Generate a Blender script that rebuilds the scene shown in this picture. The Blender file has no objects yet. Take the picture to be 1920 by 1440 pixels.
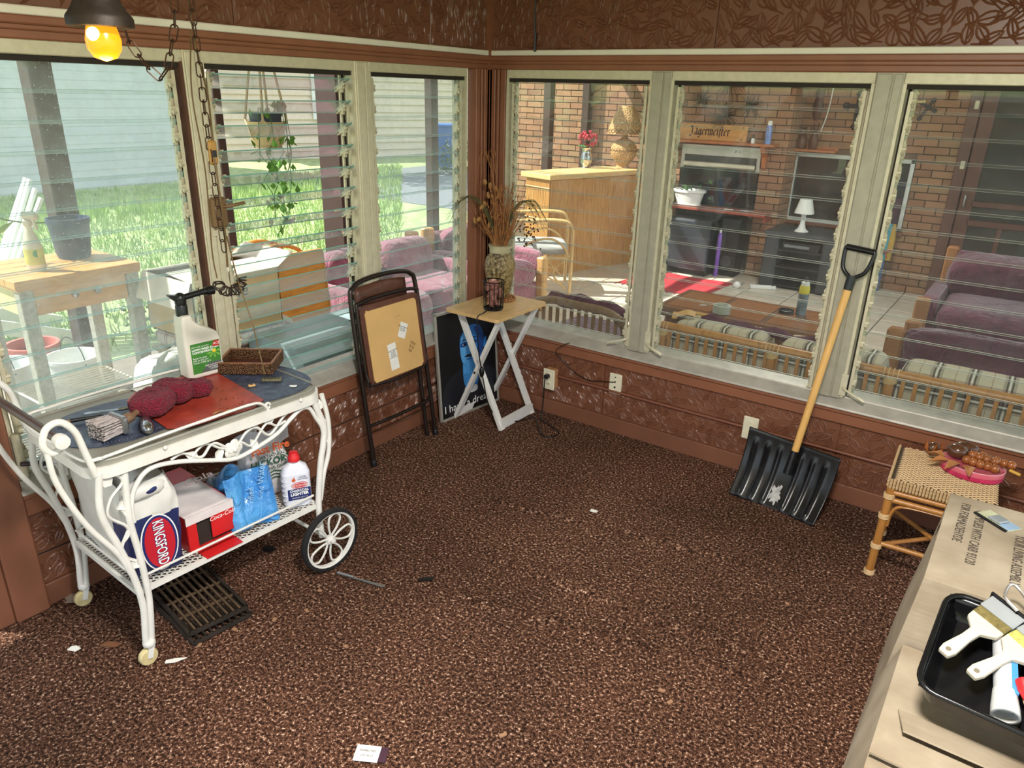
import bpy, math, random
from math import sin, cos, pi, radians as R
from mathutils import Vector as V, Matrix
random.seed(11)
S = bpy.context.scene
COL = S.collection

# ------------------------------------------------------------- camera, light
def make_camera():
    c = bpy.data.cameras.new('camera')
    o = bpy.data.objects.new('camera', c)
    COL.objects.link(o)
    yaw, pitch, roll = R(124.94969825), R(-21.61948705), R(1.58361198)
    f = V((cos(pitch)*cos(yaw), cos(pitch)*sin(yaw), sin(pitch)))
    r = V((sin(yaw), -cos(yaw), 0)); u = r.cross(f)
    r2 = r*cos(roll)+u*sin(roll); u2 = u*cos(roll)-r*sin(roll)
    m = Matrix((r2, u2, -f)).transposed().to_4x4()
    m.translation = (2.49954929, -3.29001432, 1.7)
    o.matrix_world = m
    c.sensor_width = 36; c.lens = 36*1380.88/1920; c.clip_start = .05; c.clip_end = 300
    S.camera = o
make_camera()

def make_light():
    w = bpy.data.worlds.new('sky'); S.world = w; w.use_nodes = True
    bg = w.node_tree.nodes['Background']
    bg.inputs[0].default_value = (.78, .89, 1, 1); bg.inputs[1].default_value = 1.45
    l = bpy.data.lights.new('sun', 'SUN'); l.energy = 7.0; l.angle = R(.6); l.color = (1, .95, .86)
    o = bpy.data.objects.new('sun', l); COL.objects.link(o)
    o.rotation_euler = V((.75, .50, -1.0)).to_track_quat('-Z', 'Y').to_euler()
    o.location = (-20, -12, 25)
    vs = S.view_settings
    vs.view_transform = 'Standard'; vs.look = 'None'; vs.gamma = 1; vs.use_curve_mapping = False
    vs.exposure = .52
    try:
        S.cycles.transparent_max_bounces = 20; S.cycles.max_bounces = 8
        S.cycles.diffuse_bounces = 4
    except Exception: pass
make_light()

# ------------------------------------------------------------------ materials
def lin(r, g, b):
    f = lambda c: (c/255/12.92 if c <= 10 else ((c/255+.055)/1.055)**2.4)
    return (f(r), f(g), f(b), 1)
class N:
    def __init__(s, name):
        s.m = bpy.data.materials.new(name); s.m.use_nodes = True
        s.t = s.m.node_tree; s.n = s.t.nodes; s.l = s.t.links
        s.b = s.n['Principled BSDF']; s.out = s.n['Material Output']; s._c = None
    def add(s, k, **kw):
        o = s.n.new(k)
        for a, b in kw.items(): setattr(o, a, b)
        return o
    def co(s, scale=(1, 1, 1), rot=(0, 0, 0)):
        tc = s.add('ShaderNodeTexCoord'); mp = s.add('ShaderNodeMapping')
        mp.inputs['Scale'].default_value = scale; mp.inputs['Rotation'].default_value = rot
        s.l.new(tc.outputs['Object'], mp.inputs[0]); return mp.outputs[0]
    def noise(s, scale, detail=2, co=None, rough=.5, dist=0):
        o = s.add('ShaderNodeTexNoise'); o.inputs['Scale'].default_value = scale
        o.inputs['Detail'].default_value = detail; o.inputs['Roughness'].default_value = rough
        o.inputs['Distortion'].default_value = dist
        s.l.new(co or s.co(), o.inputs['Vector']); return o.outputs['Fac']
    def ramp(s, fac, stops, interp='LINEAR'):
        o = s.add('ShaderNodeValToRGB'); e = o.color_ramp.elements; o.color_ramp.interpolation = interp
        while len(e) < len(stops): e.new(.5)
        for i, (p, c) in enumerate(stops): e[i].position = p; e[i].color = c if len(c) == 4 else (*c, 1)
        s.l.new(fac, o.inputs[0]); return o.outputs[0]
    def mix(s, fac, a, b, mode='MIX'):
        o = s.add('ShaderNodeMix', data_type='RGBA', blend_type=mode)
        for k, x in ((0, fac), (6, a), (7, b)):
            if hasattr(x, 'is_linked') or hasattr(x, 'links'): s.l.new(x, o.inputs[k])
            else: o.inputs[k].default_value = x
        return o.outputs[2]
    def math(s, op, a, b=0.0, c=None):
        o = s.add('ShaderNodeMath', operation=op)
        for k, x in enumerate((a, b) if c is None else (a, b, c)):
            if hasattr(x, 'links'): s.l.new(x, o.inputs[k])
            else: o.inputs[k].default_value = x
        return o.outputs[0]
    def bump(s, h, strength=.3, dist=.01):
        o = s.add('ShaderNodeBump'); o.inputs['Strength'].default_value = strength
        o.inputs['Distance'].default_value = dist
        s.l.new(h, o.inputs['Height']); s.l.new(o.outputs[0], s.b.inputs['Normal'])
    def set(s, **k):
        for a, x in k.items():
            i = s.b.inputs[a.replace('_', ' ')]
            if hasattr(x, 'links'): s.l.new(x, i)
            else: i.default_value = x
        return s
MAT = {}
def mat(name, rgb, rough=.5, metal=0, var=.12, scale=12, bump=0, bscale=60, spec=.5, coat=0, alpha=1, trans=0, sss=0):
    if name in MAT: return MAT[name]
    n = N(name); c = lin(*rgb)
    if var:
        f = n.noise(scale, 4)
        lo = tuple(x*(1-var) for x in c[:3])+(1,); hi = tuple(min(1, x*(1+var)) for x in c[:3])+(1,)
        n.set(Base_Color=n.ramp(f, [(.3, lo), (.7, hi)]))
    else: n.set(Base_Color=c)
    n.set(Roughness=rough, Metallic=metal, Specular_IOR_Level=spec, Coat_Weight=coat, Alpha=alpha, Transmission_Weight=trans)
    if bump: n.bump(n.noise(bscale, 3), bump, .004)
    MAT[name] = n.m; return n.m
def wood(name, rgb, dark=.6, scale=(1, 12, 12), rough=.45, rings=3.0, rot=(0, 0, 0), coat=.0):
    if name in MAT: return MAT[name]
    n = N(name); c = lin(*rgb); d = tuple(x*dark for x in c[:3])+(1,)
    co = n.co(scale, rot)
    f = n.noise(rings, 5, co, .6, .6)
    n.set(Base_Color=n.ramp(f, [(.28, d), (.5, c), (.72, tuple(min(1, x*1.12) for x in c[:3])+(1,))]), Roughness=rough, Coat_Weight=coat)
    n.bump(f, .15, .002); MAT[name] = n.m; return n.m
def glass(name, haze=.08, tint=(.95, .985, .97), hcol=(.82, .9, .92)):
    n = N(name); n.n.remove(n.b)
    tr = n.add('ShaderNodeBsdfTransparent'); tr.inputs[0].default_value = (*tint, 1)
    gl = n.add('ShaderNodeBsdfGlossy'); gl.inputs['Roughness'].default_value = .015
    lw = n.add('ShaderNodeLayerWeight'); lw.inputs[0].default_value = .5
    fr = n.math('MULTIPLY_ADD', n.math('POWER', lw.outputs['Facing'], 4.0), .55, .045)
    m1 = n.add('ShaderNodeMixShader'); n.l.new(fr, m1.inputs[0]); n.l.new(tr.outputs[0], m1.inputs[1]); n.l.new(gl.outputs[0], m1.inputs[2])
    df = n.add('ShaderNodeBsdfDiffuse'); df.inputs[0].default_value = (*hcol, 1)
    tl = n.add('ShaderNodeBsdfTranslucent'); tl.inputs[0].default_value = (*hcol, 1)
    m2 = n.add('ShaderNodeMixShader'); m2.inputs[0].default_value = .5
    n.l.new(df.outputs[0], m2.inputs[1]); n.l.new(tl.outputs[0], m2.inputs[2])
    co = n.co((1, 1, 1))
    a = n.math('MULTIPLY', n.ramp(n.noise(4, 5, co, .65), [(.35, (.35,)*3), (.75, (1.5,)*3)]), haze)
    sp = n.ramp(n.noise(160, 1, co), [(.74, (0,)*3), (.78, (1,)*3)])
    hz = n.math('ADD', a, n.math('MULTIPLY', sp, haze*2.2))
    m3 = n.add('ShaderNodeMixShader'); n.l.new(hz, m3.inputs[0]); n.l.new(m1.outputs[0], m3.inputs[1]); n.l.new(m2.outputs[0], m3.inputs[2])
    n.l.new(m3.outputs[0], n.out.inputs[0]); MAT[name] = n.m; return n.m

# ------------------------------------------------------------------ mesh builder
class MB:
    def __init__(s, M=None): s.v = []; s.f = []; s.mi = []; s.k = 0; s.M = M
    def add(s, vs, fs):
        b = len(s.v)
        for p in vs:
            p = V(p); s.v.append(s.M @ p if s.M is not None else p)
        for f in fs: s.f.append([b+i for i in f]); s.mi.append(s.k)
        return s
    def box(s, x0, x1, y0, y1, z0, z1):
        return s.add([(x, y, z) for z in (z0, z1) for y in (y0, y1) for x in (x0, x1)],
            [(0, 2, 3, 1), (4, 5, 7, 6), (0, 1, 5, 4), (2, 6, 7, 3), (0, 4, 6, 2), (1, 3, 7, 5)])
    def cbox(s, c, size, rot=None):
        c = V(c); h = V(size)/2; q = []
        for z in (-1, 1):
            for y in (-1, 1):
                for x in (-1, 1):
                    p = V((x*h.x, y*h.y, z*h.z)); q.append(c+(rot @ p if rot is not None else p))
        return s.add(q, [(0, 2, 3, 1), (4, 5, 7, 6), (0, 1, 5, 4), (2, 6, 7, 3), (0, 4, 6, 2), (1, 3, 7, 5)])
    def bar(s, p, q, w, h, up=(0, 0, 1)):
        p, q = V(p), V(q); d = q-p; L = d.length; d.normalize(); up = V(up)
        if abs(d.dot(up)) > .99: up = V((0, 1, 0)) if abs(d.y) < .9 else V((1, 0, 0))
        a = d.cross(up).normalized(); b = a.cross(d)
        return s.cbox((p+q)/2, (L, w, h), Matrix((d, a, b)).transposed())
    def rbox(s, x0, x1, y0, y1, z0, z1, b=.004):
        # box with chamfered edges
        vs = []; X = (x0, x1); Y = (y0, y1); Z = (z0, z1); idx = {}
        for i in (0, 1):
            for j in (0, 1):
                for k in (0, 1):
                    sx, sy, sz = (1-2*i)*b, (1-2*j)*b, (1-2*k)*b
                    for a, p in enumerate(((X[i], Y[j]+sy, Z[k]+sz), (X[i]+sx, Y[j], Z[k]+sz), (X[i]+sx, Y[j]+sy, Z[k]))):
                        idx[i, j, k, a] = len(vs); vs.append(p)
        g = lambda *a: idx[a]; fs = []
        for i in (0, 1):
            q = [g(i, 0, 0, 0), g(i, 1, 0, 0), g(i, 1, 1, 0), g(i, 0, 1, 0)]; fs.append(q if i else q[::-1])
            q = [g(0, i, 0, 1), g(1, i, 0, 1), g(1, i, 1, 1), g(0, i, 1, 1)]; fs.append(q[::-1] if i else q)
            q = [g(0, 0, i, 2), g(1, 0, i, 2), g(1, 1, i, 2), g(0, 1, i, 2)]; fs.append(q if i else q[::-1])
        for i in (0, 1):
            for j in (0, 1):
                q = [g(0, i, j, 1), g(1, i, j, 1), g(1, i, j, 2), g(0, i, j, 2)]; fs.append(q if (i+j) % 2 == 1 else q[::-1])
                q = [g(i, 0, j, 0), g(i, 1, j, 0), g(i, 1, j, 2), g(i, 0, j, 2)]; fs.append(q if (i+j) % 2 == 0 else q[::-1])
                q = [g(i, j, 0, 0), g(i, j, 1, 0), g(i, j, 1, 1), g(i, j, 0, 1)]; fs.append(q if (i+j) % 2 == 1 else q[::-1])
                for k in (0, 1):
                    q = [g(i, j, k, 0), g(i, j, k, 1), g(i, j, k, 2)]; fs.append(q if (i+j+k) % 2 == 1 else q[::-1])
        return s.add(vs, fs)
    def tube(s, pts, r, n=6, closed=False, caps=True):
        pts = [V(p) for p in pts]; m = len(pts); rs = r if isinstance(r, (list, tuple)) else [r]*m
        T = []
        for i in range(m):
            a = pts[i-1] if (i or closed) else pts[0]; b = pts[(i+1) % m] if (i < m-1 or closed) else pts[-1]
            t = (b-a); t = t.normalized() if t.length > 1e-9 else V((0, 0, 1)); T.append(t)
        ref = V((0, 0, 1)) if abs(T[0].z) < .9 else V((1, 0, 0))
        a = T[0].cross(ref).normalized(); vs = []
        for i in range(m):
            a = (a-T[i]*a.dot(T[i])); a = a.normalized() if a.length > 1e-6 else T[i].orthogonal().normalized()
            b = T[i].cross(a)
            for k in range(n):
                an = 2*pi*k/n; vs.append(pts[i]+(a*cos(an)+b*sin(an))*rs[i])
        fs = []
        for i in range(m if closed else m-1):
            j = (i+1) % m
            for k in range(n): fs.append((i*n+k, i*n+(k+1) % n, j*n+(k+1) % n, j*n+k))
        if caps and not closed: fs += [tuple(range(n))[::-1], tuple((m-1)*n+k for k in range(n))]
        return s.add(vs, fs)
    def lathe(s, prof, n=20, M=None, sx=1, sy=1):
        vs = []; fs = []; m = len(prof); M = M or Matrix()
        for (r, z) in prof:
            for k in range(n): vs.append(M @ V((r*cos(2*pi*k/n)*sx, r*sin(2*pi*k/n)*sy, z)))
        for i in range(m-1):
            for k in range(n): fs.append((i*n+k, i*n+(k+1) % n, (i+1)*n+(k+1) % n, (i+1)*n+k))
        loop = prof[0] == prof[-1]
        if prof[0][0] > 1e-6 and not loop: fs.append(tuple(range(n))[::-1])
        if prof[-1][0] > 1e-6 and not loop: fs.append(tuple((m-1)*n+k for k in range(n)))
        return s.add(vs, fs)
    def prism(s, poly, d, M=None):
        M = M or Matrix(); n = len(poly)
        vs = [M @ V((x, y, 0)) for x, y in poly]+[M @ V((x, y, d)) for x, y in poly]
        return s.add(vs, [tuple(range(n))[::-1], tuple(range(n, 2*n))]+[(i, (i+1) % n, n+(i+1) % n, n+i) for i in range(n)])
    def sphere(s, c, r, nu=12, nv=8, sc=(1, 1, 1), rot=None):
        c = V(c); prof = [(r*sin(pi*i/nv), -r*cos(pi*i/nv)) for i in range(nv+1)]
        prof[0] = (1e-5, -r); prof[-1] = (1e-5, r)
        M = Matrix.Translation(c) @ ((rot.to_4x4()) if rot is not None else Matrix()) @ Matrix.Diagonal((*sc, 1))
        return s.lathe(prof, nu, M)
    def grid(s, fn, nu, nv, closeu=False):
        vs = [fn(i/nu, j/nv) for j in range(nv+1) for i in range(nu+1)]; w = nu+1
        return s.add(vs, [(j*w+i, j*w+i+1, (j+1)*w+i+1, (j+1)*w+i) for j in range(nv) for i in range(nu)])
    def build(s, name, mats, parent=None, smooth=None, loc=None):
        me = bpy.data.meshes.new(name); me.from_pydata([tuple(p) for p in s.v], [], s.f)
        for m in (mats if isinstance(mats, (list, tuple)) else [mats]): me.materials.append(m)
        me.polygons.foreach_set('material_index', s.mi)
        if smooth:
            me.polygons.foreach_set('use_smooth', [True]*len(me.polygons)); me.set_sharp_from_angle(angle=R(smooth))
        me.update(); o = bpy.data.objects.new(name, me); COL.objects.link(o)
        if parent: o.parent = parent
        if loc: o.location = loc
        return o
def obj(name, me, parent=None, loc=(0, 0, 0), rot=(0, 0, 0), scale=None):
    o = bpy.data.objects.new(name, me); COL.objects.link(o)
    if parent: o.parent = parent
    o.location = loc; o.rotation_euler = rot
    if scale: o.scale = scale
    return o
def tag(o, label=None, cat=None, group=None, kind=None):
    if label: o['label'] = label
    if cat: o['category'] = cat
    if group: o['group'] = group
    if kind: o['kind'] = kind
    return o
def thing(name, label, cat, loc=(0, 0, 0), rz=0, group=None, rot=None):
    o = bpy.data.objects.new(name, None); COL.objects.link(o); o.empty_display_size = .05
    o.location = loc; o.rotation_euler = rot or (0, 0, rz)
    return tag(o, label, cat, group)
def struct(name):
    o = bpy.data.objects.new(name, None); COL.objects.link(o); o['kind'] = 'structure'; o.empty_display_size = .05
    return o
def T(x, y, z): return Matrix.Translation((x, y, z))
def RX(a): return Matrix.Rotation(R(a), 4, 'X')
def RY(a): return Matrix.Rotation(R(a), 4, 'Y')
def RZ(a): return Matrix.Rotation(R(a), 4, 'Z')
def frame(o, x, y, z):  # matrix from axes
    m = Matrix((V(x).normalized(), V(y).normalized(), V(z).normalized())).transposed().to_4x4(); m.translation = o; return m
def text(name, body, size, M, m, parent, align='CENTER', sx=1.0, ext=.0002, space=1.0, bold=0, shear=0):
    c = bpy.data.curves.new('t', 'FONT'); c.body = body; c.size = size; c.align_x = align; c.align_y = 'CENTER'
    c.extrude = ext; c.space_line = space; c.offset = bold; c.resolution_u = 2; c.shear = shear
    t = bpy.data.objects.new('t', c); COL.objects.link(t)
    bpy.context.view_layer.update()
    me = bpy.data.meshes.new_from_object(t.evaluated_get(bpy.context.evaluated_depsgraph_get()))
    bpy.data.objects.remove(t); bpy.data.curves.remove(c)
    me.transform(M @ Matrix.Diagonal((sx, 1, 1, 1)))
    me.materials.clear(); me.materials.append(m); me.name = name
    o = bpy.data.objects.new(name, me); COL.objects.link(o); o.parent = parent
    return o
def spline(pts, n=6, closed=False):
    P = [V(p) for p in pts]; out = []; m = len(P)
    for i in range(m if closed else m-1):
        a = P[(i-1) % m] if (i or closed) else P[0]*2-P[1]
        b, c = P[i], P[(i+1) % m]
        d = P[(i+2) % m] if (i < m-2 or closed) else P[-1]*2-P[-2]
        for k in range(n):
            t = k/n
            out.append(.5*((2*b)+(c-a)*t+(2*a-5*b+4*c-d)*t*t+(3*b-a-3*c+d)*t*t*t))
    if not closed: out.append(P[-1])
    return out
def rrect(x0, x1, y0, y1, r, n=5):
    out = []
    for cx, cy, a0 in ((x1-r, y1-r, 0), (x0+r, y1-r, 90), (x0+r, y0+r, 180), (x1-r, y0+r, 270)):
        for k in range(n+1):
            a = R(a0+90*k/n); out.append((cx+r*cos(a), cy+r*sin(a)))
    return out
def copy_tree(o, parent=None):
    c = o.copy(); COL.objects.link(c); c.parent = parent
    for ch in list(o.children): copy_tree(ch, c)
    return c
# ------------------------------------------------------------------ shared materials
brown = mat('brown_paint', (122, 78, 57), .5, var=.12, scale=6, bump=.08, bscale=90)
brown2 = mat('brown_trim_paint', (138, 87, 62), .42, var=.1, scale=8, bump=.06)
panelm = mat('embossed_panel_paint', (120, 77, 57), .32, var=.12, scale=5)
cream = mat('aged_cream_aluminium', (204, 196, 170), .45, .2, var=.08, scale=40)
alum = mat('weathered_aluminium_sill', (176, 170, 160), .5, .3, var=.14, scale=18)
darkm = mat('dark_recess', (40, 32, 26), .8, var=0)
whitep = mat('white_raceway', (232, 226, 210), .4, var=.04)
black = mat('black_plastic', (18, 18, 20), .35, var=.1)
blackr = mat('black_rubber', (24, 24, 26), .7, var=.15, bump=.2, bscale=150)
chrome = mat('dull_steel', (170, 170, 172), .3, .9, var=.1)
white = mat('white_plastic', (232, 232, 230), .4, var=.03)
paper = mat('white_paper', (236, 234, 228), .8, var=.05)
darktxt = mat('dark_print', (28, 28, 30), .7, var=0)
whitetxt = mat('white_print', (240, 240, 238), .7, var=0)
glassL = glass('dusty_reflection_haze_glass', .17, (.95, .985, .975), (.86, .95, .97))  # besides dust, the milky haze imitates bright window reflections painted into the glass
glassR = glass('clear_louvre_glass', .035)
redge = mat('grey_glass_edge', (196, 194, 182), .6, var=.1, spec=.2)
creamR = mat('grey_aged_aluminium', (168, 162, 144), .5, .2, var=.08, scale=25)
gedge = mat('green_glass_edge', (120, 168, 156), .25, var=.1, spec=.8)

def carpet():
    n = N('brown_flecked_carpet')
    co = n.co((1, 1, 1))
    f1 = n.noise(105, 3, co, .8, .3)
    f2 = n.noise(1.1, 4, co, .6)
    st = n.co((60, 150, 1), (0, 0, .6)); f3 = n.noise(1, 2, st)
    col = n.ramp(f1, [(.38, lin(26, 17, 13)), (.47, lin(76, 51, 40)), (.55, lin(116, 82, 65)), (.60, lin(150, 112, 92)), (.64, lin(238, 208, 186))])
    big = n.ramp(f2, [(.32, (.62, .60, .58)), (.62, (1.12, 1.06, 1.02))])
    n.set(Base_Color=n.mix(1.0, col, big, 'MULTIPLY'), Roughness=.95, Specular_IOR_Level=.1)
    n.bump(n.math('ADD', f1, n.math('MULTIPLY', f3, .5)), 1.0, .012)
    return n.m
carpetm = carpet()

def room():
    # floor with two faint lengthwise creases
    m = MB()
    def ridge(x, y):
        z = 0
        for (ax, ay, bx, by, w, h) in ((1.02, -1.32, 2.15, -1.22, .022, .012), (1.0, -1.62, 2.2, -1.30, .02, .008), (.7, -1.0, 2.0, -.72, .02, .006)):
            d = V((bx-ax, by-ay)); L = d.length; d /= L; q = V((x-ax, y-ay)); t = q.dot(d); e = q.x*d.y-q.y*d.x
            k = max(0, min(1, t/.15))*max(0, min(1, (L-t)/.15)); z += h*math.exp(-(e/w)**2)*k
        return z
    m.grid(lambda a, b: (-.1+a*4.8, -5.3+b*5.4, ridge(-.1+a*4.8, -5.3+b*5.4)), 240, 270)
    tag(m.build('floor', carpetm, smooth=60), kind='structure')
    MB().box(-.12, 4.72, -5.32, .12, 2.38, 2.46).build('ceiling', mat('ceiling_paint', (214, 206, 190), .8))['kind'] = 'structure'
room()

# raised leaf pattern pressed into the panels
def leaf_relief(u0, u1, z0, z1, M, s=.05, seed=1, h=.0042, dens=1.0):
    rnd = random.Random(seed); m = MB(M)
    nu = max(1, int((u1-u0)/(s*.62)*dens)); nz = max(1, int((z1-z0)/(s*.78)*dens))
    def ridge(pts, w):
        n = len(pts); vs = []
        for i, p in enumerate(pts):
            a = pts[max(0, i-1)]; b = pts[min(n-1, i+1)]; t = V((b[0]-a[0], b[1]-a[1])); t.normalize()
            nx, nz_ = -t.y*w, t.x*w; k = .5 if i in (0, n-1) else 1
            vs += [(p[0]-nx, -.0005, p[1]-nz_), (p[0], h*k, p[1]), (p[0]+nx, -.0005, p[1]+nz_)]
        m.add(vs, [q for i in range(n-1) for q in ((i*3, i*3+1, i*3+4, i*3+3), (i*3+1, i*3+2, i*3+5, i*3+4))])
    for i in range(nu):
        for j in range(nz):
            cu = u0+(i+.5+rnd.uniform(-.25, .25)+(.5 if j % 2 else 0))*(u1-u0)/nu; cz = z0+(j+.5+rnd.uniform(-.25, .25))*(z1-z0)/nz
            a = R(rnd.choice((60, 100, 130, 35, 150))+rnd.uniform(-20, 20)); L = s*rnd.uniform(.85, 1.25); w = L*rnd.uniform(.17, .24)
            bend = rnd.uniform(-.12, .12)*L
            def pt(t, o):
                x = (t-.5)*L; y = o*w*max(0, sin(pi*t))**.8+bend*(t-.5)**2*4
                return (min(u1, max(u0, cu+x*cos(a)-y*sin(a))), min(z1, max(z0, cz+x*sin(a)+y*cos(a))))
            ridge([pt(t/6, 1) for t in range(7)], .0046); ridge([pt(t/6, -1) for t in range(7)], .0046)
            ridge([pt(-.35+t*.2, 0) for t in range(7)], .0034)
    return m

ML = Matrix(((0, 1, 0, 0), (-1, 0, 0, 0), (0, 0, 1, 0), (0, 0, 0, 1)))      # (u,n,z) -> left wall, u = -y
MR = Matrix(((-1, 0, 0, 0), (0, -1, 0, 0), (0, 0, 1, 0), (0, 0, 0, 1)))     # (u,n,z) -> right wall, u = -x

def wall(name, M, u0, u1, seams, up_seams, rail, seed, apron=.375):
    w = struct(name)
    MB(M).box(u0, u1, -.11, -.008, 0, .45).build('knee_wall', brown, w)
    MB(M).box(u0, u1, -.11, -.008, 1.86, 2.39).build('upper_wall', brown, w)
    es = [u0]+seams+[u1]
    for a, b in zip(es, es[1:]):
        for z0, z1, sd in ((.085, rail-.003, 1), (rail+.003, apron, 2)):
            MB(M).rbox(a+.0015, b-.0015, -.008, .0, z0, z1, .0015).build('panel', panelm, w)
            leaf_relief(a+.01, b-.01, z0+.006, z1-.004, M, .055, seed*7+sd+int(a*50)).build('embossed_leaves', panelm, w, 70)['kind'] = 'stuff'
    MB(M).box(u0, u1, -.009, -.003, rail-.012, rail+.012).build('panel_joint', darkm, w)
    es = [u0]+up_seams+[u1]
    for a, b in zip(es, es[1:]):
        MB(M).rbox(a+.0015, b-.0015, -.008, 0, 1.885, 2.385, .0015).build('panel', panelm, w)
        leaf_relief(a+.01, b-.01, 1.9, 2.15, M, .075, seed*13+int(a*40), .005).build('embossed_leaves', panelm, w, 70)['kind'] = 'stuff'
    return w
wall('wall_left', ML, 0.0, 2.5, [.66, 1.30, 1.92], [.45, 1.5], .2, 3, .36)
wall('wall_right', MR, -4.6, 0.0, [-3.2, -1.99, -.8], [-2.9, -1.2], .238, 5)

def trims():
    def t(k, m, material, sm=None): tag(m.build('trim_%d' % k, material, smooth=sm), kind='structure')
    for k, (M, u0, u1) in enumerate(((ML, 0.0, 2.5), (MR, -4.6, 0))):
        ap = (.36, .375)[k]
        m = MB(M); m.rbox(u0, u1, -.004, .012, 0, .085, .003)
        tag(m.build(('baseboard_left', 'baseboard_right')[k], brown), kind='structure')
        m = MB(M); m.rbox(u0, u1, -.004, .018, ap, .425, .003); m.rbox(u0, u1, -.004, .028, .425, .447, .004); t(1+k*4, m, brown2)
        m = MB(M)   # sloping aluminium sill
        n = [(-.10, .50), (-.015, .492), (-.012, .487), (.034, .455), (.038, .449), (.038, .446), (-.10, .446)]
        m.prism(n, u1-u0, Matrix(((0, 0, 1, u0), (1, 0, 0, 0), (0, 1, 0, 0), (0, 0, 0, 1)))); t(2+k*4, m, alum)
        m = MB(M); m.rbox(u0, u1, -.10, .012, 1.805, 1.832, .004); m.rbox(u0, u1, -.1, .022, 1.829, 1.846, .004); m.rbox(u0, u1, -.1, .03, 1.844, 1.868, .004); t(3+k*4, m, brown2)
        m = MB(M); m.rbox(u0, u1, -.004, .02, 1.868, 1.893, .003); t(4+k*4, m, whitep)
    # grooved corner trim
    m = MB()
    for a, b, d in ((.0, .03, .03), (.034, .058, .022), (.062, .078, .016), (.082, .115, .01)):
        m.rbox(a, b, -d, .05, .447, 1.806, .003); m.rbox(-.05, d, -b, -a, .447, 1.806, .003)
    m.box(-.1, .03, -.03, .1, 0, 2.38)
    t(9, m, brown2)
    # wide post at the end of the left wall
    m = MB(); m.rbox(-.11, .03, -2.60, -2.495, 0, 2.38, .006); m.rbox(-.1, .015, -2.66, -2.60, 0, 2.38, .004); t(10, m, brown)
    # remaining shell of the room, out of the picture: headers and posts only, openings enlarged to let skylight in
    b = struct('wall_back')
    MB().box(-.1, 4.7, -5.3, -5.2, 2.2, 2.38).build('header', brown, b)
    for x in (0, 1.5, 3.1, 4.62): MB().box(x-.05, x+.05, -5.3, -5.2, 0, 2.2).build('post', brown, b)
    b = struct('wall_side')
    MB().box(4.6, 4.7, -5.2, .1, 2.2, 2.38).build('header', brown, b)
    for y in (.05, -1.7, -3.4): MB().box(4.6, 4.7, y-.05, y+.05, 0, 2.2).build('post', brown, b)
    b = struct('wall_front_left')
    MB().box(-.1, 0, -5.2, -2.66, 2.05, 2.38).build('header', brown, b)
    for y in (-3.6, ): MB().box(-.1, 0.01, y-.05, y+.05, 0, 2.05).build('post', brown, b)
trims()

# ------------------------------------------------------------------ louvre windows
def clip_mesh():
    m = MB()
    m.box(-.006, .006, -.007, -.0035, -.046, .05); m.box(-.006, .006, .0035, .007, -.05, .03)
    m.box(-.009, -.006, -.008, .010, -.03, .02)
    m.M = RX(-35); m.box(-.008, .004, .0, .03, -.006, .006); m.M = None
    m.lathe([(.007, -.012), (.007, .006)], 8, T(0, .012, 0) @ RY(90))
    o = m.build('tmp', cream); me = o.data; bpy.data.objects.remove(o); return me
CLIP = clip_mesh()
def window(k, wallrot, ctr, half, gl, tilts, crank=None):
    w = struct('window_%d' % k); w.location = ctr; w.rotation_euler = (0, 0, wallrot)
    h = half
    m = MB(); m.rbox(-h, h, -.085, .006, 1.765, 1.806, .003); m.build('head_rail', cream, w)
    m = MB(); m.box(-h, h, -.08, -.004, 1.748, 1.766); m.build('head_shadow_strip', darkm, w)  # dark strip that paints in the shade under the head rail
    for s in (-1, 1):
        m = MB()
        a, b = sorted((s*h, s*(h-.012))); m.box(a, b, -.085, .004, .49, 1.77)
        a, b = sorted((s*(h-.012), s*(h-.034))); m.box(a, b, -.06, -.052, .49, 1.75)
        m.build('jamb', cream, w)
        m = MB(); a, b = sorted((s*(h-.013), s*(h-.024))); m.box(a, b, -.052, -.05, .49, 1.75); m.build('jamb_shadow_gap', darkm, w)
        m = MB(); a, b = sorted((s*(h-.026), s*(h-.038))); m.box(a, b, -.014, -.009, .50, 1.74); m.build('lift_rod', cream, w)
    L = h-.036
    m = MB(); m.box(-L, L, -.0025, .0025, -.05, .05)
    m.mi = [1, 1, 0, 0, 1, 1]
    o = m.build('slat', [gl, gedge if gl is glassL else redge], w); me = o.data; bpy.data.objects.remove(o)
    for i in range(15):
        z = 1.71-i*.0875; t = tilts(i)
        obj('slat', me, w, (0, -.03, z), (-R(t), 0, 0))
        for s in (-1, 1): obj('clip', CLIP, w, (s*(L-.004), -.03, z), (-R(t), 0, 0), (s, 1, 1))
    if crank:
        s = crank; m = MB(); x = s*(h-.006)
        m.rbox(x-.014, x+.014, -.004, .012, .50, .60, .003); m.build('crank_plate', cream, w)
        m = MB(); m.tube(spline([(x, .012, .545), (x-s*.012, .03, .54), (x-s*.05, .04, .527), (x-s*.078, .04, .515)], 5), .005, 6)
        m.tube([(x-s*.07, .04, .519), (x-s*.098, .04, .507)], .008, 8); m.build('crank_handle', cream, w, 50)
    return w
closed = lambda i: 9
mixed = lambda i: 62 if i < 8 else 42
window(1, -pi/2, (0, -2.107, 0), .383, glassL, closed, None)
window(2, -pi/2, (0, -1.298, 0), .357, glassL, mixed)
window(3, -pi/2, (0, -.52, 0), .337, glassL, lambda i: 11)
window(4, pi, (.523, 0, 0), .405, glassR, closed, -1)
window(5, pi, (1.441, 0, 0), .419, glassR, closed, 1)
window(6, pi, (2.38, 0, 0), .42, glassR, closed, 1)
window(7, pi, (3.3, 0, 0), .42, glassR, closed)
window(8, pi, (4.16, 0, 0), .40, glassR, closed)
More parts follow.
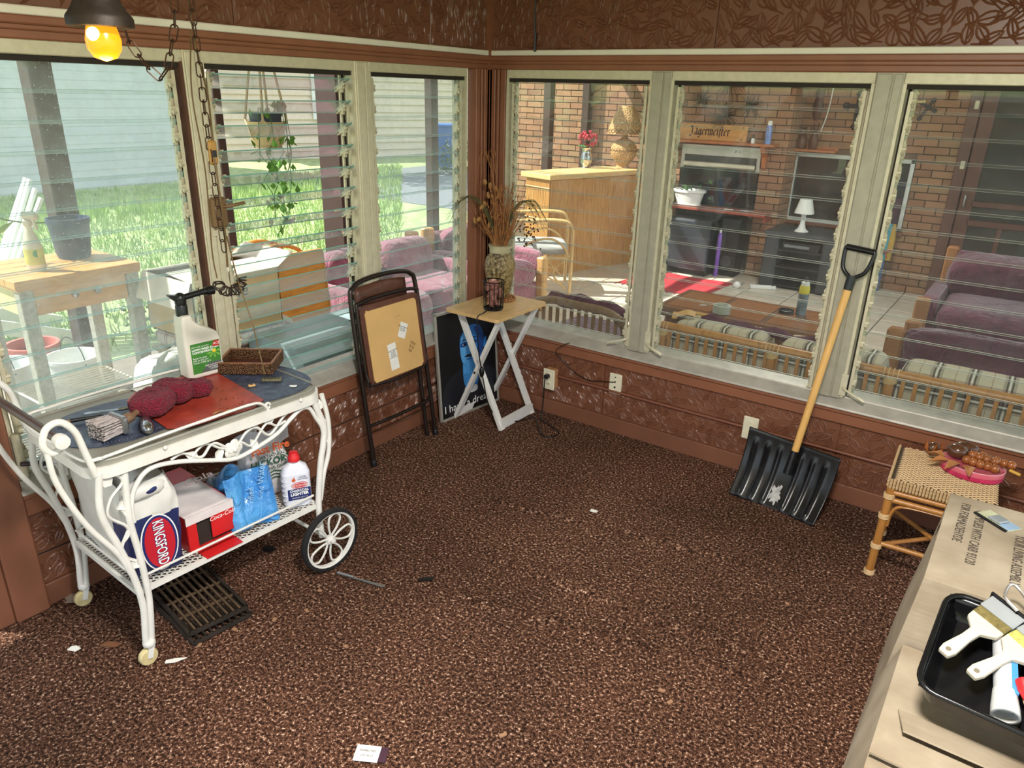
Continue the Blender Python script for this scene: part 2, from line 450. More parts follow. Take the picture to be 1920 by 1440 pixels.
def mullions():
    k = 11
    for M, us in ((ML, ((1.655, 1.724), (.857, .941))), (MR, ((-1.022, -.928), (-1.96, -1.86), (-2.88, -2.80), (-3.76, -3.72)))):
        for a, b in us:
            m = MB(M); m.rbox(a, b, -.09, .008, .485, 1.807, .003); w = b-a
            m.rbox(a+w*.06, a+w*.34, .0, .013, .487, 1.80, .002); m.rbox(a+w*.42, a+w*.95, .0, .016, .487, 1.80, .002)
            for z in (.56, 1.15, 1.7): m.lathe([(.0035, 0), (.003, .002)], 8, T(a+w*.2, .013, z) @ RX(-90))
            tag(m.build('trim_%d' % k, cream if M is ML else creamR), kind='structure'); k += 1
    # brown filler strip beside the left mullion and jamb at the post
    m = MB(ML); m.box(1.726, 1.737, -.05, .006, .49, 1.78); tag(m.build('trim_%d' % k, mat('rust_brown', (84, 50, 34), .7)), kind='structure'); k += 1
mullions()
def lock():
    t = thing('window_operator', 'brown metal louvre operator box with short lever on the cream left mullion', 'operator', (0.016, -1.69, 1.26))
    MB().rbox(0, .028, -.012, .05, -.055, .055, .008).build('housing', mat('tarnished_brass', (120, 92, 62), .5, .4), t)
    m = MB(); m.tube([(.02, .03, .02), (.045, .05, .024), (.045, .11, .03)], .006, 8); m.build('lever', mat('tarnished_brass', (0, 0, 0)), t, 50)
    for z in (-.075, .075):
        m = MB(); m.rbox(0, .006, -.008, .012, z-.012, z+.012, .002); m.build('mounting_tab', cream, t)
    t = thing('window_crank', 'dark worn crank handle at the lower left end of the leftmost window', 'crank', (0.0, -2.478, .55))
    MB().rbox(-.01, .02, -.01, .016, -.055, .10, .004).build('plate', cream, t)
    m = MB(); m.tube([(.02, .0, .0), (.04, .02, 0), (.045, .045, -.005)], .008, 8); m.tube([(.045, .04, -.012), (.05, .09, -.012)], .008, 8)
    m.build('handle', mat('purple_brown_metal', (64, 52, 58), .45, .4), t, 50)
lock()

# ------------------------------------------------------------------ outlets, pipe and cords on the right wall
def outlets():
    plate = mat('ivory_outlet', (226, 218, 192), .4, var=.05)
    t = thing('wall_outlet', 'ivory surface mounted outlet box with a black plug in it', 'outlet', (.481, 0, .222))
    MB().rbox(-.032, .032, -.042, .001, -.056, .056, .003).build('outlet_box', mat('tan_box_side', (190, 140, 96), .6), t)
    m = MB(); m.rbox(-.037, .037, -.05, -.042, -.06, .06, .004); m.build('cover_plate', plate, t)
    for z in (.024, -.024):
        m = MB(); m.lathe([(.017, 0), (.016, .003)], 14, T(0, -.05, z) @ RX(90)); f = m.build('socket_face', plate, t)
        for x in (-.006, .006): MB().box(x-.0012, x+.0012, -.0545, -.052, z-.005, z+.006).build('slot', darktxt, f)
    m = MB(); m.rbox(-.013, .013, -.085, -.052, .012, .036, .005); m.build('plug', black, t)
    t = thing('phone_jack_plate', 'ivory wall plate with four small dark holes and a thin wire', 'outlet', (.871, 0, .281))
    MB().rbox(-.036, .036, -.012, .001, -.056, .056, .004).build('cover_plate', plate, t)
    for z, r in ((.038, .004), (.012, .005), (-.018, .006), (-.04, .004)):
        MB().lathe([(r, 0), (r*.8, .003)], 8, T(0, -.012, z) @ RX(90)).build('hole', darktxt, t)
    t = thing('wall_plate', 'ivory wall plate half hidden behind the shovel blade', 'outlet', (1.60, 0, .235))
    MB().rbox(-.036, .036, -.012, .001, -.058, .058, .004).build('cover_plate', plate, t)
    for z in (.024, -.024): MB().lathe([(.017, 0), (.016, .003)], 14, T(0, -.012, z) @ RX(90)).build('socket_face', plate, t)
    cp = mat('brown_painted_pipe', (122, 74, 56), .4)
    for i, (a, b, l) in enumerate(((.035, .449, 'short thin brown pipe from the corner to the boxed outlet'), (.513, 1.565, 'thin brown pipe between the boxed outlet and the plate behind the shovel'), (1.637, 4.55, 'long thin brown pipe running right behind the shovel and stool'))):
        m = MB(); m.tube([(a, -.009, .238), (b, -.009, .236)], .008, 8); tag(m.build('conduit', cp, None, 50), l, 'pipe', 'pipes along the right wall')
    m = MB(); m.tube(spline([(.60, -.045, .46), (.575, -.05, .448), (.52, -.052, .40), (.535, -.02, .35), (.60, -.012, .30), (.70, -.012, .265), (.79, -.012, .277), (.87, -.018, .293)], 6), .0022, 5)
    tag(m.build('thin_wire', black, None, 60), 'thin black wire drooping from the sill to the phone jack plate', 'wire')
    m = MB(); m.tube([(.30, -.03, 2.37), (.295, -.028, 2.0), (.30, -.026, 1.90)], .004, 6); m.tube([(.30, -.026, 1.97), (.30, -.026, 1.885)], .006, 6)
    tag(m.build('pull_chain', black, None, 60), 'short black cord end hanging over the white raceway near the corner', 'cord')
outlets()

def added_ceiling_lights():  # fill lamps added out of view to brighten room and patio; no known fixtures
    for x, y, l in ((2.3, -2.6, 'added fill light shaped as a ceiling lamp above the room, out of view'), (1.1, 2.3, 'added fill light shaped as a ceiling lamp under the patio roof, out of view')):
        t = thing('added_ceiling_light', l, 'ceiling light', (x, y, 2.38 if y < 0 else 2.40), 0, 'added fill lights')
        MB().lathe([(.19, 0), (.19, -.03), (.17, -.035)], 24).build('base_ring', chrome, t, 40)
        n = N('fill_light_diffuser') if 'fill_light_diffuser' not in MAT else None
        if n: n.set(Base_Color=(.9, .9, .88, 1), Emission_Color=(1, .95, .88, 1), Emission_Strength=LAMP*.9); MAT['fill_light_diffuser'] = n.m
        MB().lathe([(.17, -.032), (.15, -.07), (.09, -.10), (.001, -.11)], 24).build('diffuser', MAT['fill_light_diffuser'], t, 60)
        a = bpy.data.lights.new('fill_lamp', 'AREA'); a.shape = 'DISK'; a.size = .34; a.energy = LAMP*(9 if y < 0 else 4); a.color = (1, .95, .88)
        o = bpy.data.objects.new('fill_lamp', a); COL.objects.link(o); o.parent = t; o.location = (0, 0, -.115)
LAMP = 7.2
added_ceiling_lights()
# ------------------------------------------------------------------ soft shapes
def pillow(m, c, size, e=.35, nu=24, nv=14, rot=None, wr=0, seed=0):
    rnd = random.Random(seed); ph = [rnd.uniform(0, 6) for _ in range(4)]
    sp = lambda t, e: math.copysign(abs(t)**e, t)
    c = V(c)
    def fn(a, b):
        u = -pi+2*pi*a; v = -pi/2+pi*b
        x = sp(cos(v), e)*sp(cos(u), e); y = sp(cos(v), e)*sp(sin(u), e); z = sp(sin(v), .75)
        w = 1+wr*(sin(9*u+ph[0]+3*v)*sin(5*v+ph[1])+.6*sin(17*u+ph[2]))
        p = V((x*size[0]/2*w, y*size[1]/2*w, z*size[2]/2*w))
        return c+(rot @ p if rot is not None else p)
    m.grid(fn, nu, nv); return m

def plaid(name, base, dark, red, k=14.0, axes=(0, 1)):
    n = N(name); co = n.co((1, 1, 1)); sx = n.add('ShaderNodeSeparateXYZ'); n.l.new(co, sx.inputs[0])
    col = lin(*base)
    def band(ax, per, lo, hi):
        f = n.math('FRACT', n.math('MULTIPLY', sx.outputs[ax], per))
        return n.math('MULTIPLY', n.math('GREATER_THAN', f, lo), n.math('LESS_THAN', f, hi))
    c = col
    for ax in axes:
        c = n.mix(n.math('MULTIPLY', band(ax, k/2, .1, .45), .35), c, lin(*dark))
        c = n.mix(n.math('MULTIPLY', band(ax, k/2, .18, .23), .8), c, lin(*dark))
        c = n.mix(n.math('MULTIPLY', band(ax, k/2, .32, .37), .8), c, lin(*dark))
        c = n.mix(n.math('MULTIPLY', band(ax, k/2, .25, .30), .7), c, lin(240, 236, 226))
        c = n.mix(n.math('MULTIPLY', band(ax, k/2, .80, .82), .6), c, lin(*red))
    n.set(Base_Color=c, Roughness=.9, Specular_IOR_Level=.1); n.bump(n.noise(300, 2), .2, .002)
    MAT[name] = n.m; return n.m
plaidm = plaid('beige_plaid_cloth', (200, 188, 164), (42, 40, 40), (130, 60, 50), axes=(0, 2))
plaid2 = plaid('white_plaid_cloth', (224, 214, 200), (150, 120, 130), (170, 70, 70), 22, (0, 1))
maroon = N('plum_upholstery')
maroon.set(Base_Color=maroon.ramp(maroon.noise(20, 4), [(.3, lin(74, 26, 48)), (.7, lin(102, 38, 66))]), Roughness=.75, Sheen_Weight=.4)
maroon.bump(maroon.noise(14, 4, None, .6, 1.2), .7, .03); maroon = maroon.m
pinkf = N('sunlit_plum_upholstery')  # plum lightened in the colour itself for its sunlit, glaring look
pinkf.set(Base_Color=pinkf.ramp(pinkf.noise(9, 4), [(.3, lin(124, 60, 84)), (.7, lin(164, 94, 116))]), Roughness=.75, Sheen_Weight=.5)
pinkf.bump(pinkf.noise(11, 4, None, .6, 1.5), .8, .03); pinkf = pinkf.m
pine = wood('pine_wood', (214, 168, 110), .7, (2, 2, 14))
honey = wood('honey_wood', (212, 146, 66), .72, (3, 3, 20))
rattan = wood('rattan_cane', (186, 128, 64), .6, (30, 30, 6), .4, 2)
rattanp = wood('pale_rattan', (214, 178, 122), .7, (30, 30, 6), .4, 2)
walnut = wood('walnut_top', (112, 72, 42), .55, (3, 16, 16), .35)
fuzzy = mat('plum_fleece', (88, 34, 56), .95, var=.4, scale=60, bump=1, bscale=160)

# ------------------------------------------------------------------ ground, lawn, patio
def ground():
    n = N('lawn_soil'); f = n.noise(6, 5)
    n.set(Base_Color=n.ramp(f, [(.3, lin(132, 146, 98)), (.55, lin(158, 172, 120)), (.75, lin(190, 190, 146))]), Roughness=1)
    m = MB(); m.box(-60, 60, -60, 60, -.5, -.12); tag(m.build('ground', n.m), kind='structure')
    g = N('grass_blades'); g.set(Base_Color=g.ramp(g.noise(3, 3), [(.3, lin(118, 150, 86)), (.5, lin(150, 178, 108)), (.75, lin(196, 202, 142))]), Roughness=.8)
    rnd = random.Random(5); m = MB()
    for i in range(30000):
        t = rnd.random()**.7; x = -2.6-8.5*t; y = rnd.uniform(-3.2+.1*t, 2+9*t); h = rnd.uniform(.05, .13)*(1.6 if -9.3 < x < -8 else 1); a = rnd.uniform(0, pi); w = .008+.006*t
        dx, dy = w*cos(a), w*sin(a); lx, ly = rnd.uniform(-.05, .05), rnd.uniform(-.05, .05)
        m.add([(x-dx, y-dy, -.125), (x+dx, y+dy, -.125), (x+lx, y+ly, -.12+h)], [(0, 1, 2)])
    tag(m.build('lawn_grass', g.m), 'sunlit rough green lawn grass outside the left windows', 'grass', kind='stuff')
    m = MB(); m.box(-2.25, 5.5, -5.5, 5.2, -.2, -.012); tag(m.build('patio_slab', mat('tile_grout', (128, 118, 106), .9)), kind='structure')
    p = struct('patio_floor'); tm = N('beige_floor_tile'); oi = tm.add('ShaderNodeObjectInfo')
    c = tm.ramp(oi.outputs['Random'], [(0, lin(196, 184, 168)), (1, lin(214, 204, 190))])
    tm.set(Base_Color=tm.mix(.35, c, tm.ramp(tm.noise(9, 4), [(.3, lin(176, 160, 142)), (.7, lin(222, 214, 200))])), Roughness=.35)
    q = MB().rbox(-.2, .2, -.2, .2, -.012, 0, .003).build('tile', tm.m); me = q.data; bpy.data.objects.remove(q)
    for i in range(-8, 6):
        for j in range(0, 11):
            obj('tile', me, p, (1.59+.2045+.409*i, .32+.409*j, 0))
ground()

def roofs():
    rm = mat('roof_boards', (206, 200, 188), .8); m = MB()
    m.box(-1.7, 4.2, .11, 5.4, 2.4, 2.5); m.box(-1.7, -.11, -4.2, .11, 2.4, 2.5)
    tag(m.build('patio_roof', rm), kind='structure')
    r = thing('roof_beam', 'dark brown beam along the outer edge of the patio roof', 'beam', (-1.95, 0, 2.3))
    MB().box(-.05, .05, -4.2, 4.58, 0, .1).build('beam', mat('dark_brown_post', (62, 42, 36), .7, bump=.3, bscale=20), r)
    pm = mat('dark_brown_post', (0, 0, 0))
    for x, y, w, l, g in ((-1.95, -1.34, .12, 'dark brown patio post behind the wooden cart with a knee brace', 1), (-1.95, -.30, .055, 'slim dark post outside, left of the hanging plant', 0),
                       (-1.95, .72, .23, 'wide grooved dark post outside, right of the hanging plant', 2), (-1.95, 1.765, .085, 'slim dark post outside the window beside the corner', 0),
                       (-2.02, 3.72, .09, 'dark post left of the bamboo bar', 0), (-2.02, 4.52, .09, 'dark post against the brick wall behind the bar', 0)):
        t = thing('patio_post', l, 'post', (x, y, -.012), 0, 'patio roof posts')
        MB().rbox(-w/2, w/2, -w/2, w/2, 0, 2.312, .006).build('post', pm, t)
        if g == 2:
            for k in range(4): MB().box(w/2-.002, w/2+.008, -w/2+.01+k*.05, -w/2+.045+k*.05, 0, 2.3).build('batten', pm, t)
        if g == 1: MB().bar((0, .04, 1.75), (0, -.55, 2.3), .05, .05).build('brace', pm, t)
roofs()

# ------------------------------------------------------------------ brick wall, chimney
def bricks():
    n = N('tan_brick'); gi = n.add('ShaderNodeNewGeometry'); oi = n.add('ShaderNodeObjectInfo')
    r = n.math('FRACT', n.math('ADD', gi.outputs['Random Per Island'], n.math('MULTIPLY', oi.outputs['Random'], 7.3)))
    c = n.ramp(r, [(0, lin(138, 98, 74)), (.3, lin(158, 114, 86)), (.6, lin(170, 128, 96)), (.85, lin(152, 124, 92)), (1, lin(130, 90, 70))])
    n.set(Base_Color=n.mix(.3, c, n.ramp(n.noise(30, 4), [(.3, lin(110, 78, 60)), (.7, lin(178, 136, 104))])), Roughness=.9)
    n.bump(n.noise(90, 3), .4, .004)
    mortar = mat('mortar', (112, 90, 74), .95, bump=.3)
    H, Lb = .0668, .204
    w = struct('wall_brick')
    cores = [(-3.4, .3571, 4.612, 4.72, -.1, 2.4), (.357, 1.434, 4.612, 4.72, -.1, .57), (.357, 1.434, 4.612, 4.72, 1.2, 2.4), (1.434, 1.76, 4.612, 4.72, -.1, 2.4), (1.76, 2.75, 4.612, 4.72, 2.06, 2.4), (2.75, 5.3, 4.612, 4.72, -.1, 2.4)]
    for c in cores: MB().box(*c).build('mortar_bed', mortar, w)
    ch = struct('chimney')
    for c in ((-.9, -.70, 4.28, 4.6, 0, 2.4), (.13, .365, 4.28, 4.6, 0, 2.4), (-.70, .13, 4.28, 4.6, 1.255, 2.4), (-.70, .13, 4.55, 4.6, 0, 1.255), (-.7, .13, 4.29, 4.6, .60, .66)): MB().box(*c).build('mortar_bed', mortar, ch)
    q = MB().rbox(-.5, .5, -.5, .5, -.5, .5, .02).build('brick', n.m); me = q.data; bpy.data.objects.remove(q)
    L = []   # (parent, center, size)
    def run(par, x0, x1, y, z0, z1, holes):
        k0 = int(z0/H)
        for j in range(k0, int(z1/H)+1):
            zc = (j+.5)*H
            x = x0-(Lb/2 if j % 2 else 0)
            while x < x1:
                a, b = max(x, x0), min(x+Lb-.009, x1)
                if b-a > .02 and not any(b > h[0] and a < h[1] and zc+.02 > h[2] and zc-.02 < h[3] for h in holes):
                    L.append((par, V(((a+b)/2, y, zc)), V((b-a, .03, H-.009))))
                elif b-a > .02:
                    for h in holes:
                        if b > h[0] and a < h[1] and zc+.02 > h[2] and zc-.02 < h[3]:
                            if h[0]-a > .03: L.append((par, V(((a+h[0])/2, y, zc)), V((h[0]-a, .03, H-.009))))
                            if b-h[1] > .03: L.append((par, V(((b+h[1])/2, y, zc)), V((b-h[1], .03, H-.009))))
                x += Lb
    run(ch, -.9, .365, 4.27, 0, 2.1, [(-.70, .13, 0, 1.255)])
    run(w, .37, 1.76, 4.6, 0, 2.1, [(.345, 1.446, .545, 1.225)])
    run(w, -3.4, -.905, 4.6, .3, 2.1, []); run(w, 2.75, 4.5, 4.6, 0, 2.1, [])
    for j in range(0, 31):   # chimney side
        for k in range(2):
            a, b = ((4.29, 4.42), (4.429, 4.60))[k] if j % 2 else ((4.29, 4.50), (4.509, 4.60))[k]
            L.append((ch, V((.362, (a+b)/2, (j+.5)*H)), V((.03, b-a, H-.009))))
    vis = [b for b in L if b[1].z < 1.95 and -.9 <= b[1].x < 1.76 and b[1].z > .55]
    vis += [b for b in L if b[1].x < -.9 and 1.0 < b[1].z < 1.92][::2]
    rest = [b for b in L if b not in vis]; vis.sort(key=lambda b: -b[2].x*b[2].z)
    cnt = {w: 0, ch: 0}; keep = []
    for b in vis:
        if cnt[b[0]] < 295: cnt[b[0]] += 1; keep.append(b)
        else: rest.append(b)
    for par, c, s in keep: obj('brick', me, par, c, (0, 0, 0), s)
    for par, nm in ((w, 'brick_courses'), (ch, 'brick_courses')):
        m = MB()
        for p, c, s in rest:
            if p is par: m.cbox(c, s)
        m.build(nm, n.m, par)['kind'] = 'stuff'
bricks()

def far_wall_things():
    steel = mat('brushed_steel', (186, 180, 168), .35, .7, var=.1)
    soot = mat('soot_black', (14, 14, 16), .6, var=.3)
    t = thing('wall_grill', 'steel framed built-in grill with black firebox set in the brick chimney', 'grill', (-.285, 4.25, .66))
    m = MB(); m.box(-.415, .415, .06, .29, 0, .6); m.build('firebox', soot, t)
    m = MB(); m.rbox(-.415, .415, -.01, .05, .49, .595, .005); m.build('top_panel', steel, t)
    for s in (-1, 1): MB().rbox(min(s*.415, s*.375), max(s*.415, s*.375), -.01, .05, .36, .5, .005).build('side_panel', steel, t)
    m = MB(); m.rbox(-.375, .375, -.05, -.02, .385, .43, .008); m.build('hood_lip', mat('pale_steel_lip', (214, 206, 184), .35, .4), t)
    m = MB(); m.box(-.375, .375, .0, .03, .43, .49); m.build('hood_opening', mat('hood_shadow', (70, 66, 60), .6), t)
    for x in (.15, .19): MB().lathe([(.013, 0), (.011, .015)], 10, T(x, -.01, .545) @ RX(90)).build('knob', chrome, t)
    m = MB(); m.box(-.40, .40, .0, .05, .02, .38); m.build('black_glass', mat('black_glass', (12, 13, 17), .12), t)
    cedar = wood('cedar_shelf', (176, 104, 56), .7, (3, 14, 14))
    t = thing('mantel_shelf', 'orange wooden shelf on two brackets above the grill', 'shelf', (-.29, 4.25, 1.275))
    MB().rbox(-.575, .575, -.17, 0, 0, .024, .003).build('board', cedar, t)
    for x in (-.49, .44):
        m = MB(); m.prism([(0, 0), (-.14, 0), (-.12, -.05), (-.05, -.10), (-.03, -.2), (0, -.22)], .04, T(x, 0, 0) @ frame((0, 0, 0), (0, 1, 0), (0, 0, 1), (1, 0, 0))); m.build('bracket', cedar, t)
    # sign with broken-pen lettering
    t = thing('wooden_sign', 'varnished wooden sign with dark blackletter word on the shelf', 'sign', (-.385, 4.20, 1.299), rot=(R(-8), 0, 0))
    MB().rbox(-.355, .355, 0, .02, 0, .155, .004).build('board', wood('sign_pine', (206, 146, 74), .75, (3, 14, 14)), t)
    G = {'J': (1.15, [[(.75, 1.35), (.25, 1.45), (.55, 1.2)], [(.65, 1.25), (.7, .1), (.45, -.25), (.1, -.1)]]),
         'a': (.85, [[(.15, .95), (.45, 1.05), (.6, .85), (.6, .1), (.75, 0)], [(.6, .55), (.2, .45), (.15, .1), (.35, 0), (.6, .15)]]),
         ':': (0, [[(-.7, 1.3), (-.62, 1.22)], [(-.35, 1.3), (-.27, 1.22)]]),
         'g': (.85, [[(.6, .95), (.2, .9), (.15, .2), (.35, 0), (.6, .15)], [(.6, 1.0), (.62, -.2), (.4, -.45), (.1, -.35)]]),
         'e': (.75, [[(.5, .1), (.3, 0), (.15, .2), (.15, .8), (.4, 1.0), (.55, .8), (.2, .5)]]),
         'r': (.65, [[(.15, 1), (.2, .85), (.2, .1), (.3, 0)], [(.2, .8), (.45, 1), (.6, .85)]]),
         'm': (1.25, [[(.1, 1), (.2, .85), (.2, .1), (.3, 0)], [(.2, .8), (.45, 1), (.6, .85), (.6, .1), (.7, 0)], [(.6, .8), (.85, 1), (1.0, .85), (1.0, .1), (1.1, 0)]]),
         'i': (.42, [[(.1, 1), (.2, .85), (.2, .1), (.32, 0)], [(.2, 1.3), (.27, 1.22)]]),
         's': (.55, [[(.2, -.35), (.3, -.1), (.3, 1.2), (.45, 1.45), (.65, 1.35)], [(.1, .85), (.45, .9)]]),
         't': (.6, [[(.25, 1.3), (.2, 1.1), (.2, .15), (.35, 0), (.5, .1)], [(.05, .95), (.5, .98)]])}
    m = MB(); x = -.24; sc = .056; seq = 'Ja:germeister'
    for chh in seq:
        w, st = G[chh]
        for l in st:
            for a, b in zip(l, l[1:]):
                nib = (.12, .085); q = [(a[0]-nib[0], a[1]-nib[1]), (a[0]+nib[0], a[1]+nib[1]), (b[0]+nib[0], b[1]+nib[1]), (b[0]-nib[0], b[1]-nib[1])]
                m.add([(x+p[0]*sc*.82, -.002, .05+p[1]*sc) for p in q], [(0, 1, 2, 3)])
        x += w*sc*.82
    m.build('lettering', mat('burnt_lettering', (48, 20, 14), .8, var=0), t)
    for px, pz in ((-.31, .135), (.31, .135), (.31, .02)): MB().lathe([(.007, 0), (.005, .004)], 8, T(px, 0, pz) @ RX(90)).build('nail', darktxt, t)
    t = thing('spray_can', 'tall blue and white aerosol can at the right end of the mantel shelf', 'can', (.20, 4.15, 1.299))
    MB().lathe([(.03, 0), (.03, .15), (.022, .17)], 14).build('can_body', mat('blue_can', (120, 140, 196), .3, .3, var=.3, scale=20), t, 40)
    MB().lathe([(.022, .17), (.02, .21), (.005, .212)], 12).build('cap', white, t, 40)
    t = thing('dropper_bottle', 'tiny white bottle with black top on the mantel shelf', 'bottle', (.06, 4.14, 1.299))
    MB().lathe([(.018, 0), (.018, .04), (.008, .05)], 10).build('bottle_body', white, t, 40); MB().lathe([(.009, .05), (.006, .08)], 8).build('cap', black, t, 40)
    t = thing('round_ornament', 'small grey round ornament leaning on the left end of the wooden sign', 'ornament', (-.74, 4.13, 1.299))
    MB().lathe([(.005, -.006), (.03, -.004), (.03, .004), (.005, .006)], 14, T(0, 0, .03) @ RX(90)).build('disc', chrome, t, 40); MB().sphere((0, -.006, .03), .01, 8, 6).build('boss', darkm, t, 40)
    # lower shelf
    redw = mat('red_painted_shelf', (156, 74, 58), .5, var=.2)
    t = thing('hearth_shelf', 'red painted shelf below the black firebox', 'shelf', (-.29, 4.27, .625))
    MB().rbox(-.6, .6, -.24, 0, 0, .03, .004).build('board', redw, t); MB().box(.58, .6, -.2, 0, -.05, 0).build('edge_block', redw, t)
    t = thing('tin_can', 'silver tin can on the left of the hearth shelf', 'can', (-.80, 4.16, .655))
    m = MB(); m.lathe([(.055, 0), (.055, .005), (.052, .01), (.052, .125), (.056, .13), (.05, .13), (.05, .03)], 18); m.build('can_body', mat('shiny_tin', (200, 200, 200), .25, .9), t, 40); MB().lathe([(.05, .1), (.001, .1)], 18).build('contents', darkm, t)
    t = thing('potted_plant', 'trailing green plant in a white tub on the hearth shelf', 'plant', (-.52, 4.13, .655))
    m = MB(); m.lathe([(.10, 0), (.115, .012), (.10, .014), (.125, .13), (.14, .135), (.14, .16), (.125, .16), (.12, .12), (.001, .12)], 20, None, 1.25, .8); m.build('tub', white, t, 35)
    leaf = mat('ivy_leaf', (64, 110, 44), .5, var=.4, scale=30); rnd = random.Random(3); m = MB()
    for i in range(26):
        a = rnd.uniform(pi, 2*pi); r_ = rnd.uniform(.02, .22); x, y, z = r_*cos(a)*1.2, r_*sin(a)*.6, .17+rnd.uniform(-.1, .1)*(r_/.2)
        s_ = rnd.uniform(.02, .04); q = Matrix.Rotation(rnd.uniform(0, 6), 3, V((rnd.random(), rnd.random(), 1)).normalized())
        m.add([V((x, y, z))+q @ V(p) for p in ((-s_, 0, 0), (0, -s_*.7, .004), (s_*1.2, 0, -.004), (0, s_*.7, .004))], [(0, 1, 2, 3)])
    m.build('leaves', leaf, t)
    t = thing('small_tools', 'blue handled pliers lying at the right of the hearth shelf', 'pliers', (.10, 4.10, .656), .2)
    MB().tube([(-.05, .01, .008), (.03, .0, .008)], .008, 6).build('handle', mat('blue_grip', (40, 80, 170), .4), t); MB().tube([(-.05, -.012, .008), (.03, .0, .008), (.07, 0, .008)], .006, 6).build('jaws', chrome, t)
    t = thing('white_marker', 'white pen lying on the hearth shelf left of the pliers', 'pen', (-.06, 4.08, .656), .1)
    MB().tube([(-.05, 0, .007), (.04, 0, .007)], .007, 8).build('barrel', white, t); MB().tube([(.04, 0, .007), (.06, 0, .007)], .005, 8).build('tip', black, t)
    # starbursts
    brass = mat('old_brass_wire', (64, 58, 40), .5, .6)
    for x, z, r_, l in ((-.27, 1.88, .30, 'largest spiky metal starburst high on the chimney with a white centre'), (-.54, 1.68, .13, 'small spiky starburst left above the wooden sign'), (-.29, 1.55, .19, 'spiky starburst just above the wooden sign'), (-.04, 1.63, .15, 'spiky starburst right above the wooden sign')):
        t = thing('starburst', l, 'wall decor', (x, 4.25, z), 0, 'starbursts on the chimney'); rnd = random.Random(int(x*100)+50); m = MB()
        for k in range(56):
            a = rnd.uniform(0, 2*pi); el = rnd.uniform(.05, .8); d = V((cos(a)*cos(el), -sin(el)*.6, sin(a)*cos(el)))
            m.tube([d*.01+V((0, -.02, 0)), d*r_*rnd.uniform(.6, 1)+V((0, -.02, 0))], [.0036, .0016], 3)
        m.build('spikes', brass, t); MB().sphere((0, -.02, 0), .028 if r_ > .25 else .014, 10, 6).build('centre', white if r_ > .25 else brass, t, 60)
    # shelf with figures, crosses
    t = thing('wall_shelf', 'narrow wooden shelf right of the chimney carrying dark figures', 'shelf', (.535, 4.585, 1.235))
    MB().rbox(-.2, .22, -.14, 0, 0, .022, .003).build('board', cedar, t); MB().box(-.2, .22, -.012, 0, .022, .05).build('back_edge', cedar, t)
    fig = wood('dark_carved_wood', (88, 52, 36), .5, (8, 8, 20), .4)
    for x, h, r_, l in ((.42, .19, .05, 'dark carved round figure at the left of the wall shelf'), (.53, .23, .042, 'reddish carved standing figure on the wall shelf')):
        t = thing('carved_figure', l, 'figurine', (x, 4.51, 1.257), 0, 'carved figures by the chimney')
        MB().lathe([(r_*.8, 0), (r_, h*.15), (r_*1.05, h*.4), (r_*.7, h*.62), (r_*.55, h*.7)], 12).build('body', fig, t, 50); MB().sphere((0, -.005, h*.84), r_*.72, 10, 8, (1, 1, 1.2)).build('head', fig, t, 60)
        for s in (-1, 1): MB().sphere((s*r_*.5, 0, h*1.0), r_*.25, 6, 5, (.6, .5, 1.6)).build('ear', fig, t, 60)
    t = thing('carved_figure', 'tall dark carving hanging on the brick above the wall shelf', 'figurine', (.50, 4.58, 1.52), 0, 'carved figures by the chimney')
    m = MB(); m.lathe([(.02, 0), (.045, .06), (.05, .14), (.035, .2), (.045, .25), (.02, .31)], 10, None, 1, .5); m.build('body', fig, t, 50)
    m = MB(); m.tube(spline([(.62, 4.58, 2.3), (.615, 4.575, 1.9), (.60, 4.57, 1.6), (.565, 4.565, 1.42)], 5), .006, 6)
    tag(m.build('white_cable', white, None, 60), 'white cable running down the bricks beside the carved figures', 'cable')
    iron = mat('black_iron', (30, 30, 34), .5, .5); gold = mat('tarnished_gold', (176, 160, 110), .45, .5)
    def cross(x, z, s, mm, l, rz=0):
        t = thing('wall_cross', l, 'cross', (x, 4.575, z), 0, 'crosses on the brick wall', rot=(0, rz, 0))
        MB().rbox(-s*.12, s*.12, -.012, .0, -s, s*.75, .004).build('upright', mm, t); MB().rbox(-s*.62, s*.62, -.014, -.002, s*.0, s*.24, .004).build('crossbar', mm, t)
        for px, pz in ((0, .78*s), (0, -1.0*s), (.64*s, .12*s), (-.64*s, .12*s)): MB().lathe([(s*.22, 0), (s*.16, .012)], 6, T(px, -.001, pz) @ RX(90)).build('finial', mm, t)
    cross(.86, 1.64, .16, iron, 'large dark iron cross on the brick wall'); cross(1.335, 1.70, .105, gold, 'pale gold ornate cross on the brick wall'); cross(1.44, 1.66, .10, iron, 'small dark cross tucked behind the gold cross', .5)
    # window in the brick wall
    w = struct('window_9'); fr = mat('white_window_frame', (206, 208, 204), .4, .3)
    def fbar(a): MB().rbox(*a, .003).build('frame_bar', fr, w)
    for a in ((.35, 1.44, 4.57, 4.62, 1.18, 1.215), (.35, 1.44, 4.57, 4.62, .56, .59), (.35, .385, 4.57, 4.62, .56, 1.215), (1.405, 1.44, 4.57, 4.62, .56, 1.215), (.885, .915, 4.57, 4.62, .57, 1.2), (.92, .935, 4.58, 4.63, .57, 1.2)): fbar(a)
    MB().box(.385, .89, 4.60, 4.604, .59, 1.18).build('pane', glass('house_window_glass', .03, (.7, .7, .7)), w); MB().box(.93, 1.405, 4.61, 4.614, .59, 1.18).build('pane', MAT['house_window_glass'], w)
    MB().rbox(.33, 1.46, 4.54, 4.63, .53, .56, .004).build('sill', brown, w)
    MB().box(.3, 1.5, 4.78, 4.8, .4, 1.35).build('room_beyond', mat('dim_interior', (86, 62, 50), .9), w)
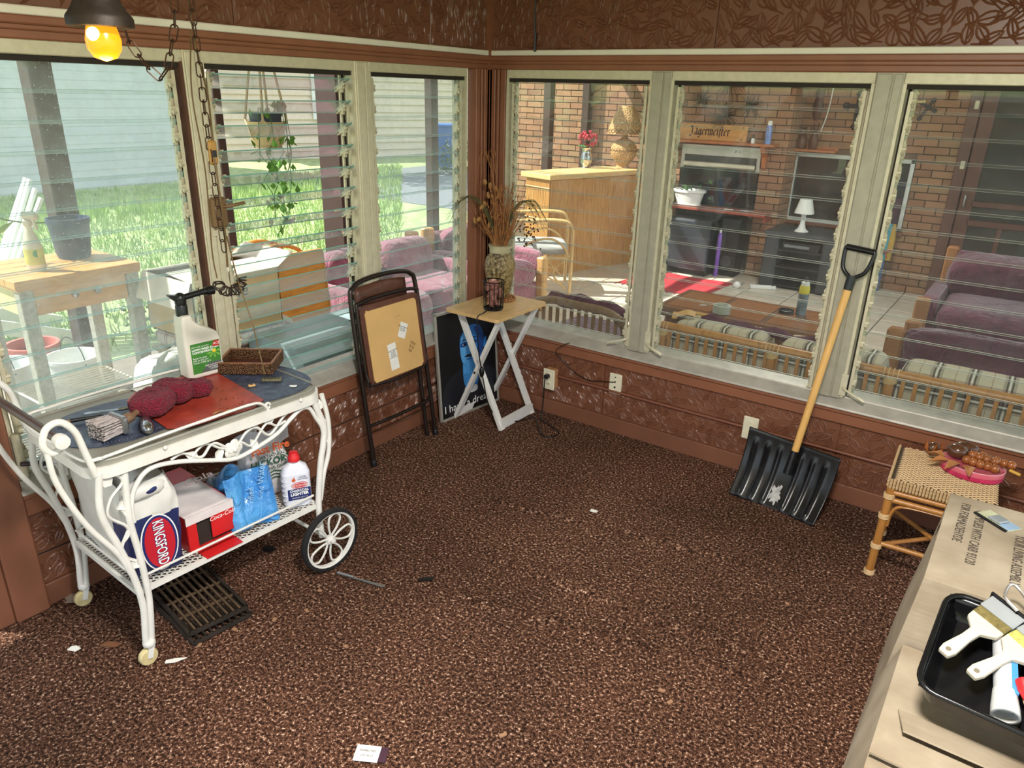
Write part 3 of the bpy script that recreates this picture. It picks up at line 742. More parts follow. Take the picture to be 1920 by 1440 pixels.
    m = MB(); m.box(1.0, 1.38, 4.72, 4.74, .85, 1.03); m.build('dark_blue_cloth', mat('navy_cloth', (40, 46, 82), .9), w)
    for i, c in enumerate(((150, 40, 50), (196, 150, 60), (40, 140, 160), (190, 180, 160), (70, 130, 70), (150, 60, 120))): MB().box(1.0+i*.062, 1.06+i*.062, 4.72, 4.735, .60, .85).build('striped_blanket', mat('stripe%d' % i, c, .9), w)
    # door
    d = struct('door_1'); dm = mat('door_brown_paint', (92, 56, 46), .45, var=.15); scr = mat('insect_screen', (44, 46, 42), .8, var=.25, scale=3)
    for a in ((1.76, 1.85, 4.56, 4.66, 0, 2.06), (2.66, 2.75, 4.56, 4.66, 0, 2.06), (1.76, 2.75, 4.56, 4.66, 1.98, 2.06)): MB().rbox(*a, .006).build('door_frame', dm, d)
    for a in ((1.86, 1.97, 4.58, 4.62, .02, 1.96), (2.55, 2.65, 4.58, 4.62, .02, 1.96), (1.95, 2.57, 4.58, 4.62, 1.86, 1.96), (1.95, 2.57, 4.58, 4.62, .68, .735), (1.95, 2.57, 4.58, 4.62, .85, .9), (1.95, 2.57, 4.58, 4.62, .02, .2), (2.2, 2.24, 4.585, 4.615, .2, .7)): MB().rbox(*a, .005).build('door_rail', dm, d)
    MB().box(1.96, 2.56, 4.60, 4.605, .2, 1.87).build('screen', scr, d)
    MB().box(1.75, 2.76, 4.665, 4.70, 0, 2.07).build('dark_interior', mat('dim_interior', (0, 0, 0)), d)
    for z in (1.70, 1.2): MB().rbox(1.80, 1.835, 4.555, 4.57, z-.035, z+.035, .004).build('sensor', cream, d)
    m = MB(); m.tube(spline([(1.9, 4.58, .93), (1.9, 4.54, .95), (1.9, 4.54, .86), (1.9, 4.58, .84)], 4), .007, 6); m.build('handle', chrome, d, 60)
far_wall_things()

# ------------------------------------------------------------------ patio furniture, right side
def patio_right():
    gm = mat('charcoal_laminate', (62, 64, 68), .5, var=.2); gd = mat('black_laminate', (20, 20, 22), .5)
    t = thing('television_stand', 'dark grey television stand with a recorder on its shelf by the window', 'stand', (.72, 4.12, 0))
    MB().rbox(-.34, .34, -.25, .25, .50, .54, .006).build('top', gm, t)
    for s in (-1, 1): MB().rbox(min(s*.33, s*.2), max(s*.33, s*.2), -.24, .24, 0, .5, .02).build('side', gm, t)
    for z in (.02, .2, .36): MB().box(-.2, .2, -.22, .22, z, z+.02).build('shelf', gd, t)
    MB().box(-.2, .2, .2, .22, 0, .5).build('back', gd, t)
    t = thing('video_recorder', 'black video recorder on the shelf of the television stand', 'recorder', (.72, 4.06, .38))
    MB().rbox(-.17, .17, -.14, .14, 0, .07, .004).build('case', black, t); MB().box(-.15, .08, -.143, -.14, .02, .045).build('front_slot', mat('grey_plastic', (120, 124, 128), .4), t)
    t = thing('table_lamp', 'small white table lamp on the television stand', 'lamp', (.67, 4.05, .54))
    wl = mat('lamp_white', (222, 222, 216), .4, var=.02)
    MB().lathe([(.065, 0), (.06, .008), (.035, .03), (.022, .08), (.022, .17)], 18).build('base', wl, t, 50); MB().lathe([(.09, .17), (.055, .30), (.052, .30), (.086, .172)], 18).build('shade', wl, t, 50)
    t = thing('mini_fridge', 'black and silver mini fridge in front of the chimney', 'fridge', (-.38, 4.02, 0))
    MB().rbox(-.235, .235, -.15, .2, 0.02, .56, .01).build('cabinet', black, t); MB().rbox(-.235, .235, -.19, -.152, .06, .555, .012).build('door', mat('fridge_door', (74, 80, 90), .28, .5, var=.2, scale=3), t)
    MB().rbox(-.2, -.17, -.2, -.19, .49, .51, .003).build('badge', white, t); MB().box(-.22, .22, -.14, .18, 0, .02).build('foot_rail', black, t)
    t = thing('speaker_box', 'tall black box standing between fridge and brick pier', 'box', (-.02, 4.18, 0))
    MB().rbox(-.10, .10, -.12, .08, 0, .58, .008).build('case', gd, t); MB().lathe([(.06, 0), (.055, .008)], 14, T(0, -.12, .15) @ RX(90)).build('cone', gm, t)
    t = thing('purple_bottle', 'purple plastic bottle standing on the mini fridge side', 'bottle', (-.09, 4.0, .0))
    MB().lathe([(.022, 0), (.022, .42), (.012, .44)], 10).build('tube_body', mat('violet_plastic', (128, 84, 190), .35), t, 50); MB().lathe([(.012, .44), (.012, .47)], 8).build('cap', white, t)
    m = MB(); m.grid(lambda a, b: (-.72+a*.85+.05*b, 3.05+b*.72, .006+.006*sin(a*9)*sin(b*7)), 16, 12)
    for k in range(12): m.tube([(-.72+.85*k/11, 3.05, .008), (-.72+.85*k/11, 3.0, .004)], .004, 3)
    tag(m.build('floor_rug', mat('red_rug', (176, 44, 56), .95, var=.3, scale=20, bump=.6, bscale=90), None, 60), 'bright red rug on the tiles before the mini fridge', 'rug')
    t = thing('light_bulb', 'white light bulb lying on the tiles left of the white bar', 'bulb', (.27, 3.62, 0))
    MB().sphere((0, 0, .035), .035, 12, 8).build('globe', white, t, 60); MB().tube([(.03, .02, .04), (.055, .04, .05)], .013, 8).build('screw_base', chrome, t)
    t = thing('power_strip', 'white power strip lying on the tiles', 'power strip', (.47, 3.78, 0), .45)
    MB().rbox(-.12, .12, -.025, .025, 0, .035, .006).build('case', white, t); MB().box(.08, .1, -.012, .012, .035, .038).build('switch', black, t)
    # bar with bamboo front
    bam = N('bamboo_reed'); co = bam.co((1, 1, 1)); f = bam.noise(3, 3, bam.co((60, 60, 1.5)))
    bam.set(Base_Color=bam.ramp(f, [(.3, lin(150, 100, 50)), (.5, lin(196, 146, 84)), (.7, lin(216, 172, 108))]), Roughness=.5)
    t = thing('patio_bar', 'bamboo fronted bar with a pale wooden top against the brick wall', 'bar', (-1.376, 2.80, 0), R(-15))
    MB().rbox(-.42, .02, -.02, 1.36, .93, .98, .006).build('top', wood('bar_top', (222, 186, 128), .8, (8, 2, 8)), t)
    MB().box(-.36, -.02, .02, 1.30, 0, .93).build('carcass', honey, t)
    m = MB()
    for k in range(84): m.tube([(-.012, .025+k*.0155, .0), (-.012, .025+k*.0155, .925)], .0085, 5)
    m.build('bamboo_front', bam.m, t, 60)['kind'] = 'stuff'
    m = MB()
    for k in range(22): m.tube([(-.35+k*.0155, .012, 0), (-.35+k*.0155, .012, .925)], .0085, 5)
    m.build('bamboo_end', bam.m, t, 60)['kind'] = 'stuff'
    for z in (.25, .55, .85): MB().tube([(-.36, .002, z), (-.01, .002, z)], .006, 5).build('lashing', rattanp, t)
    wk = N('wicker_weave'); sx = wk.co((1, 1, 1)); v = wk.add('ShaderNodeTexVoronoi'); v.inputs['Scale'].default_value = 70; wk.l.new(sx, v.inputs['Vector'])
    wk.set(Base_Color=wk.ramp(v.outputs['Distance'], [(.1, lin(222, 190, 132)), (.6, lin(168, 124, 70))]), Roughness=.6); wk.bump(v.outputs['Distance'], 1, .01); wk = wk.m; MAT['wicker'] = wk
    t = thing('wicker_lamp', 'round wicker table lamp with woven shade on the bar', 'lamp', (-1.27, 4.05, .98))
    MB().lathe([(.075, 0), (.06, .03), (.09, .06), (.13, .12), (.142, .17), (.13, .22), (.09, .27), (.035, .30), (.03, .34)], 24).build('base', wk, t, 60)
    MB().lathe([(.19, .34), (.192, .35), (.13, .52), (.075, .62), (.07, .62), (.125, .52), (.186, .35)], 24).build('shade', wk, t, 60)
    m = MB()
    for k in range(24):
        a = 2*pi*k/24; b = 2*pi*(k+1)/24
        for p, q in ((a, b), (b, a)): m.tube([(.193*cos(p), .193*sin(p), .35), (.178*cos(q), .178*sin(q), .39)], .003, 3)
        a2 = a; m.tube([(.143*cos(a2), .143*sin(a2), .17), (.142*cos(b), .142*sin(b), .185)], .003, 3)
    m.build('dark_weave_band', mat('dark_cane', (92, 58, 32), .6), t)['kind'] = 'stuff'
    t = thing('flower_vase', 'mirrored silver vase with red flowers on the bar', 'vase', (-1.53, 3.72, .98))
    MB().lathe([(.045, 0), (.035, .01), (.055, .05), (.062, .09), (.05, .14), (.045, .17), (.055, .20), (.05, .2), (.04, .17), (.04, .1)], 18).build('vase', mat('mercury_glass', (190, 190, 192), .12, .9, var=.3, scale=40), t, 60)
    rnd = random.Random(8); m = MB(); g = MB()
    for k in range(46):
        d = V((rnd.gauss(0, 1), rnd.gauss(0, 1), rnd.gauss(.3, .8))).normalized(); c = V((.01, 0, .29))+V((d.x*.09, d.y*.08, d.z*.075)); m.sphere(c, rnd.uniform(.012, .02), 5, 4)
    for k in range(12):
        a = rnd.uniform(0, 6.28); c = V((-.02+.06*cos(a), .05*sin(a), .215)); g.sphere(c, .022, 5, 4, (1, 1, .4))
    m.build('flowers', mat('red_petals', (176, 30, 54), .6, var=.35, scale=60), t); g.build('leaves', mat('ivy_leaf', (0, 0, 0)), t)
    # bent rattan armchair
    t = thing('rattan_armchair', 'pale bent rattan armchair with a grey cushion beside the bar', 'armchair', (-1.22, 2.40, 0), R(36))
    for s in (-1, 1):
        y = s*.27
        for k in (-.012, .012):
            m = MB(); m.tube(spline([(-.34, y+k, .0), (-.36, y+k, .4), (-.33, y+k, .62), (-.05, y+k, .66), (.2, y+k, .66), (.275, y+k, .60), (.285, y+k, .45), (.28, y+k, 0)], 6), .014, 8); m.build('arm_loop', rattanp, t, 60)
        m = MB(); m.tube(spline([(-.2, y, .36), (-.08, y, .47), (.1, y, .5), (.22, y, .42), (.26, y, .30)], 5), .011, 6); m.build('inner_loop', rattanp, t, 60)
        m = MB(); m.tube(spline([(.24, y, .05), (.12, y, .2), (.24, y, .33)], 5), .009, 6); m.tube(spline([(-.05, y, .33), (.08, y, .16), (.22, y, .1)], 5), .009, 6); m.build('scroll_brace', rattanp, t, 60)
        MB().tube([(-.34, y, .33), (.28, y, .33)], .014, 8).build('seat_rail', rattanp, t, 60)
    MB().tube([(.27, -.27, .33), (.27, .27, .33)], .014, 8).build('front_rail', rattanp, t, 60)
    m = MB(); m.tube(spline([(-.33, -.27, .4), (-.46, -.26, .85), (-.48, 0, .93), (-.46, .26, .85), (-.33, .27, .4)], 6), .014, 8); m.build('back_frame', rattanp, t, 60)
    for k in range(7): y = -.2+k*.0667; MB().tube([(-.335, y, .36), (-.47, y, .87)], .008, 6).build('back_spindle', rattanp, t, 60)
    m = MB(); pillow(m, (-.02, 0, .39), (.56, .5, .1), .3); m.build('seat_cushion', mat('grey_cushion', (172, 172, 170), .9, var=.2, scale=6, bump=.4, bscale=60), t, 60)
    # coffee table
    t = thing('coffee_table', 'dark wooden coffee table with inlaid panels on the patio', 'table', (1.12, 1.28, 0))
    m = MB(); m.rbox(-.52, .52, -.28, .28, .41, .45, .012); m.build('top', walnut, t)
    m = MB(); m.rbox(-.50, .50, -.26, .26, .385, .41, .008); m.build('moulded_edge', walnut, t)
    burl = wood('burl_panel', (134, 84, 44), .6, (10, 10, 10), .3)
    for k in range(3):
        x0 = -.47+k*.32
        p = MB().rbox(x0, x0+.29, -.21, .21, .448, .4525, .001).build('inlay_panel', burl, t)
        z = .4515
        for (a, b, c, d) in ((x0-.006, x0-.002, -.215, .215), (x0+.292, x0+.296, -.215, .215)): MB().box(a, b, c, d, .45, .4512).build('inlay_line', darktxt, t)
    for sx_ in (-1, 1):
        for sy in (-1, 1): MB().lathe([(.03, 0), (.035, .05), (.025, .1), (.04, .25), (.03, .385)], 10, T(sx_*.44, sy*.2, 0)).build('leg', walnut, t, 50)
    MB().box(-.45, .45, -.21, .21, .31, .385).build('apron', walnut, t)
    t = thing('tape_roll', 'roll of clear packing tape on the coffee table', 'tape', (1.01, 1.10, .453))
    MB().lathe([(.038, 0), (.055, 0), (.055, .05), (.038, .05), (.038, 0)], 22).build('tape', mat('clear_tape', (176, 180, 166), .25, var=.1), t, 40)
    t = thing('spray_can', 'aerosol can with yellow band and white cap on the coffee table', 'can', (1.41, 1.40, .453))
    MB().lathe([(.031, 0), (.031, .14)], 16).build('can_body', mat('label_can', (116, 130, 140), .3, .3, var=.5, scale=25), t, 40); MB().lathe([(.0315, .135), (.0315, .17), (.026, .185)], 16).build('yellow_band', mat('yellow_print', (222, 204, 40), .4), t, 40)
    MB().lathe([(.026, .185), (.024, .205), (.01, .21)], 14).build('collar', white, t, 40); MB().lathe([(.01, .205), (.009, .235)], 8).build('nozzle', black, t, 40)
    t = thing('black_lid', 'round black lid lying by the aerosol can', 'lid', (1.33, 1.37, .453))
    MB().lathe([(.045, 0), (.047, .02), (.04, .022), (.038, .012), (.001, .012)], 18).build('lid', black, t, 40); MB().lathe([(.012, .012), (.01, .02)], 8).build('knob', black, t)
    t = thing('key_set', 'small bunch of keys at the far left of the coffee table', 'keys', (.86, 1.18, .453), .4)
    MB().box(-.03, .01, -.005, .005, 0, .003).build('key', chrome, t); MB().box(-.02, .02, .008, .018, 0, .003).build('key', white, t); MB().tube([(.03+.012*cos(a*.7), .012*sin(a*.7), .003) for a in range(9)], .0015, 4, True).build('ring', chrome, t)
    # rattan sofa seen from behind, under the window
    t = thing('rattan_sofa', 'long cane sofa with plaid cushions seen from behind under the right windows', 'sofa', (.95, .36, 0))
    MB().tube([(-.01, 0, .535), (1.85, 0, .525)], .022, 10).build('back_rail', rattan, t, 60)
    MB().tube([(-.01, 0, .12), (1.85, 0, .12)], .02, 8).build('lower_rail', rattan, t, 60)
    for k, x in enumerate((0, .60, 1.15, 1.84)):
        MB().tube([(x, 0, 0), (x, 0, .52)], .023, 10).build('post', rattan, t, 60)
        m = MB()
        for j in range(6): m.tube([(x+.03*cos(a*pi/4), .03*sin(a*pi/4)*1.0, .485+j*.006+.004*cos(a*pi/4)) for a in range(8)], .0035, 4, True)
        for j in range(4): m.tube([(x-.03+j*.02, .026*cos(a*pi/4), .53+.026*sin(a*pi/4)) for a in range(8)], .003, 4, True)
        m.build('cane_wrap', rattanp, t, 60)
    for k in range(34): x = .04+k*.053; MB().box(x-.009, x+.009, -.006, .004, .13, .52).build('slat', rattan, t)
    for k, (a, b) in enumerate(((.03, .56), (.6, 1.12), (1.16, 1.80))):
        m = MB(); pillow(m, ((a+b)/2, .125, .36), (b-a, .19, .42), .14, 32, 24); m.build('back_cushion', plaidm, t, 60)
        m = MB(); pillow(m, ((a+b)/2, .38, .24), (b-a, .46, .14), .25); m.build('seat_cushion', plaidm, t, 60)
    for y in (.05, .55): MB().tube([(-.01, y, .15), (1.85, y, .15)], .018, 8).build('seat_rail', rattan, t, 60)
    for x in (0, 1.84): MB().tube([(x, .58, 0), (x, .58, .38), (x, .5, .42), (x, .1, .44)], .02, 8).build('arm', rattan, t, 60)
    t = thing('fleece_throw', 'plum fuzzy throw lying along the plaid cushions', 'throw', (1.5, .52, .545))
    m = MB(); m.tube([(-.4+.05*k, .012*sin(k), .012*sin(k*1.7)+.02*(1-k/16)) for k in range(17)], [.012]+[.028]*15+[.012], 8); m.build('roll', fuzzy, t, 60)
    t = thing('bamboo_backscratcher', 'curved bamboo hand fork resting on the plaid sofa back', 'scratcher', (1.03, .50, .56), R(20))
    bm = wood('bamboo_fork', (206, 158, 84), .8, (3, 20, 3)); m = MB()
    m.grid(lambda a, b: (-.06+a*.10, -.055+b*.11, .012+.02*sin(a*2.6)), 8, 4); m.build('palm', bm, t, 60)
    for k in range(5): MB().box(-.085, -.058, -.055+k*.0235, -.038+k*.0235, .003, .012).build('tine', bm, t)
    MB().tube(spline([(.04, 0, .03), (.12, 0, .02), (.2, 0, .0)], 4), .01, 6).build('handle', bm, t, 60)
    # cane chair back by the corner
    t = thing('cane_chair', 'rounded cane chair seen from behind with a plum cushion, left of the plaid sofa', 'chair', (.38, .42, 0))
    fr = spline([(-.36, 0, 0), (-.37, 0, .3), (-.34, 0, .47), (-.2, -.01, .53), (0, -.01, .53), (.2, 0, .52), (.31, 0, .45), (.36, 0, .3), (.36, 0, 0)], 6)
    cane = wood('weathered_cane', (132, 100, 66), .6, (20, 20, 6), .5, 2)
    MB().tube(fr, .026, 8).build('back_frame', cane, t, 60)
    m = MB()
    for k in range(18): p = V(fr[30+k]) if 30+k < len(fr) else V(fr[-1]); m.tube([p+V((.03*cos(a*pi/3), .03*sin(a*pi/3), .012*cos(a*pi/3))) for a in range(6)], .004, 4, True)
    m.build('cane_wrap', cane, t, 60)
    for k in range(13): x = -.3+k*.05; MB().box(x-.011, x+.011, -.004, .004, .1, .50-abs(x)**3*1.5).build('slat', cane, t)
    MB().tube([(-.36, 0, .1), (.36, 0, .1)], .016, 8).build('lower_rail', cane, t, 60)
    m = MB(); m.rbox(-.33, .33, .02, .5, .18, .22, .01); m.build('seat', cane, t)
    m = MB(); pillow(m, (0, .27, .27), (.6, .46, .12), .3); m.build('seat_cushion', maroon, t, 60)
    m = MB(); m.tube([(-.26+.04*k, .05, .535+.012*sin(k*1.3)-abs(-.26+.04*k)**2*.3) for k in range(15)], [.015]+[.042]*13+[.02], 8); m.build('fleece_edge', fuzzy, t, 60)
    t = thing('paper_bag', 'small white paper bag on the floor between the cane chair and the sofa', 'bag', (.86, .33, 0))
    m = MB(); pillow(m, (0, 0, .24), (.12, .12, .48), .3, 16, 10, None, .04, 2); m.build('bag', mat('pale_blue_bag', (206, 216, 226), .5), t, 60)
    # plum sofa facing the room and chair with its back to it
    t = thing('plum_sofa', 'plum upholstered sofa with wooden posts facing the window', 'sofa', (2.0, 2.3, 0))
    op = wood('oak_post', (158, 106, 62), .7, (4, 4, 14))
    for a in ((-.07, .02, 0, .07, 0, .47), (-.02, .06, .74, .82, 0, .72), (1.5, 1.59, 0, .07, 0, .47), (1.5, 1.59, .74, .82, 0, .72)): MB().rbox(*a, .012).build('post', op, t)
    MB().rbox(.05, 1.5, .72, .80, .1, .70, .02).build('back_panel', maroon, t); MB().rbox(-.05, 1.56, .0, .72, .08, .24, .02).build('base', maroon, t)
    for s, x in ((0, -.04), (1, 1.50)):
        m = MB(); pillow(m, (x+.05, .38, .33), (.12, .72, .3), .25); m.build('arm', maroon, t, 60)
    for x in (.42, 1.14): m = MB(); pillow(m, (x, .34, .33), (.74, .74, .22), .3, 28, 16, None, .012, int(x*9)); m.build('seat_cushion', maroon, t, 60)
    for x in (.36, 1.1): m = MB(); pillow(m, (x, .62, .54), (.66, .24, .34), .4, 28, 16, Matrix.Rotation(.25, 3, 'X'), .012, int(x*5)); m.build('back_cushion', maroon, t, 60)
    t = thing('plum_chair', 'plum chair with wooden corner posts and its back to the window', 'chair', (2.05, 1.0, 0))
    for a in ((-.09, .0, 0, .08, 0, .57), (.75, .84, 0, .08, 0, .57), (-.09, 0, .72, .80, 0, .45), (.75, .84, .72, .8, 0, .45)): MB().rbox(*a, .014).build('post', op, t)
    MB().rbox(0, .76, .0, .06, .08, .58, .02).build('back_panel', maroon, t); MB().rbox(-.06, .8, .06, .76, .1, .3, .02).build('base', maroon, t)
    m = MB(); pillow(m, (.38, .04, .50), (.76, .13, .2), .4, 28, 14, None, .02, 4); m.build('back_roll', maroon, t, 60)
    t = thing('plaid_cushion', 'beige plaid cushion on the plum chair', 'cushion', (2.42, 1.52, .30), 0)
    m = MB(); pillow(m, (0, 0, .07), (.74, .46, .15), .3); m.build('cushion', plaid('beige_plaid_flat', (200, 188, 164), (42, 40, 40), (130, 60, 50), axes=(0, 1)), t, 60)
    m = MB(); m.rbox(-.08, .08, -.07, .05, .142, .153, .004); tag(m.build('yellow_sponge', mat('yellow_sponge', (200, 184, 92), .9)), 'flat yellow sponge cloth on the plaid cushion', 'sponge').location = (2.42, 1.52, .302)
    t = thing('folded_umbrella', 'striped folded umbrella with blue pole leaning by the window', 'umbrella', (1.36, 4.45, 0), rot=(R(-6), 0, 0))
    MB().tube([(0, 0, 0), (0, 0, .62)], .014, 8).build('pole', mat('blue_pole', (70, 96, 150), .4), t)
    for i, c in enumerate(((60, 130, 70), (50, 150, 170), (190, 150, 60))): MB().lathe([(.03, .3), (.035, .5), (.015, .64)], 8, T(-.03+i*.03, -.01, 0)).build('fabric_fold', mat('umb%d' % i, c, .8), t, 60)
    m = MB(); m.tube([(-.05, -.05, .36), (0, -.055, .38), (.06, -.05, .4)], .007, 5); m.tube([(-.06, -.05, .33), (0, -.055, .38), (.03, -.05, .33)], .005, 5); m.build('tie', mat('red_cord', (190, 40, 60), .7), t)
    t = thing('dark_bin', 'dark lidded bin beside the television stand below the window', 'bin', (1.2, 4.3, 0))
    MB().rbox(-.10, .09, -.12, .14, 0, .42, .02).build('bin_body', gd, t); MB().rbox(-.11, .10, -.13, .15, .42, .45, .01).build('lid', gm, t)
patio_right()
# ------------------------------------------------------------------ outside, left side
def far_left():
    sid = mat('pale_siding', (196, 200, 200), .7, var=.08, scale=3); roofm = mat('shingle_roof', (116, 122, 130), .9, var=.2, scale=8)
    t = thing('garage', 'pale sided garage across the lawn', 'building', (-11.6, -1, -.12))
    MB().box(-6, 0, -6, 6.3, 0, 2.9).build('wall', sid, t)
    for k in range(19): MB().prism([(0, 0), (.010, 0), (.003, .15), (0, .15)], 12.3, Matrix(((1, 0, 0, 0), (0, 0, 1, -6), (0, 1, 0, .02+k*.15), (0, 0, 0, 1)))).build('siding_board', sid, t)
    m = MB(); m.prism([(.4, 2.85), (-3, 4.6), (-6.4, 2.85)], 13, Matrix(((1, 0, 0, 0), (0, 0, 1, -6.3), (0, 1, 0, 0), (0, 0, 0, 1)))); m.build('roof', roofm, t)
    tw = mat('window_white', (224, 226, 222), .5)
    mat('far_glass', (120, 140, 150), .1)
    MB().box(.012, .06, -4.2, -3.2, 0, 2.05).build('door', mat('far_door', (170, 172, 170), .5), t)
    t = thing('neighbour_house', 'neighbour house with pale lap siding behind the blue bin', 'building', (-13.5, 12.2, -.12), R(-20))
    lap = mat('cream_siding', (224, 206, 186), .7, var=.05)
    MB().box(-5, 0, -4.2, 6, 0, 3).build('wall', lap, t)
    for k in range(15): MB().prism([(0, 0), (.05, 0), (.006, .2), (0, .2)], 10.2, Matrix(((1, 0, 0, 0), (0, 0, 1, -4.2), (0, 1, 0, k*.2), (0, 0, 0, 1)))).build('siding_board', lap, t)
    m = MB(); m.prism([(.5, 2.9), (-2.5, 4.4), (-5.5, 2.9)], 11, Matrix(((1, 0, 0, 0), (0, 0, 1, -4.6), (0, 1, 0, 0), (0, 0, 0, 1)))); m.build('roof', mat('red_roof', (150, 100, 90), .9), t)
    f = MB().box(.04, .09, -1.6, -.6, 1, 2.2).build('window', tw, t); MB().box(.09, .095, -1.5, -.7, 1.08, 2.12).build('pane', MAT['far_glass'], f)
    m = MB(); m.box(-10.6, -2.3, 6.2, 11.5, -.13, -.108); tag(m.build('driveway', mat('asphalt', (120, 124, 126), .9, var=.15, scale=20)), kind='structure')
    bl = mat('bin_blue', (58, 104, 168), .4, var=.06)
    t = thing('recycling_bin', 'blue wheeled recycling bin by the neighbour house', 'bin', (-9.7, 11.2, -.11), R(40))
    m = MB(); m.add([(-.25, -.27, .06), (.25, -.27, .06), (.25, .27, .06), (-.25, .27, .06), (-.3, -.32, .98), (.3, -.32, .98), (.3, .32, .98), (-.3, .32, .98)], [(3, 2, 1, 0), (4, 5, 6, 7), (0, 1, 5, 4), (1, 2, 6, 5), (2, 3, 7, 6), (3, 0, 4, 7)]); m.build('bin_body', bl, t)
    MB().rbox(-.33, .33, -.35, .35, .98, 1.06, .02).build('lid', bl, t)
    for s in (-1, 1): MB().lathe([(.1, -.03), (.1, .03)], 14, T(s*.22, .3, .1) @ RY(90)).build('wheel', black, t)
    m = MB()
    for k in range(3):
        a = R(90+120*k); b = R(90+120*k+75); m.tube([(.08*cos(a+(b-a)*i/4), -.3, .65+.08*sin(a+(b-a)*i/4)) for i in range(5)], .012, 4)
    m.build('recycling_mark', whitetxt, t)
    leafm = N('tree_leaf'); leafm.set(Base_Color=leafm.ramp(leafm.noise(1.5, 3), [(.3, lin(44, 70, 34)), (.7, lin(92, 122, 58))]), Roughness=.7); leafm = leafm.m
    bark = mat('bark', (78, 62, 50), .9, bump=.6, bscale=15)
    def tree(x, y, h, r_, n, l, name='garden_tree', trunk=True):
        t = thing(name, l, 'tree' if trunk else 'shrub', (x, y, -.13)); rnd = random.Random(int(x*10+y*7)); m = MB()
        for k in range(n):
            d = V((rnd.gauss(0, 1), rnd.gauss(0, 1), rnd.gauss(0, 1))).normalized()*rnd.random()**.45
            c = V((d.x*r_, d.y*r_, h+d.z*r_*.75)); s_ = r_*rnd.uniform(.035, .07)
            q = Matrix.Rotation(rnd.uniform(0, 6.3), 3, V((rnd.gauss(0, 1), rnd.gauss(0, 1), rnd.gauss(0, 1))).normalized())
            m.add([c+q @ V(p) for p in ((-s_, 0, 0), (0, -s_*.6, 0), (s_, 0, s_*.2), (0, s_*.6, 0))], [(0, 1, 2, 3)])
        m.build('foliage', leafm, t)['kind'] = 'stuff'
        if trunk: MB().tube([(0, 0, 0), (.1, 0, h*.5), (0, .1, h)], [r_*.09, r_*.07, r_*.04], 8).build('trunk', bark, t, 60)
        else: MB().tube([(0, 0, 0), (0, 0, h)], [.03, .02], 6).build('stem', bark, t, 60)
    tree(-21, 17, 4.9, 3.2, 3800, 'tall leafy tree behind the neighbour house')
    tree(-22.5, 8.6, 5.6, 3.2, 3200, 'leafy tree standing behind the garage')
    tree(-6.5, 17, 4.4, 2.6, 2600, 'leafy tree right of the neighbour house')
    tree(-10.2, 8.2, 3.5, 1.9, 2600, 'overhanging leafy tree before the neighbour house')
    tree(-8.9, 10.4, .35, .6, 900, 'low green bush in front of the blue bin', 'bush', False)
    tree(-2.75, -.35, .22, .35, 500, 'small weedy shrub at the patio edge behind the cart', 'bush', False)
    m = MB(); m.tube(spline([(-12, 6.5, 3.1), (-8.5, 7.3, 2.1), (-5, 8.5, 1.55), (-2, 9.5, 1.5)], 5), .012, 4)
far_left()

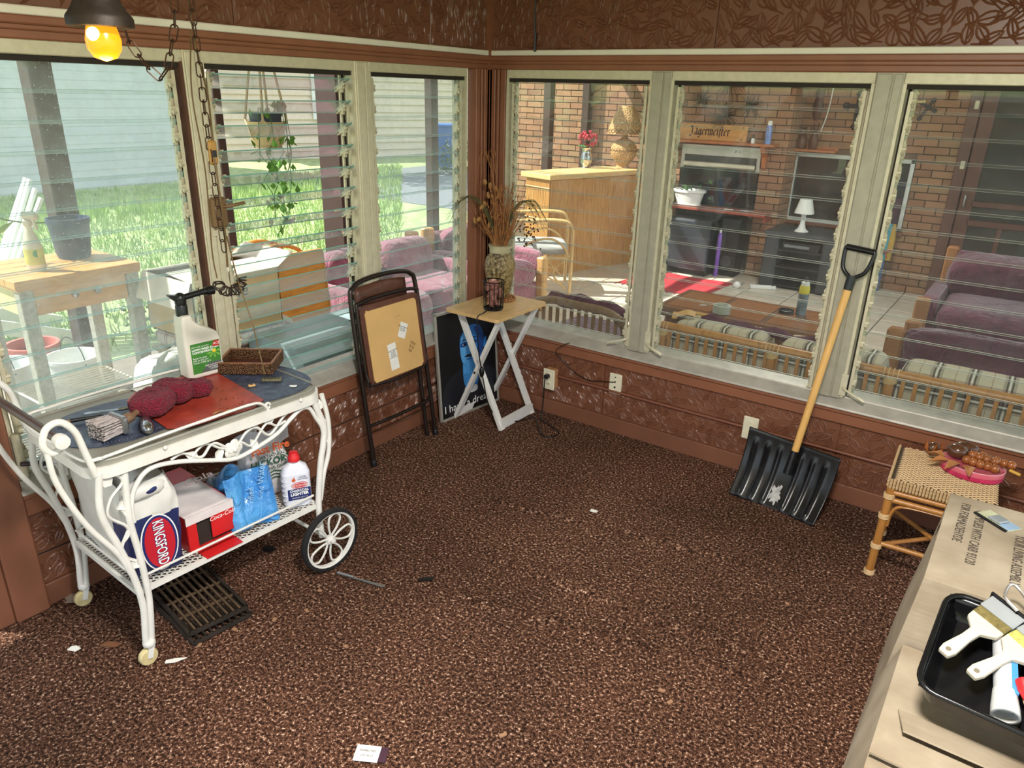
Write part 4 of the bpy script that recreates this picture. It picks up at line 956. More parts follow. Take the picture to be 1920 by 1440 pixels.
def patio_left():
    # wooden topped kitchen cart
    gal = mat('speckled_grey_leg', (168, 164, 150), .6, var=.25, scale=60)
    t = thing('kitchen_cart', 'wooden topped kitchen cart with a drawer and grey legs outside the left window', 'cart', (-1.2, -1.75, 0))
    wt = wood('cart_butcher_block', (214, 160, 98), .75, (14, 2.5, 14))
    for k in range(5): MB().rbox(-.245+k*.098, -.149+k*.098, -.275, .275, .865, .90, .002).build('plank', wt, t)
    MB().box(-.24, .24, -.27, .27, .855, .866).build('top_batten', wt, t)
    d = MB().rbox(.20, .225, -.205, .205, .735, .855, .004).build('drawer', wt, t)
    for y in (-.04, .06): MB().lathe([(.006, 0), (.008, .012), (.016, .018), (.014, .026), (.001, .028)], 12, T(.225, y, .805) @ RY(90)).build('knob', chrome, d, 40)
    for s in (-1, 1):
        MB().box(-.22, .2, s*.235-.012, s*.235+.012, .735, .855).build('side_apron', mat('pale_yellow_board', (222, 210, 150), .6), t)
        for x in (-.21, .21): MB().rbox(x-.028, x+.028, s*.235-.028, s*.235+.028, 0, .86, .004).build('leg', gal, t)
    for k in range(13): MB().tube([(-.2+k*.033, -.22, .29), (-.2+k*.033, .22, .29)], .004, 5).build('rack_wire', whitep, t)
    for y in (-.22, .22): MB().tube([(-.21, y, .284), (.21, y, .284)], .006, 5).build('rack_rail', whitep, t)
    t = thing('plant_pot', 'dark blue plant pot with soil on the wooden kitchen cart', 'pot', (-1.28, -1.62, .90))
    pb = mat('navy_pot', (52, 66, 96), .45)
    MB().lathe([(.068, 0), (.075, .02), (.09, .165), (.094, .165), (.094, .19), (.086, .19), (.083, .165), (.08, .16)], 24).build('pot', pb, t, 40); MB().lathe([(.083, .168), (.001, .172)], 18).build('soil', mat('soil', (70, 54, 44), 1, bump=1, bscale=80), t)
    lf = mat('fresh_leaf', (118, 172, 62), .5, var=.2); m = MB()
    m.tube(spline([(-.02, -.02, .17), (-.06, -.14, .175), (-.08, -.26, .21), (-.09, -.34, .30)], 6), .004, 5)
    m.build('stem', mat('stem_green', (70, 98, 50), .6), t, 60)
    for p, q, w in (((-.09, -.34, .30), (-.1, -.36, .43), .022), ((-.07, -.20, .19), (-.06, -.33, .12), .02), ((-.05, -.12, .18), (-.09, -.2, .26), .016)):
        p, q = V(p), V(q); d = q-p; s_ = V((.3, .9, .2)).cross(d).normalized()*w; m = MB()
        m.add([p, p+d*.4+s_, q, p+d*.4-s_, p+d*.45+V((.01, 0, 0))], [(0, 1, 4), (1, 2, 4), (2, 3, 4), (3, 0, 4)]); m.build('leaf', lf, t)
    t = thing('spray_bottle', 'white spray bottle with a green and yellow label on the kitchen cart', 'bottle', (-1.12, -1.86, .90), R(30))
    bw = mat('bottle_offwhite', (212, 200, 178), .45)
    MB().lathe([(.038, 0), (.042, .01), (.042, .11), (.03, .15), (.016, .185), (.015, .2)], 18, None, 1, .7).build('bottle_body', bw, t, 40)
    MB().rbox(-.016, .016, -.016, .016, .2, .225, .005).build('collar', bw, t); MB().rbox(-.02, .055, -.014, .014, .225, .26, .01).build('trigger_head', bw, t); MB().bar((.03, 0, .225), (.04, 0, .18), .012, .008).build('trigger', bw, t)
    MB().lathe([(.043, .03), (.043, .10)], 18, None, 1, .72).build('label_print', mat('yellow_green_label', (198, 190, 84), .5, var=.2, scale=30), t, 40)
    MB().lathe([(.016, 0), (.015, .001)], 12, T(.030, -.022, .08) @ RZ(-35) @ RY(90)).build('green_mark', mat('green_print', (60, 140, 60), .5), t)
    # adirondack chair
    wp = mat('white_resin', (228, 230, 228), .45, var=.03)
    t = thing('adirondack_chair', 'white slatted garden chair standing on the lawn', 'chair', (-3.47, -1.31, -.11), R(-100))
    for k in range(6):
        y = -.22+k*.088; MB().bar((-.05, y, .32), (-.42, y*1.15, 1.18-abs(y)*.6), .07, .018, (1, 0, 1)).build('back_slat', wp, t)
    for k in range(5): MB().bar((.45-k*.1, -.25, .40-k*.03), (.45-k*.1, .25, .40-k*.03), .08, .018).build('seat_slat', wp, t)
    for s in (-1, 1):
        MB().bar((.48, s*.32, .60), (-.3, s*.32, .58), .11, .02).build('arm', wp, t); MB().bar((.4, s*.3, 0), (.4, s*.3, .6), .06, .03).build('leg', wp, t); MB().bar((.45, s*.27, .37), (-.5, s*.27, .02), .03, .1).build('leg', wp, t)
    m = MB(); m.tube(spline([(-2.6, -1.55, 1.30), (-2.62, -1.58, 1.52), (-2.6, -1.45, 1.62), (-2.55, -1.3, 1.48), (-2.45, -1.15, 1.2)], 8), .008, 5)
    # NuWave carton on wicker hamper with cushion
    t = thing('wicker_hamper', 'pale wicker seat below the outdoor carton', 'hamper', (-.80, -1.17, 0))
    wk2 = N('pale_wicker'); v = wk2.add('ShaderNodeTexVoronoi'); v.inputs['Scale'].default_value = 60; wk2.l.new(wk2.co(), v.inputs['Vector'])
    wk2.set(Base_Color=wk2.ramp(v.outputs['Distance'], [(.1, lin(228, 216, 192)), (.6, lin(184, 166, 132))]), Roughness=.7); wk2.bump(v.outputs['Distance'], 1, .01)
    MB().rbox(-.2, .2, -.28, .3, .0, .46, .03).build('woven_body', wk2.m, t); MB().rbox(-.21, .21, -.29, .31, .44, .47, .01).build('woven_rim', wk2.m, t)
    for y in (-.27, .29): MB().tube([(.2, y, .0), (.2, y, .5)], .016, 8).build('corner_cane', rattanp, t, 60)
    t = thing('plaid_seat_pad', 'white plaid seat pad on the pale wicker seat', 'cushion', (-.80, -1.16, .47)); m = MB(); pillow(m, (0, 0, .05), (.42, .6, .11), .3); m.build('pad', plaid2, t, 60); MB().tube([(.21, -.24, .045), (.21, .24, .045)], .006, 5).build('piping', paper, t)
    cb = mat('kraft_carton', (206, 178, 134), .8, var=.06)
    t = thing('carton', 'open kraft carton with black script print outside the left window', 'box', (-.76, -1.25, .575))
    for a in ((-.2, .2, -.22, .26, 0, .004), (.196, .2, -.22, .26, 0, .28), (-.2, -.196, -.22, .26, 0, .28), (-.2, .2, -.22, -.216, 0, .28), (-.2, .2, .256, .26, 0, .28)): MB().box(*a).build('panel', cb, t)
    for p, q, r_ in (((.2, -.22, .28), (.2, .26, .28), V((-.19, 0, .02))), ((-.2, -.22, .28), (-.2, .26, .28), V((.18, 0, .035))), ((-.2, -.22, .28), (.2, -.22, .28), V((0, -.05, -.12))), ((-.2, .26, .28), (.2, .26, .28), V((.0, .1, .06)))):
        p, q = V(p), V(q); m = MB(); m.add([p, q, q+r_, p+r_, p+V((0, 0, .003)), q+V((0, 0, .003)), q+r_+V((0, 0, .003)), p+r_+V((0, 0, .003))], [(3, 2, 1, 0), (4, 5, 6, 7), (0, 1, 5, 4), (1, 2, 6, 5), (2, 3, 7, 6), (3, 0, 4, 7)]); m.build('flap', mat('carton_top', (226, 216, 200), .8), t)
    MF = lambda y, z: frame((.2015, y, z), (0, 1, 0), (0, 0, 1), (1, 0, 0))
    text('print', 'Nuwave', .085, MF(-.05, .2), darktxt, t, sx=.85, shear=.25); text('print', 'INFRARED OVEN', .012, MF(-.05, .155), darktxt, t)
    MB().tube([(.2015, -.04+.05*cos(a*pi/8), .115+.02*sin(a*pi/8)) for a in range(16)], .0012, 3, True).build('print_oval', darktxt, t); text('print', 'PRO', .02, MF(-.04, .115), darktxt, t)
    text('print', 'COOKS UP TO 50%\nFASTER', .017, MF(-.1, .045), mat('faded_print', (140, 110, 80), .8, var=0), t); MB().lathe([(.02, 0), (.02, .001)], 14, T(.2005, -.15, .04) @ RY(90)).build('print_dot', mat('plum_print', (110, 60, 80), .8, var=0), t)
    # lime bag
    t = thing('lime_bag', 'white sack with purple lettering slumped under the carton', 'bag', (-.42, -1.70, 0), R(8))
    m = MB(); pillow(m, (0, 0, .31), (.16, .32, .62), .35, 24, 16, None, .03, 3); m.build('sack', mat('white_sack', (228, 228, 224), .6, var=.06, bump=.4, bscale=12), t, 60)
    pm = mat('purple_print', (112, 92, 170), .6, var=0)
    text('print', 'Hydrated', .062, frame((.090, -.01, .50), (0, 1, 0), (-.15, 0, 1), (1, 0, .15)), pm, t, sx=.85, ext=.004); text('print', 'Lime', .10, frame((.094, -.0, .415), (0, 1, 0), (0, 0, 1), (1, 0, 0)), pm, t, ext=.006, bold=.001)
    # folded snack trays
    t = thing('snack_tray_set', 'set of folded honey wood snack trays on a stand outside', 'tray set', (-1.05, -.6, 0))
    for i, (x, y, z, w, h) in enumerate(((.15, -.0, .43, .42, .38), (-.02, -.10, .42, .45, .37), (-.07, -.12, .42, .45, .38), (-.26, -.10, .43, .46, .37))):
        M = T(x, y, z) @ RY(-6-i*1.5)
        poly = rrect(-w/2, w/2, 0, h, .025)
        m = MB(M @ frame((0, 0, 0), (0, 1, 0), (0, 0, 1), (1, 0, 0))); m.prism(poly, .014); b = m.build('tray_board', honey, t)
        m = MB(M @ frame((.0145, 0, 0), (0, 1, 0), (0, 0, 1), (1, 0, 0)))
        pr = rrect(-w/2, w/2, 0, h, .025); m.tube([(p[0], p[1], 0) for p in pr], .006, 5, True); m.build('edge_band', pine, b, 60)
    for x in (-.03, -.22):
        m = MB(); m.tube(spline([(x, -.2, .74), (x, -.14, .80), (x, .0, .835), (x, .14, .80), (x, .2, .74)], 5), .013, 6); m.build('handle', honey, t, 60)
    for y in (-.17, .17):
        MB().bar((.22, y, 0), (-.2, y, .5), .04, .022).build('leg', honey, t); MB().bar((-.3, y, 0), (.12, y, .5), .04, .022).build('leg', honey, t)
    MB().bar((.13, -.17, .14), (.13, .17, .14), .035, .02).build('stretcher', honey, t)
    # cooler
    t = thing('storage_cooler', 'cream and grey-blue lidded cooler against the outside of the left wall', 'cooler', (-.37, -.84, 0))
    MB().rbox(-.2, .19, -.34, .34, 0, .44, .03).build('cooler_body', mat('cream_plastic', (222, 216, 192), .45), t)
    m = MB(); m.prism([(-.21, .44), (.2, .44), (.2, .50), (.14, .545), (-.16, .56), (-.21, .52)], .7, Matrix(((1, 0, 0, 0), (0, 0, 1, -.35), (0, 1, 0, 0), (0, 0, 0, 1)))); m.build('lid', mat('greyblue_plastic', (146, 168, 172), .4), t)
    for k in range(12): MB().box(.19, .196, -.31+k*.011, -.305+k*.011, .36-.006*k, .44).build('vent_rib', mat('white_rib', (232, 230, 220), .5), t)
    # plum sofas, sun glare mixed into the cloth colour
    def sofa(loc, rz, l, n=2):
        t = thing('garden_sofa', l, 'sofa', loc, rz, 'sunlit plum garden sofas'); W = .62*n
        for a in ((-.42, -.33, 0, .09), (-.42, -.33, W-.09, W), (.36, .44, 0, .08), (.36, .44, W-.08, W)): MB().rbox(a[0], a[1], a[2], a[3], 0, .66 if a[0] < 0 else .45, .012).build('post', pine, t)
        MB().rbox(-.40, -.345, .09, W-.09, .12, .62, .02).build('back_panel', pinkf, t)
        MB().rbox(-.35, .38, .04, W-.04, .1, .24, .02).build('base', pinkf, t)
        for k in range(n):
            yc = .07+(k+.5)*(W-.14)/n; L = (W-.14)/n
            m = MB(); pillow(m, (.04, yc, .32), (.72, L, .22), .3, 28, 16, None, .015, k+3); m.build('seat_cushion', pinkf, t, 60)
            m = MB(); pillow(m, (-.20, yc, .49), (.26, L*.96, .36), .45, 28, 16, Matrix.Rotation(-.22, 3, 'Y'), .015, k+9); m.build('back_cushion', pinkf, t, 60)
        for y in (.03, W-.03): m = MB(); pillow(m, (.02, y, .38), (.76, .12, .24), .3, 20, 12); m.build('arm', pinkf, t, 60)
    sofa((-1.14, -.18, 0), 0, 'sunlit plum garden sofa with pine posts beside the snack trays')
    sofa((-1.16, 1.18, 0), 0, 'sunlit plum garden sofa nearer the rattan armchair', 1)
    # pots, buckets, rack
    terr = mat('faded_terracotta', (214, 104, 92), .7, var=.12)
    for x, y, l in ((-2.12, -1.58, 'faded red flower pot on the patio edge beside the knee-braced post'), (-2.2, -1.92, 'faded red flower pot at the far left behind the white buckets')):
        t = thing('flower_pot', l, 'pot', (x, y, -.012), 0, 'red flower pots'); MB().lathe([(.09, 0), (.13, .22), (.145, .22), (.145, .28), (.125, .28), (.12, .2), (.001, .2)], 20).build('pot', terr, t, 40); MB().lathe([(.12, .22), (.001, .23)], 16).build('soil', MAT['soil'], t)
    for x, y, l in ((-1.62, -1.58, 'white plastic bucket just behind the legs of the wooden kitchen cart'), (-1.75, -1.87, 'white plastic bucket at the far left behind the wooden kitchen cart')):
        t = thing('bucket', l, 'bucket', (x, y, -.012), 0, 'white buckets'); MB().lathe([(.11, 0), (.135, .30), (.14, .30), (.14, .32), (.13, .32), (.125, .3), (.105, .02), (.001, .02)], 22).build('pail', wp, t, 40)
        m = MB(); m.tube([(.138*cos(a*pi/10), 0, .29+.13*sin(a*pi/10)) for a in range(11)], .003, 5); m.build('bail', black, t, 60)
    t = thing('wire_rack', 'white wire rack lying on a dark crate close outside the left window', 'rack', (-.72, -1.98, 0))
    MB().rbox(-.22, .22, -.22, .24, 0, .26, .01).build('crate', mat('dark_crate', (60, 58, 60), .7), t)
    for k in range(16): MB().tube([(-.2+k*.027, -.23, .268), (-.2+k*.027, .25, .268)], .0035, 5).build('wire', whitep, t)
    for y in (-.23, 0, .25): MB().tube([(-.21, y, .264), (.21, y, .264)], .005, 5).build('cross_wire', whitep, t)
    # hanging plant
    t = thing('hanging_plant', 'trailing plant in a cream pot in a beaded macrame hanger outside', 'hanging plant', (-1.0, -.65, 1.40))
    MB().lathe([(.075, 0), (.085, .01), (.098, .115), (.102, .12), (.094, .12), (.09, .1), (.001, .1)], 22).build('pot', mat('cream_pot', (204, 184, 138), .55, var=.1), t, 40)
    MB().lathe([(.08, .115), (.086, .165), (.075, .165), (.07, .13), (.001, .13)], 18).build('inner_pot', mat('slate_pot', (70, 80, 92), .5), t, 40)
    jute = mat('jute_cord', (206, 188, 156), .9, bump=.5, bscale=200); bead = mat('red_bead', (170, 56, 30), .3)
    for k in range(4):
        a = R(45+90*k); d = V((cos(a), sin(a), 0))
        p = spline([V((0, 0, .92)), V((0, 0, .62))+d*.03, V((0, 0, .42))+d*.055, V((0, 0, .25))+d*.085, V((0, 0, .13))+d*.106], 5)
        s_ = MB().tube(p, .007, 5).build('strand', jute, t, 60)
        for q in (.38, .415): MB().sphere(V((0, 0, q))+d*(.062-.02*(q-.38)/.035*.3), .014, 8, 6).build('bead', bead, s_, 60)
        for sg in (-1, 1):
            b = R(45+90*k+sg*45); MB().tube([d*.106+V((0, 0, .13)), V((cos(b), sin(b), 0))*.103+V((0, 0, .06)), V((cos(b), sin(b), 0))*.06+V((0, 0, -.006))], .005, 5).build('strand', jute, t, 60)
    MB().tube([(.07*cos(a*pi/6), .07*sin(a*pi/6), -.008) for a in range(12)], .007, 5, True).build('base_ring', jute, t, 60)
    MB().tube([(0, 0, .92), (0, 0, 1.0)], .006, 5).build('hook', chrome, t)
    vl = mat('vine_leaf', (92, 142, 52), .5, var=.35, scale=40); rnd = random.Random(21); stems = MB(); n = 0
    for k in range(7):
        a = rnd.uniform(0, 6.28); L = rnd.uniform(.25, .68) if k < 5 else rnd.uniform(.03, .1)
        p0 = V((.08*cos(a), .08*sin(a), .14)); pts = [p0*.4+V((0, 0, .08)), p0+V((0, 0, .05)), p0*1.35]
        z = .1
        while z > .1-L: z -= .07; pts.append(V((p0.x*1.3*(1-.5*(.1-z))+rnd.uniform(-.03, .03), p0.y*1.3*(1-.6*(.1-z))+rnd.uniform(-.035, .035), z)))
        stems.tube(pts, .0025, 4)
        for p in pts[2:]:
            for _ in range(2):
                s_ = rnd.uniform(.016, .028); q = Matrix.Rotation(rnd.uniform(0, 6.3), 3, 'Z') @ Matrix.Rotation(rnd.uniform(.5, 1.9), 3, 'X'); c = p+V((rnd.uniform(-.03, .03), rnd.uniform(-.04, .04), rnd.uniform(-.03, .02)))
                m = MB(); m.add([c+q @ V(w) for w in ((0, -s_, 0), (s_*.8, 0, .003), (0, s_*1.3, -.002), (-s_*.8, 0, .003), (0, 0, -.004))], [(0, 1, 4), (1, 2, 4), (2, 3, 4), (3, 0, 4)]); m.build('leaf', vl, t); n += 1
    stems.build('vines', mat('stem_green', (0, 0, 0)), t, 60)
patio_left()
# ------------------------------------------------------------------ serving cart
CX, CY, CR = .335, -2.09, R(-2.5)
def cart():
    iron = mat('white_painted_iron', (224, 222, 216), .42, var=.06, scale=20, bump=.05); tray = mat('grey_tray_metal', (150, 148, 138), .45, .3, var=.14, scale=12)
    t = thing('serving_cart', 'white wrought iron serving cart with leaf scrolls and two big wheels', 'cart', (CX, CY, 0), CR)
    ring = rrect(-.24, .24, -.40, .40, .07, 6); n = len(ring)
    m = MB(); inn = rrect(-.225, .225, -.385, .385, .06, 6)
    vs = [(p[0], p[1], z) for z in (.672, .706) for p in ring]+[(p[0], p[1], z) for z in (.672, .706) for p in inn]
    fs = []
    for i in range(n):
        j = (i+1) % n; fs += [(i, j, n+j, n+i), (2*n+j, 2*n+i, 3*n+i, 3*n+j), (n+i, n+j, 3*n+j, 3*n+i), (j, i, 2*n+i, 2*n+j)]
    m.add(vs, fs); m.build('top_frame', iron, t, 40)
    m = MB(); m.prism(rrect(-.232, .232, -.392, .392, .065, 6), .018, T(0, 0, .700)); m.build('tray', tray, t)
    m = MB(); m.tube([(p[0], p[1], .720) for p in rrect(-.228, .228, -.388, .388, .062, 6)], .005, 6, True); m.build('tray_rim', tray, t, 60)
    for s in (-1, 1):   # gallery rails
        x = s*.232
        m = MB(); m.tube(spline([(x, -.36, .735), (x, -.2, .742), (x, .0, .745), (x, .10, .745), (x, .14, .738), (x, .165, .715), (x, .168, .706)], 5), .005, 6)
        m.tube([(x, .168+.009*cos(a), .722+.009*sin(a)) for a in [k*.7 for k in range(9)]], .004, 5); m.build('gallery_rail', iron, t, 60)
    m = MB(); m.tube(spline([(-.232, -.36, .735), (-.2, -.402, .735), (0, -.408, .735), (.2, -.402, .735), (.232, -.36, .735)], 6), .005, 6); m.build('gallery_rail', iron, t, 60)
    for y in (-.19, .29):
        for s in (-1, 1): MB().sphere((s*.243, y, .706), .007, 8, 6).build('bolt', iron, t, 60)
    def tb(name, pts, r_, n_=5, seg=8, par=t):
        m = MB(); m.tube(spline(pts, n_), r_, seg); return m.build(name, iron, par, 60)
    def leaf(m, c, a, L, w):
        ca, sa = cos(a), sin(a); x0 = c[0]
        P = lambda u, v, d: (x0+d, c[1]+u*ca-v*sa, c[2]+u*sa+v*ca)
        m.add([P(0, 0, .0), P(L*.3, w, .004), P(L*.65, w*.75, .004), P(L, 0, -.003), P(L*.65, -w*.75, .004), P(L*.3, -w, .004), P(L*.5, 0, -.004), P(0, 0, -.006), P(L*.4, w*.8, -.004), P(L, 0, -.007), P(L*.4, -w*.8, -.004)],
              [(0, 1, 6), (1, 2, 6), (2, 3, 6), (3, 4, 6), (4, 5, 6), (5, 0, 6), (7, 9, 8), (7, 10, 9)])
    for s in (1, -1):
        x = s*.222
        tb('leg', [(x, -.372, .69), (x, -.388, .57), (x, -.36, .445), (x, -.335, .325), (x, -.325, .21), (x, -.335, .10), (x, -.335, .075)], .0105)
        tb('leg', [(x, -.305, .68), (x, -.316, .52), (x, -.308, .40), (x, -.304, .31), (x, -.304, .22), (x, -.317, .10), (x, -.322, .075)], .0105)
        tb('leg', [(x, .352, .685), (x, .39, .57), (x, .383, .50), (x, .364, .42), (x, .342, .26), (x, .345, .125)], .0115)
        tb('leg', [(x, .392, .69), (x, .412, .58), (x, .404, .46), (x, .375, .38), (x, .352, .28)], .009)
        # scroll inside the caster legs
        sc = tb('leg_scroll', [(x, -.34, .68), (x, -.315, .64), (x, -.355, .60), (x, -.37, .55), (x, -.33, .50), (x, -.325, .47), (x, -.345, .45)], .005, 6, 6)
        m = MB(); m.tube(spline([(x, -.33, .55), (x, -.318, .50), (x, -.35, .44), (x, -.345, .40), (x, -.322, .375)], 6), .005, 6); m.build('leg_scroll', iron, t, 60)
        for c, a, L in (((x, -.345, .64), 2.2, .05), ((x, -.345, .56), .4, .05), ((x, -.34, .375), -.5, .05)):
            m = MB(); leaf(m, c, a, L, .016); m.build('leaf', iron, t, 50)
        m = MB(); m.tube(spline([(x, .38, .66), (x, .372, .62), (x, .398, .585), (x, .388, .54), (x, .40, .50)], 5), .005, 6); leaf(m, (x, .375, .63), 1.4, .045, .014); m.build('leg_scroll', iron, t, 60)
        # arched apron with vine, leaves and a rose
        tb('apron_arch', [(x, -.306, .50), (x, -.304, .555), (x, -.283, .61), (x, -.235, .648), (x, -.15, .637), (x, -.043, .600), (x, .037, .575), (x, .115, .584), (x, .199, .606), (x, .256, .640), (x, .30, .662), (x, .335, .655), (x, .36, .61), (x, .384, .56), (x, .385, .50)], .0075, 5)
        tb('vine', [(x, -.17, .652), (x, -.13, .658), (x, -.075, .624), (x, -.03, .655), (x, .034, .611), (x, .084, .65), (x, .124, .655), (x, .169, .612), (x, .225, .655), (x, .245, .667)], .005, 6, 6)
        tb('vine', [(x, -.185, .648), (x, -.12, .628), (x, -.08, .655), (x, -.05, .66), (x, 0, .625), (x, .06, .625), (x, .10, .60), (x, .16, .655), (x, .2, .635), (x, .235, .64)], .0045, 6, 6)
        for c, a, L in (((x, -.085, .63), 2.6, .05), ((x, -.03, .595), .9, .05), ((x, .10, .62), -1.2, .05), ((x, .155, .655), .5, .05)):
            m = MB(); leaf(m, c, a, L, .015); m.build('leaf', iron, t, 50)
        m = MB()
        for k, r_ in enumerate((.034, .026, .017)):
            for j in range(5):
                a = 2*pi*j/5+k*.6; m.sphere((x+s*.003*k, .034+r_*.55*cos(a), .611+r_*.5*sin(a)), r_*.5, 7, 5, (.35, 1, 1))
        m.sphere((x+s*.008, .034, .611), .009, 7, 5); m.build('rose', iron, t, 60)
        # shelf rails on the long sides
        tb('shelf_rail', [(s*.205, -.31, .30), (s*.205, 0, .30), (s*.205, .335, .30)], .004, 2, 6)
        # handle loop
        lp = [(x, -.380, .685), (x, -.395, .76), (x, -.41, .83), (x, -.44, .868), (x, -.475, .86), (x, -.49, .82), (x, -.475, .79), (x, -.45, .795)]
        tb('handle_loop', lp, .0095)
        tb('handle_brace', [(x, -.485, .80), (x, -.478, .70), (x, -.43, .55), (x, -.365, .42), (x, -.338, .33)], .008)
        # caster
        cx = s*.222
        m = MB(); m.lathe([(.016, .085), (.019, .08), (.019, .068), (.013, .062)], 12, T(cx, -.328, 0)); m.build('caster_cup', iron, t, 50)
        m = MB(); m.bar((cx-.014, -.328, .066), (cx-.014, -.338, .028), .004, .016, (0, 1, 0)); m.bar((cx+.014, -.328, .066), (cx+.014, -.338, .028), .004, .016, (0, 1, 0)); m.box(cx-.016, cx+.016, -.338, -.318, .062, .067); f = m.build('caster_fork', iron, t)
        MB().lathe([(.006, -.011), (.026, -.011), (.029, -.006), (.029, .006), (.026, .011), (.006, .011)], 18, T(cx, -.338, .029) @ RY(90)).build('caster_wheel', mat('beige_caster', (206, 190, 140), .5, var=.15, scale=30), f, 40)
        # big wheel
        M = T(s*.262, .352, .125) @ RY(90)
        w = MB().lathe([(.112, -.012), (.1235, -.011), (.1255, -.004), (.1255, .004), (.1235, .011), (.112, .012), (.110, .0), (.112, -.012)], 40, M).build('wheel_tyre', blackr, t, 50)
        MB().lathe([(.104, -.007), (.112, -.009), (.112, .009), (.104, .007), (.104, -.007)], 40, M).build('wheel_rim', iron, w, 40)
        for k in range(5):
            a = 2*pi*k/5+.3; m = MB(M); d = lambda r_, o: (r_*cos(a)-o*sin(a), r_*sin(a)+o*cos(a), 0)
            m.tube(spline([d(.012, 0), d(.05, .02), d(.088, .025), d(.104, 0), d(.088, -.025), d(.05, -.02), d(.012, 0)], 5), .0042, 6); m.build('petal_spoke', iron, w, 60)
        MB().lathe([(.018, -.008), (.018, .008), (.009, .011), (.009, .022), (.001, .024)], 14, M if s > 0 else T(s*.262, .352, .125) @ RY(-90)).build('hub', iron, w, 50)
    MB().tube([(-.26, .352, .125), (.26, .352, .125)], .007, 8).build('axle', iron, t, 60)
    hw = wood('dark_handle_wood', (70, 48, 42), .6, (4, 30, 30), .4)
    MB().tube([(-.245, -.452, .822), (.225, -.452, .822)], .0125, 12).build('handle_bar', hw, t, 60)
    for s in (-1, 1): MB().lathe([(.019, -.012), (.021, 0), (.019, .014), (.001, .016)], 14, T(s*.236, -.452, .822) @ RY(90*s)).build('handle_cap', iron, t, 50)
    # lower shelf: frame and expanded mesh
    m = MB()
    for a, b in (((-.21, -.325), (.21, -.325)), ((.21, -.325), (.21, .345)), ((.21, .345), (-.21, .345)), ((-.21, .345), (-.21, -.325))): m.bar((*a, .255), (*b, .255), .012, .016)
    m.build('shelf_frame', iron, t)
    m = MB(); k = -.84
    def clip(x0, y0, dx, dy):
        t0, t1 = 0, 1
        for p, d, lo, hi in ((x0, dx, -.205, .205), (y0, dy, -.32, .34)):
            a, b = (lo-p)/d, (hi-p)/d; a, b = min(a, b), max(a, b); t0, t1 = max(t0, a), min(t1, b)
        return (t0, t1) if t1 > t0+.005 else None
    for i in range(64):
        for sg in (1, -1):
            x0, y0, dx, dy = -.21, -.9+i*.026, .42, sg*.42*1.4
            if sg < 0: y0 += .3
            r_ = clip(x0, y0, dx, dy)
            if r_: m.bar((x0+dx*r_[0], y0+dy*r_[0], .259), (x0+dx*r_[1], y0+dy*r_[1], .259), .0035, .0025)
    m.build('shelf_mesh', iron, t)['kind'] = 'stuff'
    tb('shelf_rail', [(-.205, -.32, .30), (0, -.32, .30), (.205, -.32, .30)], .004, 2, 6)
cart()

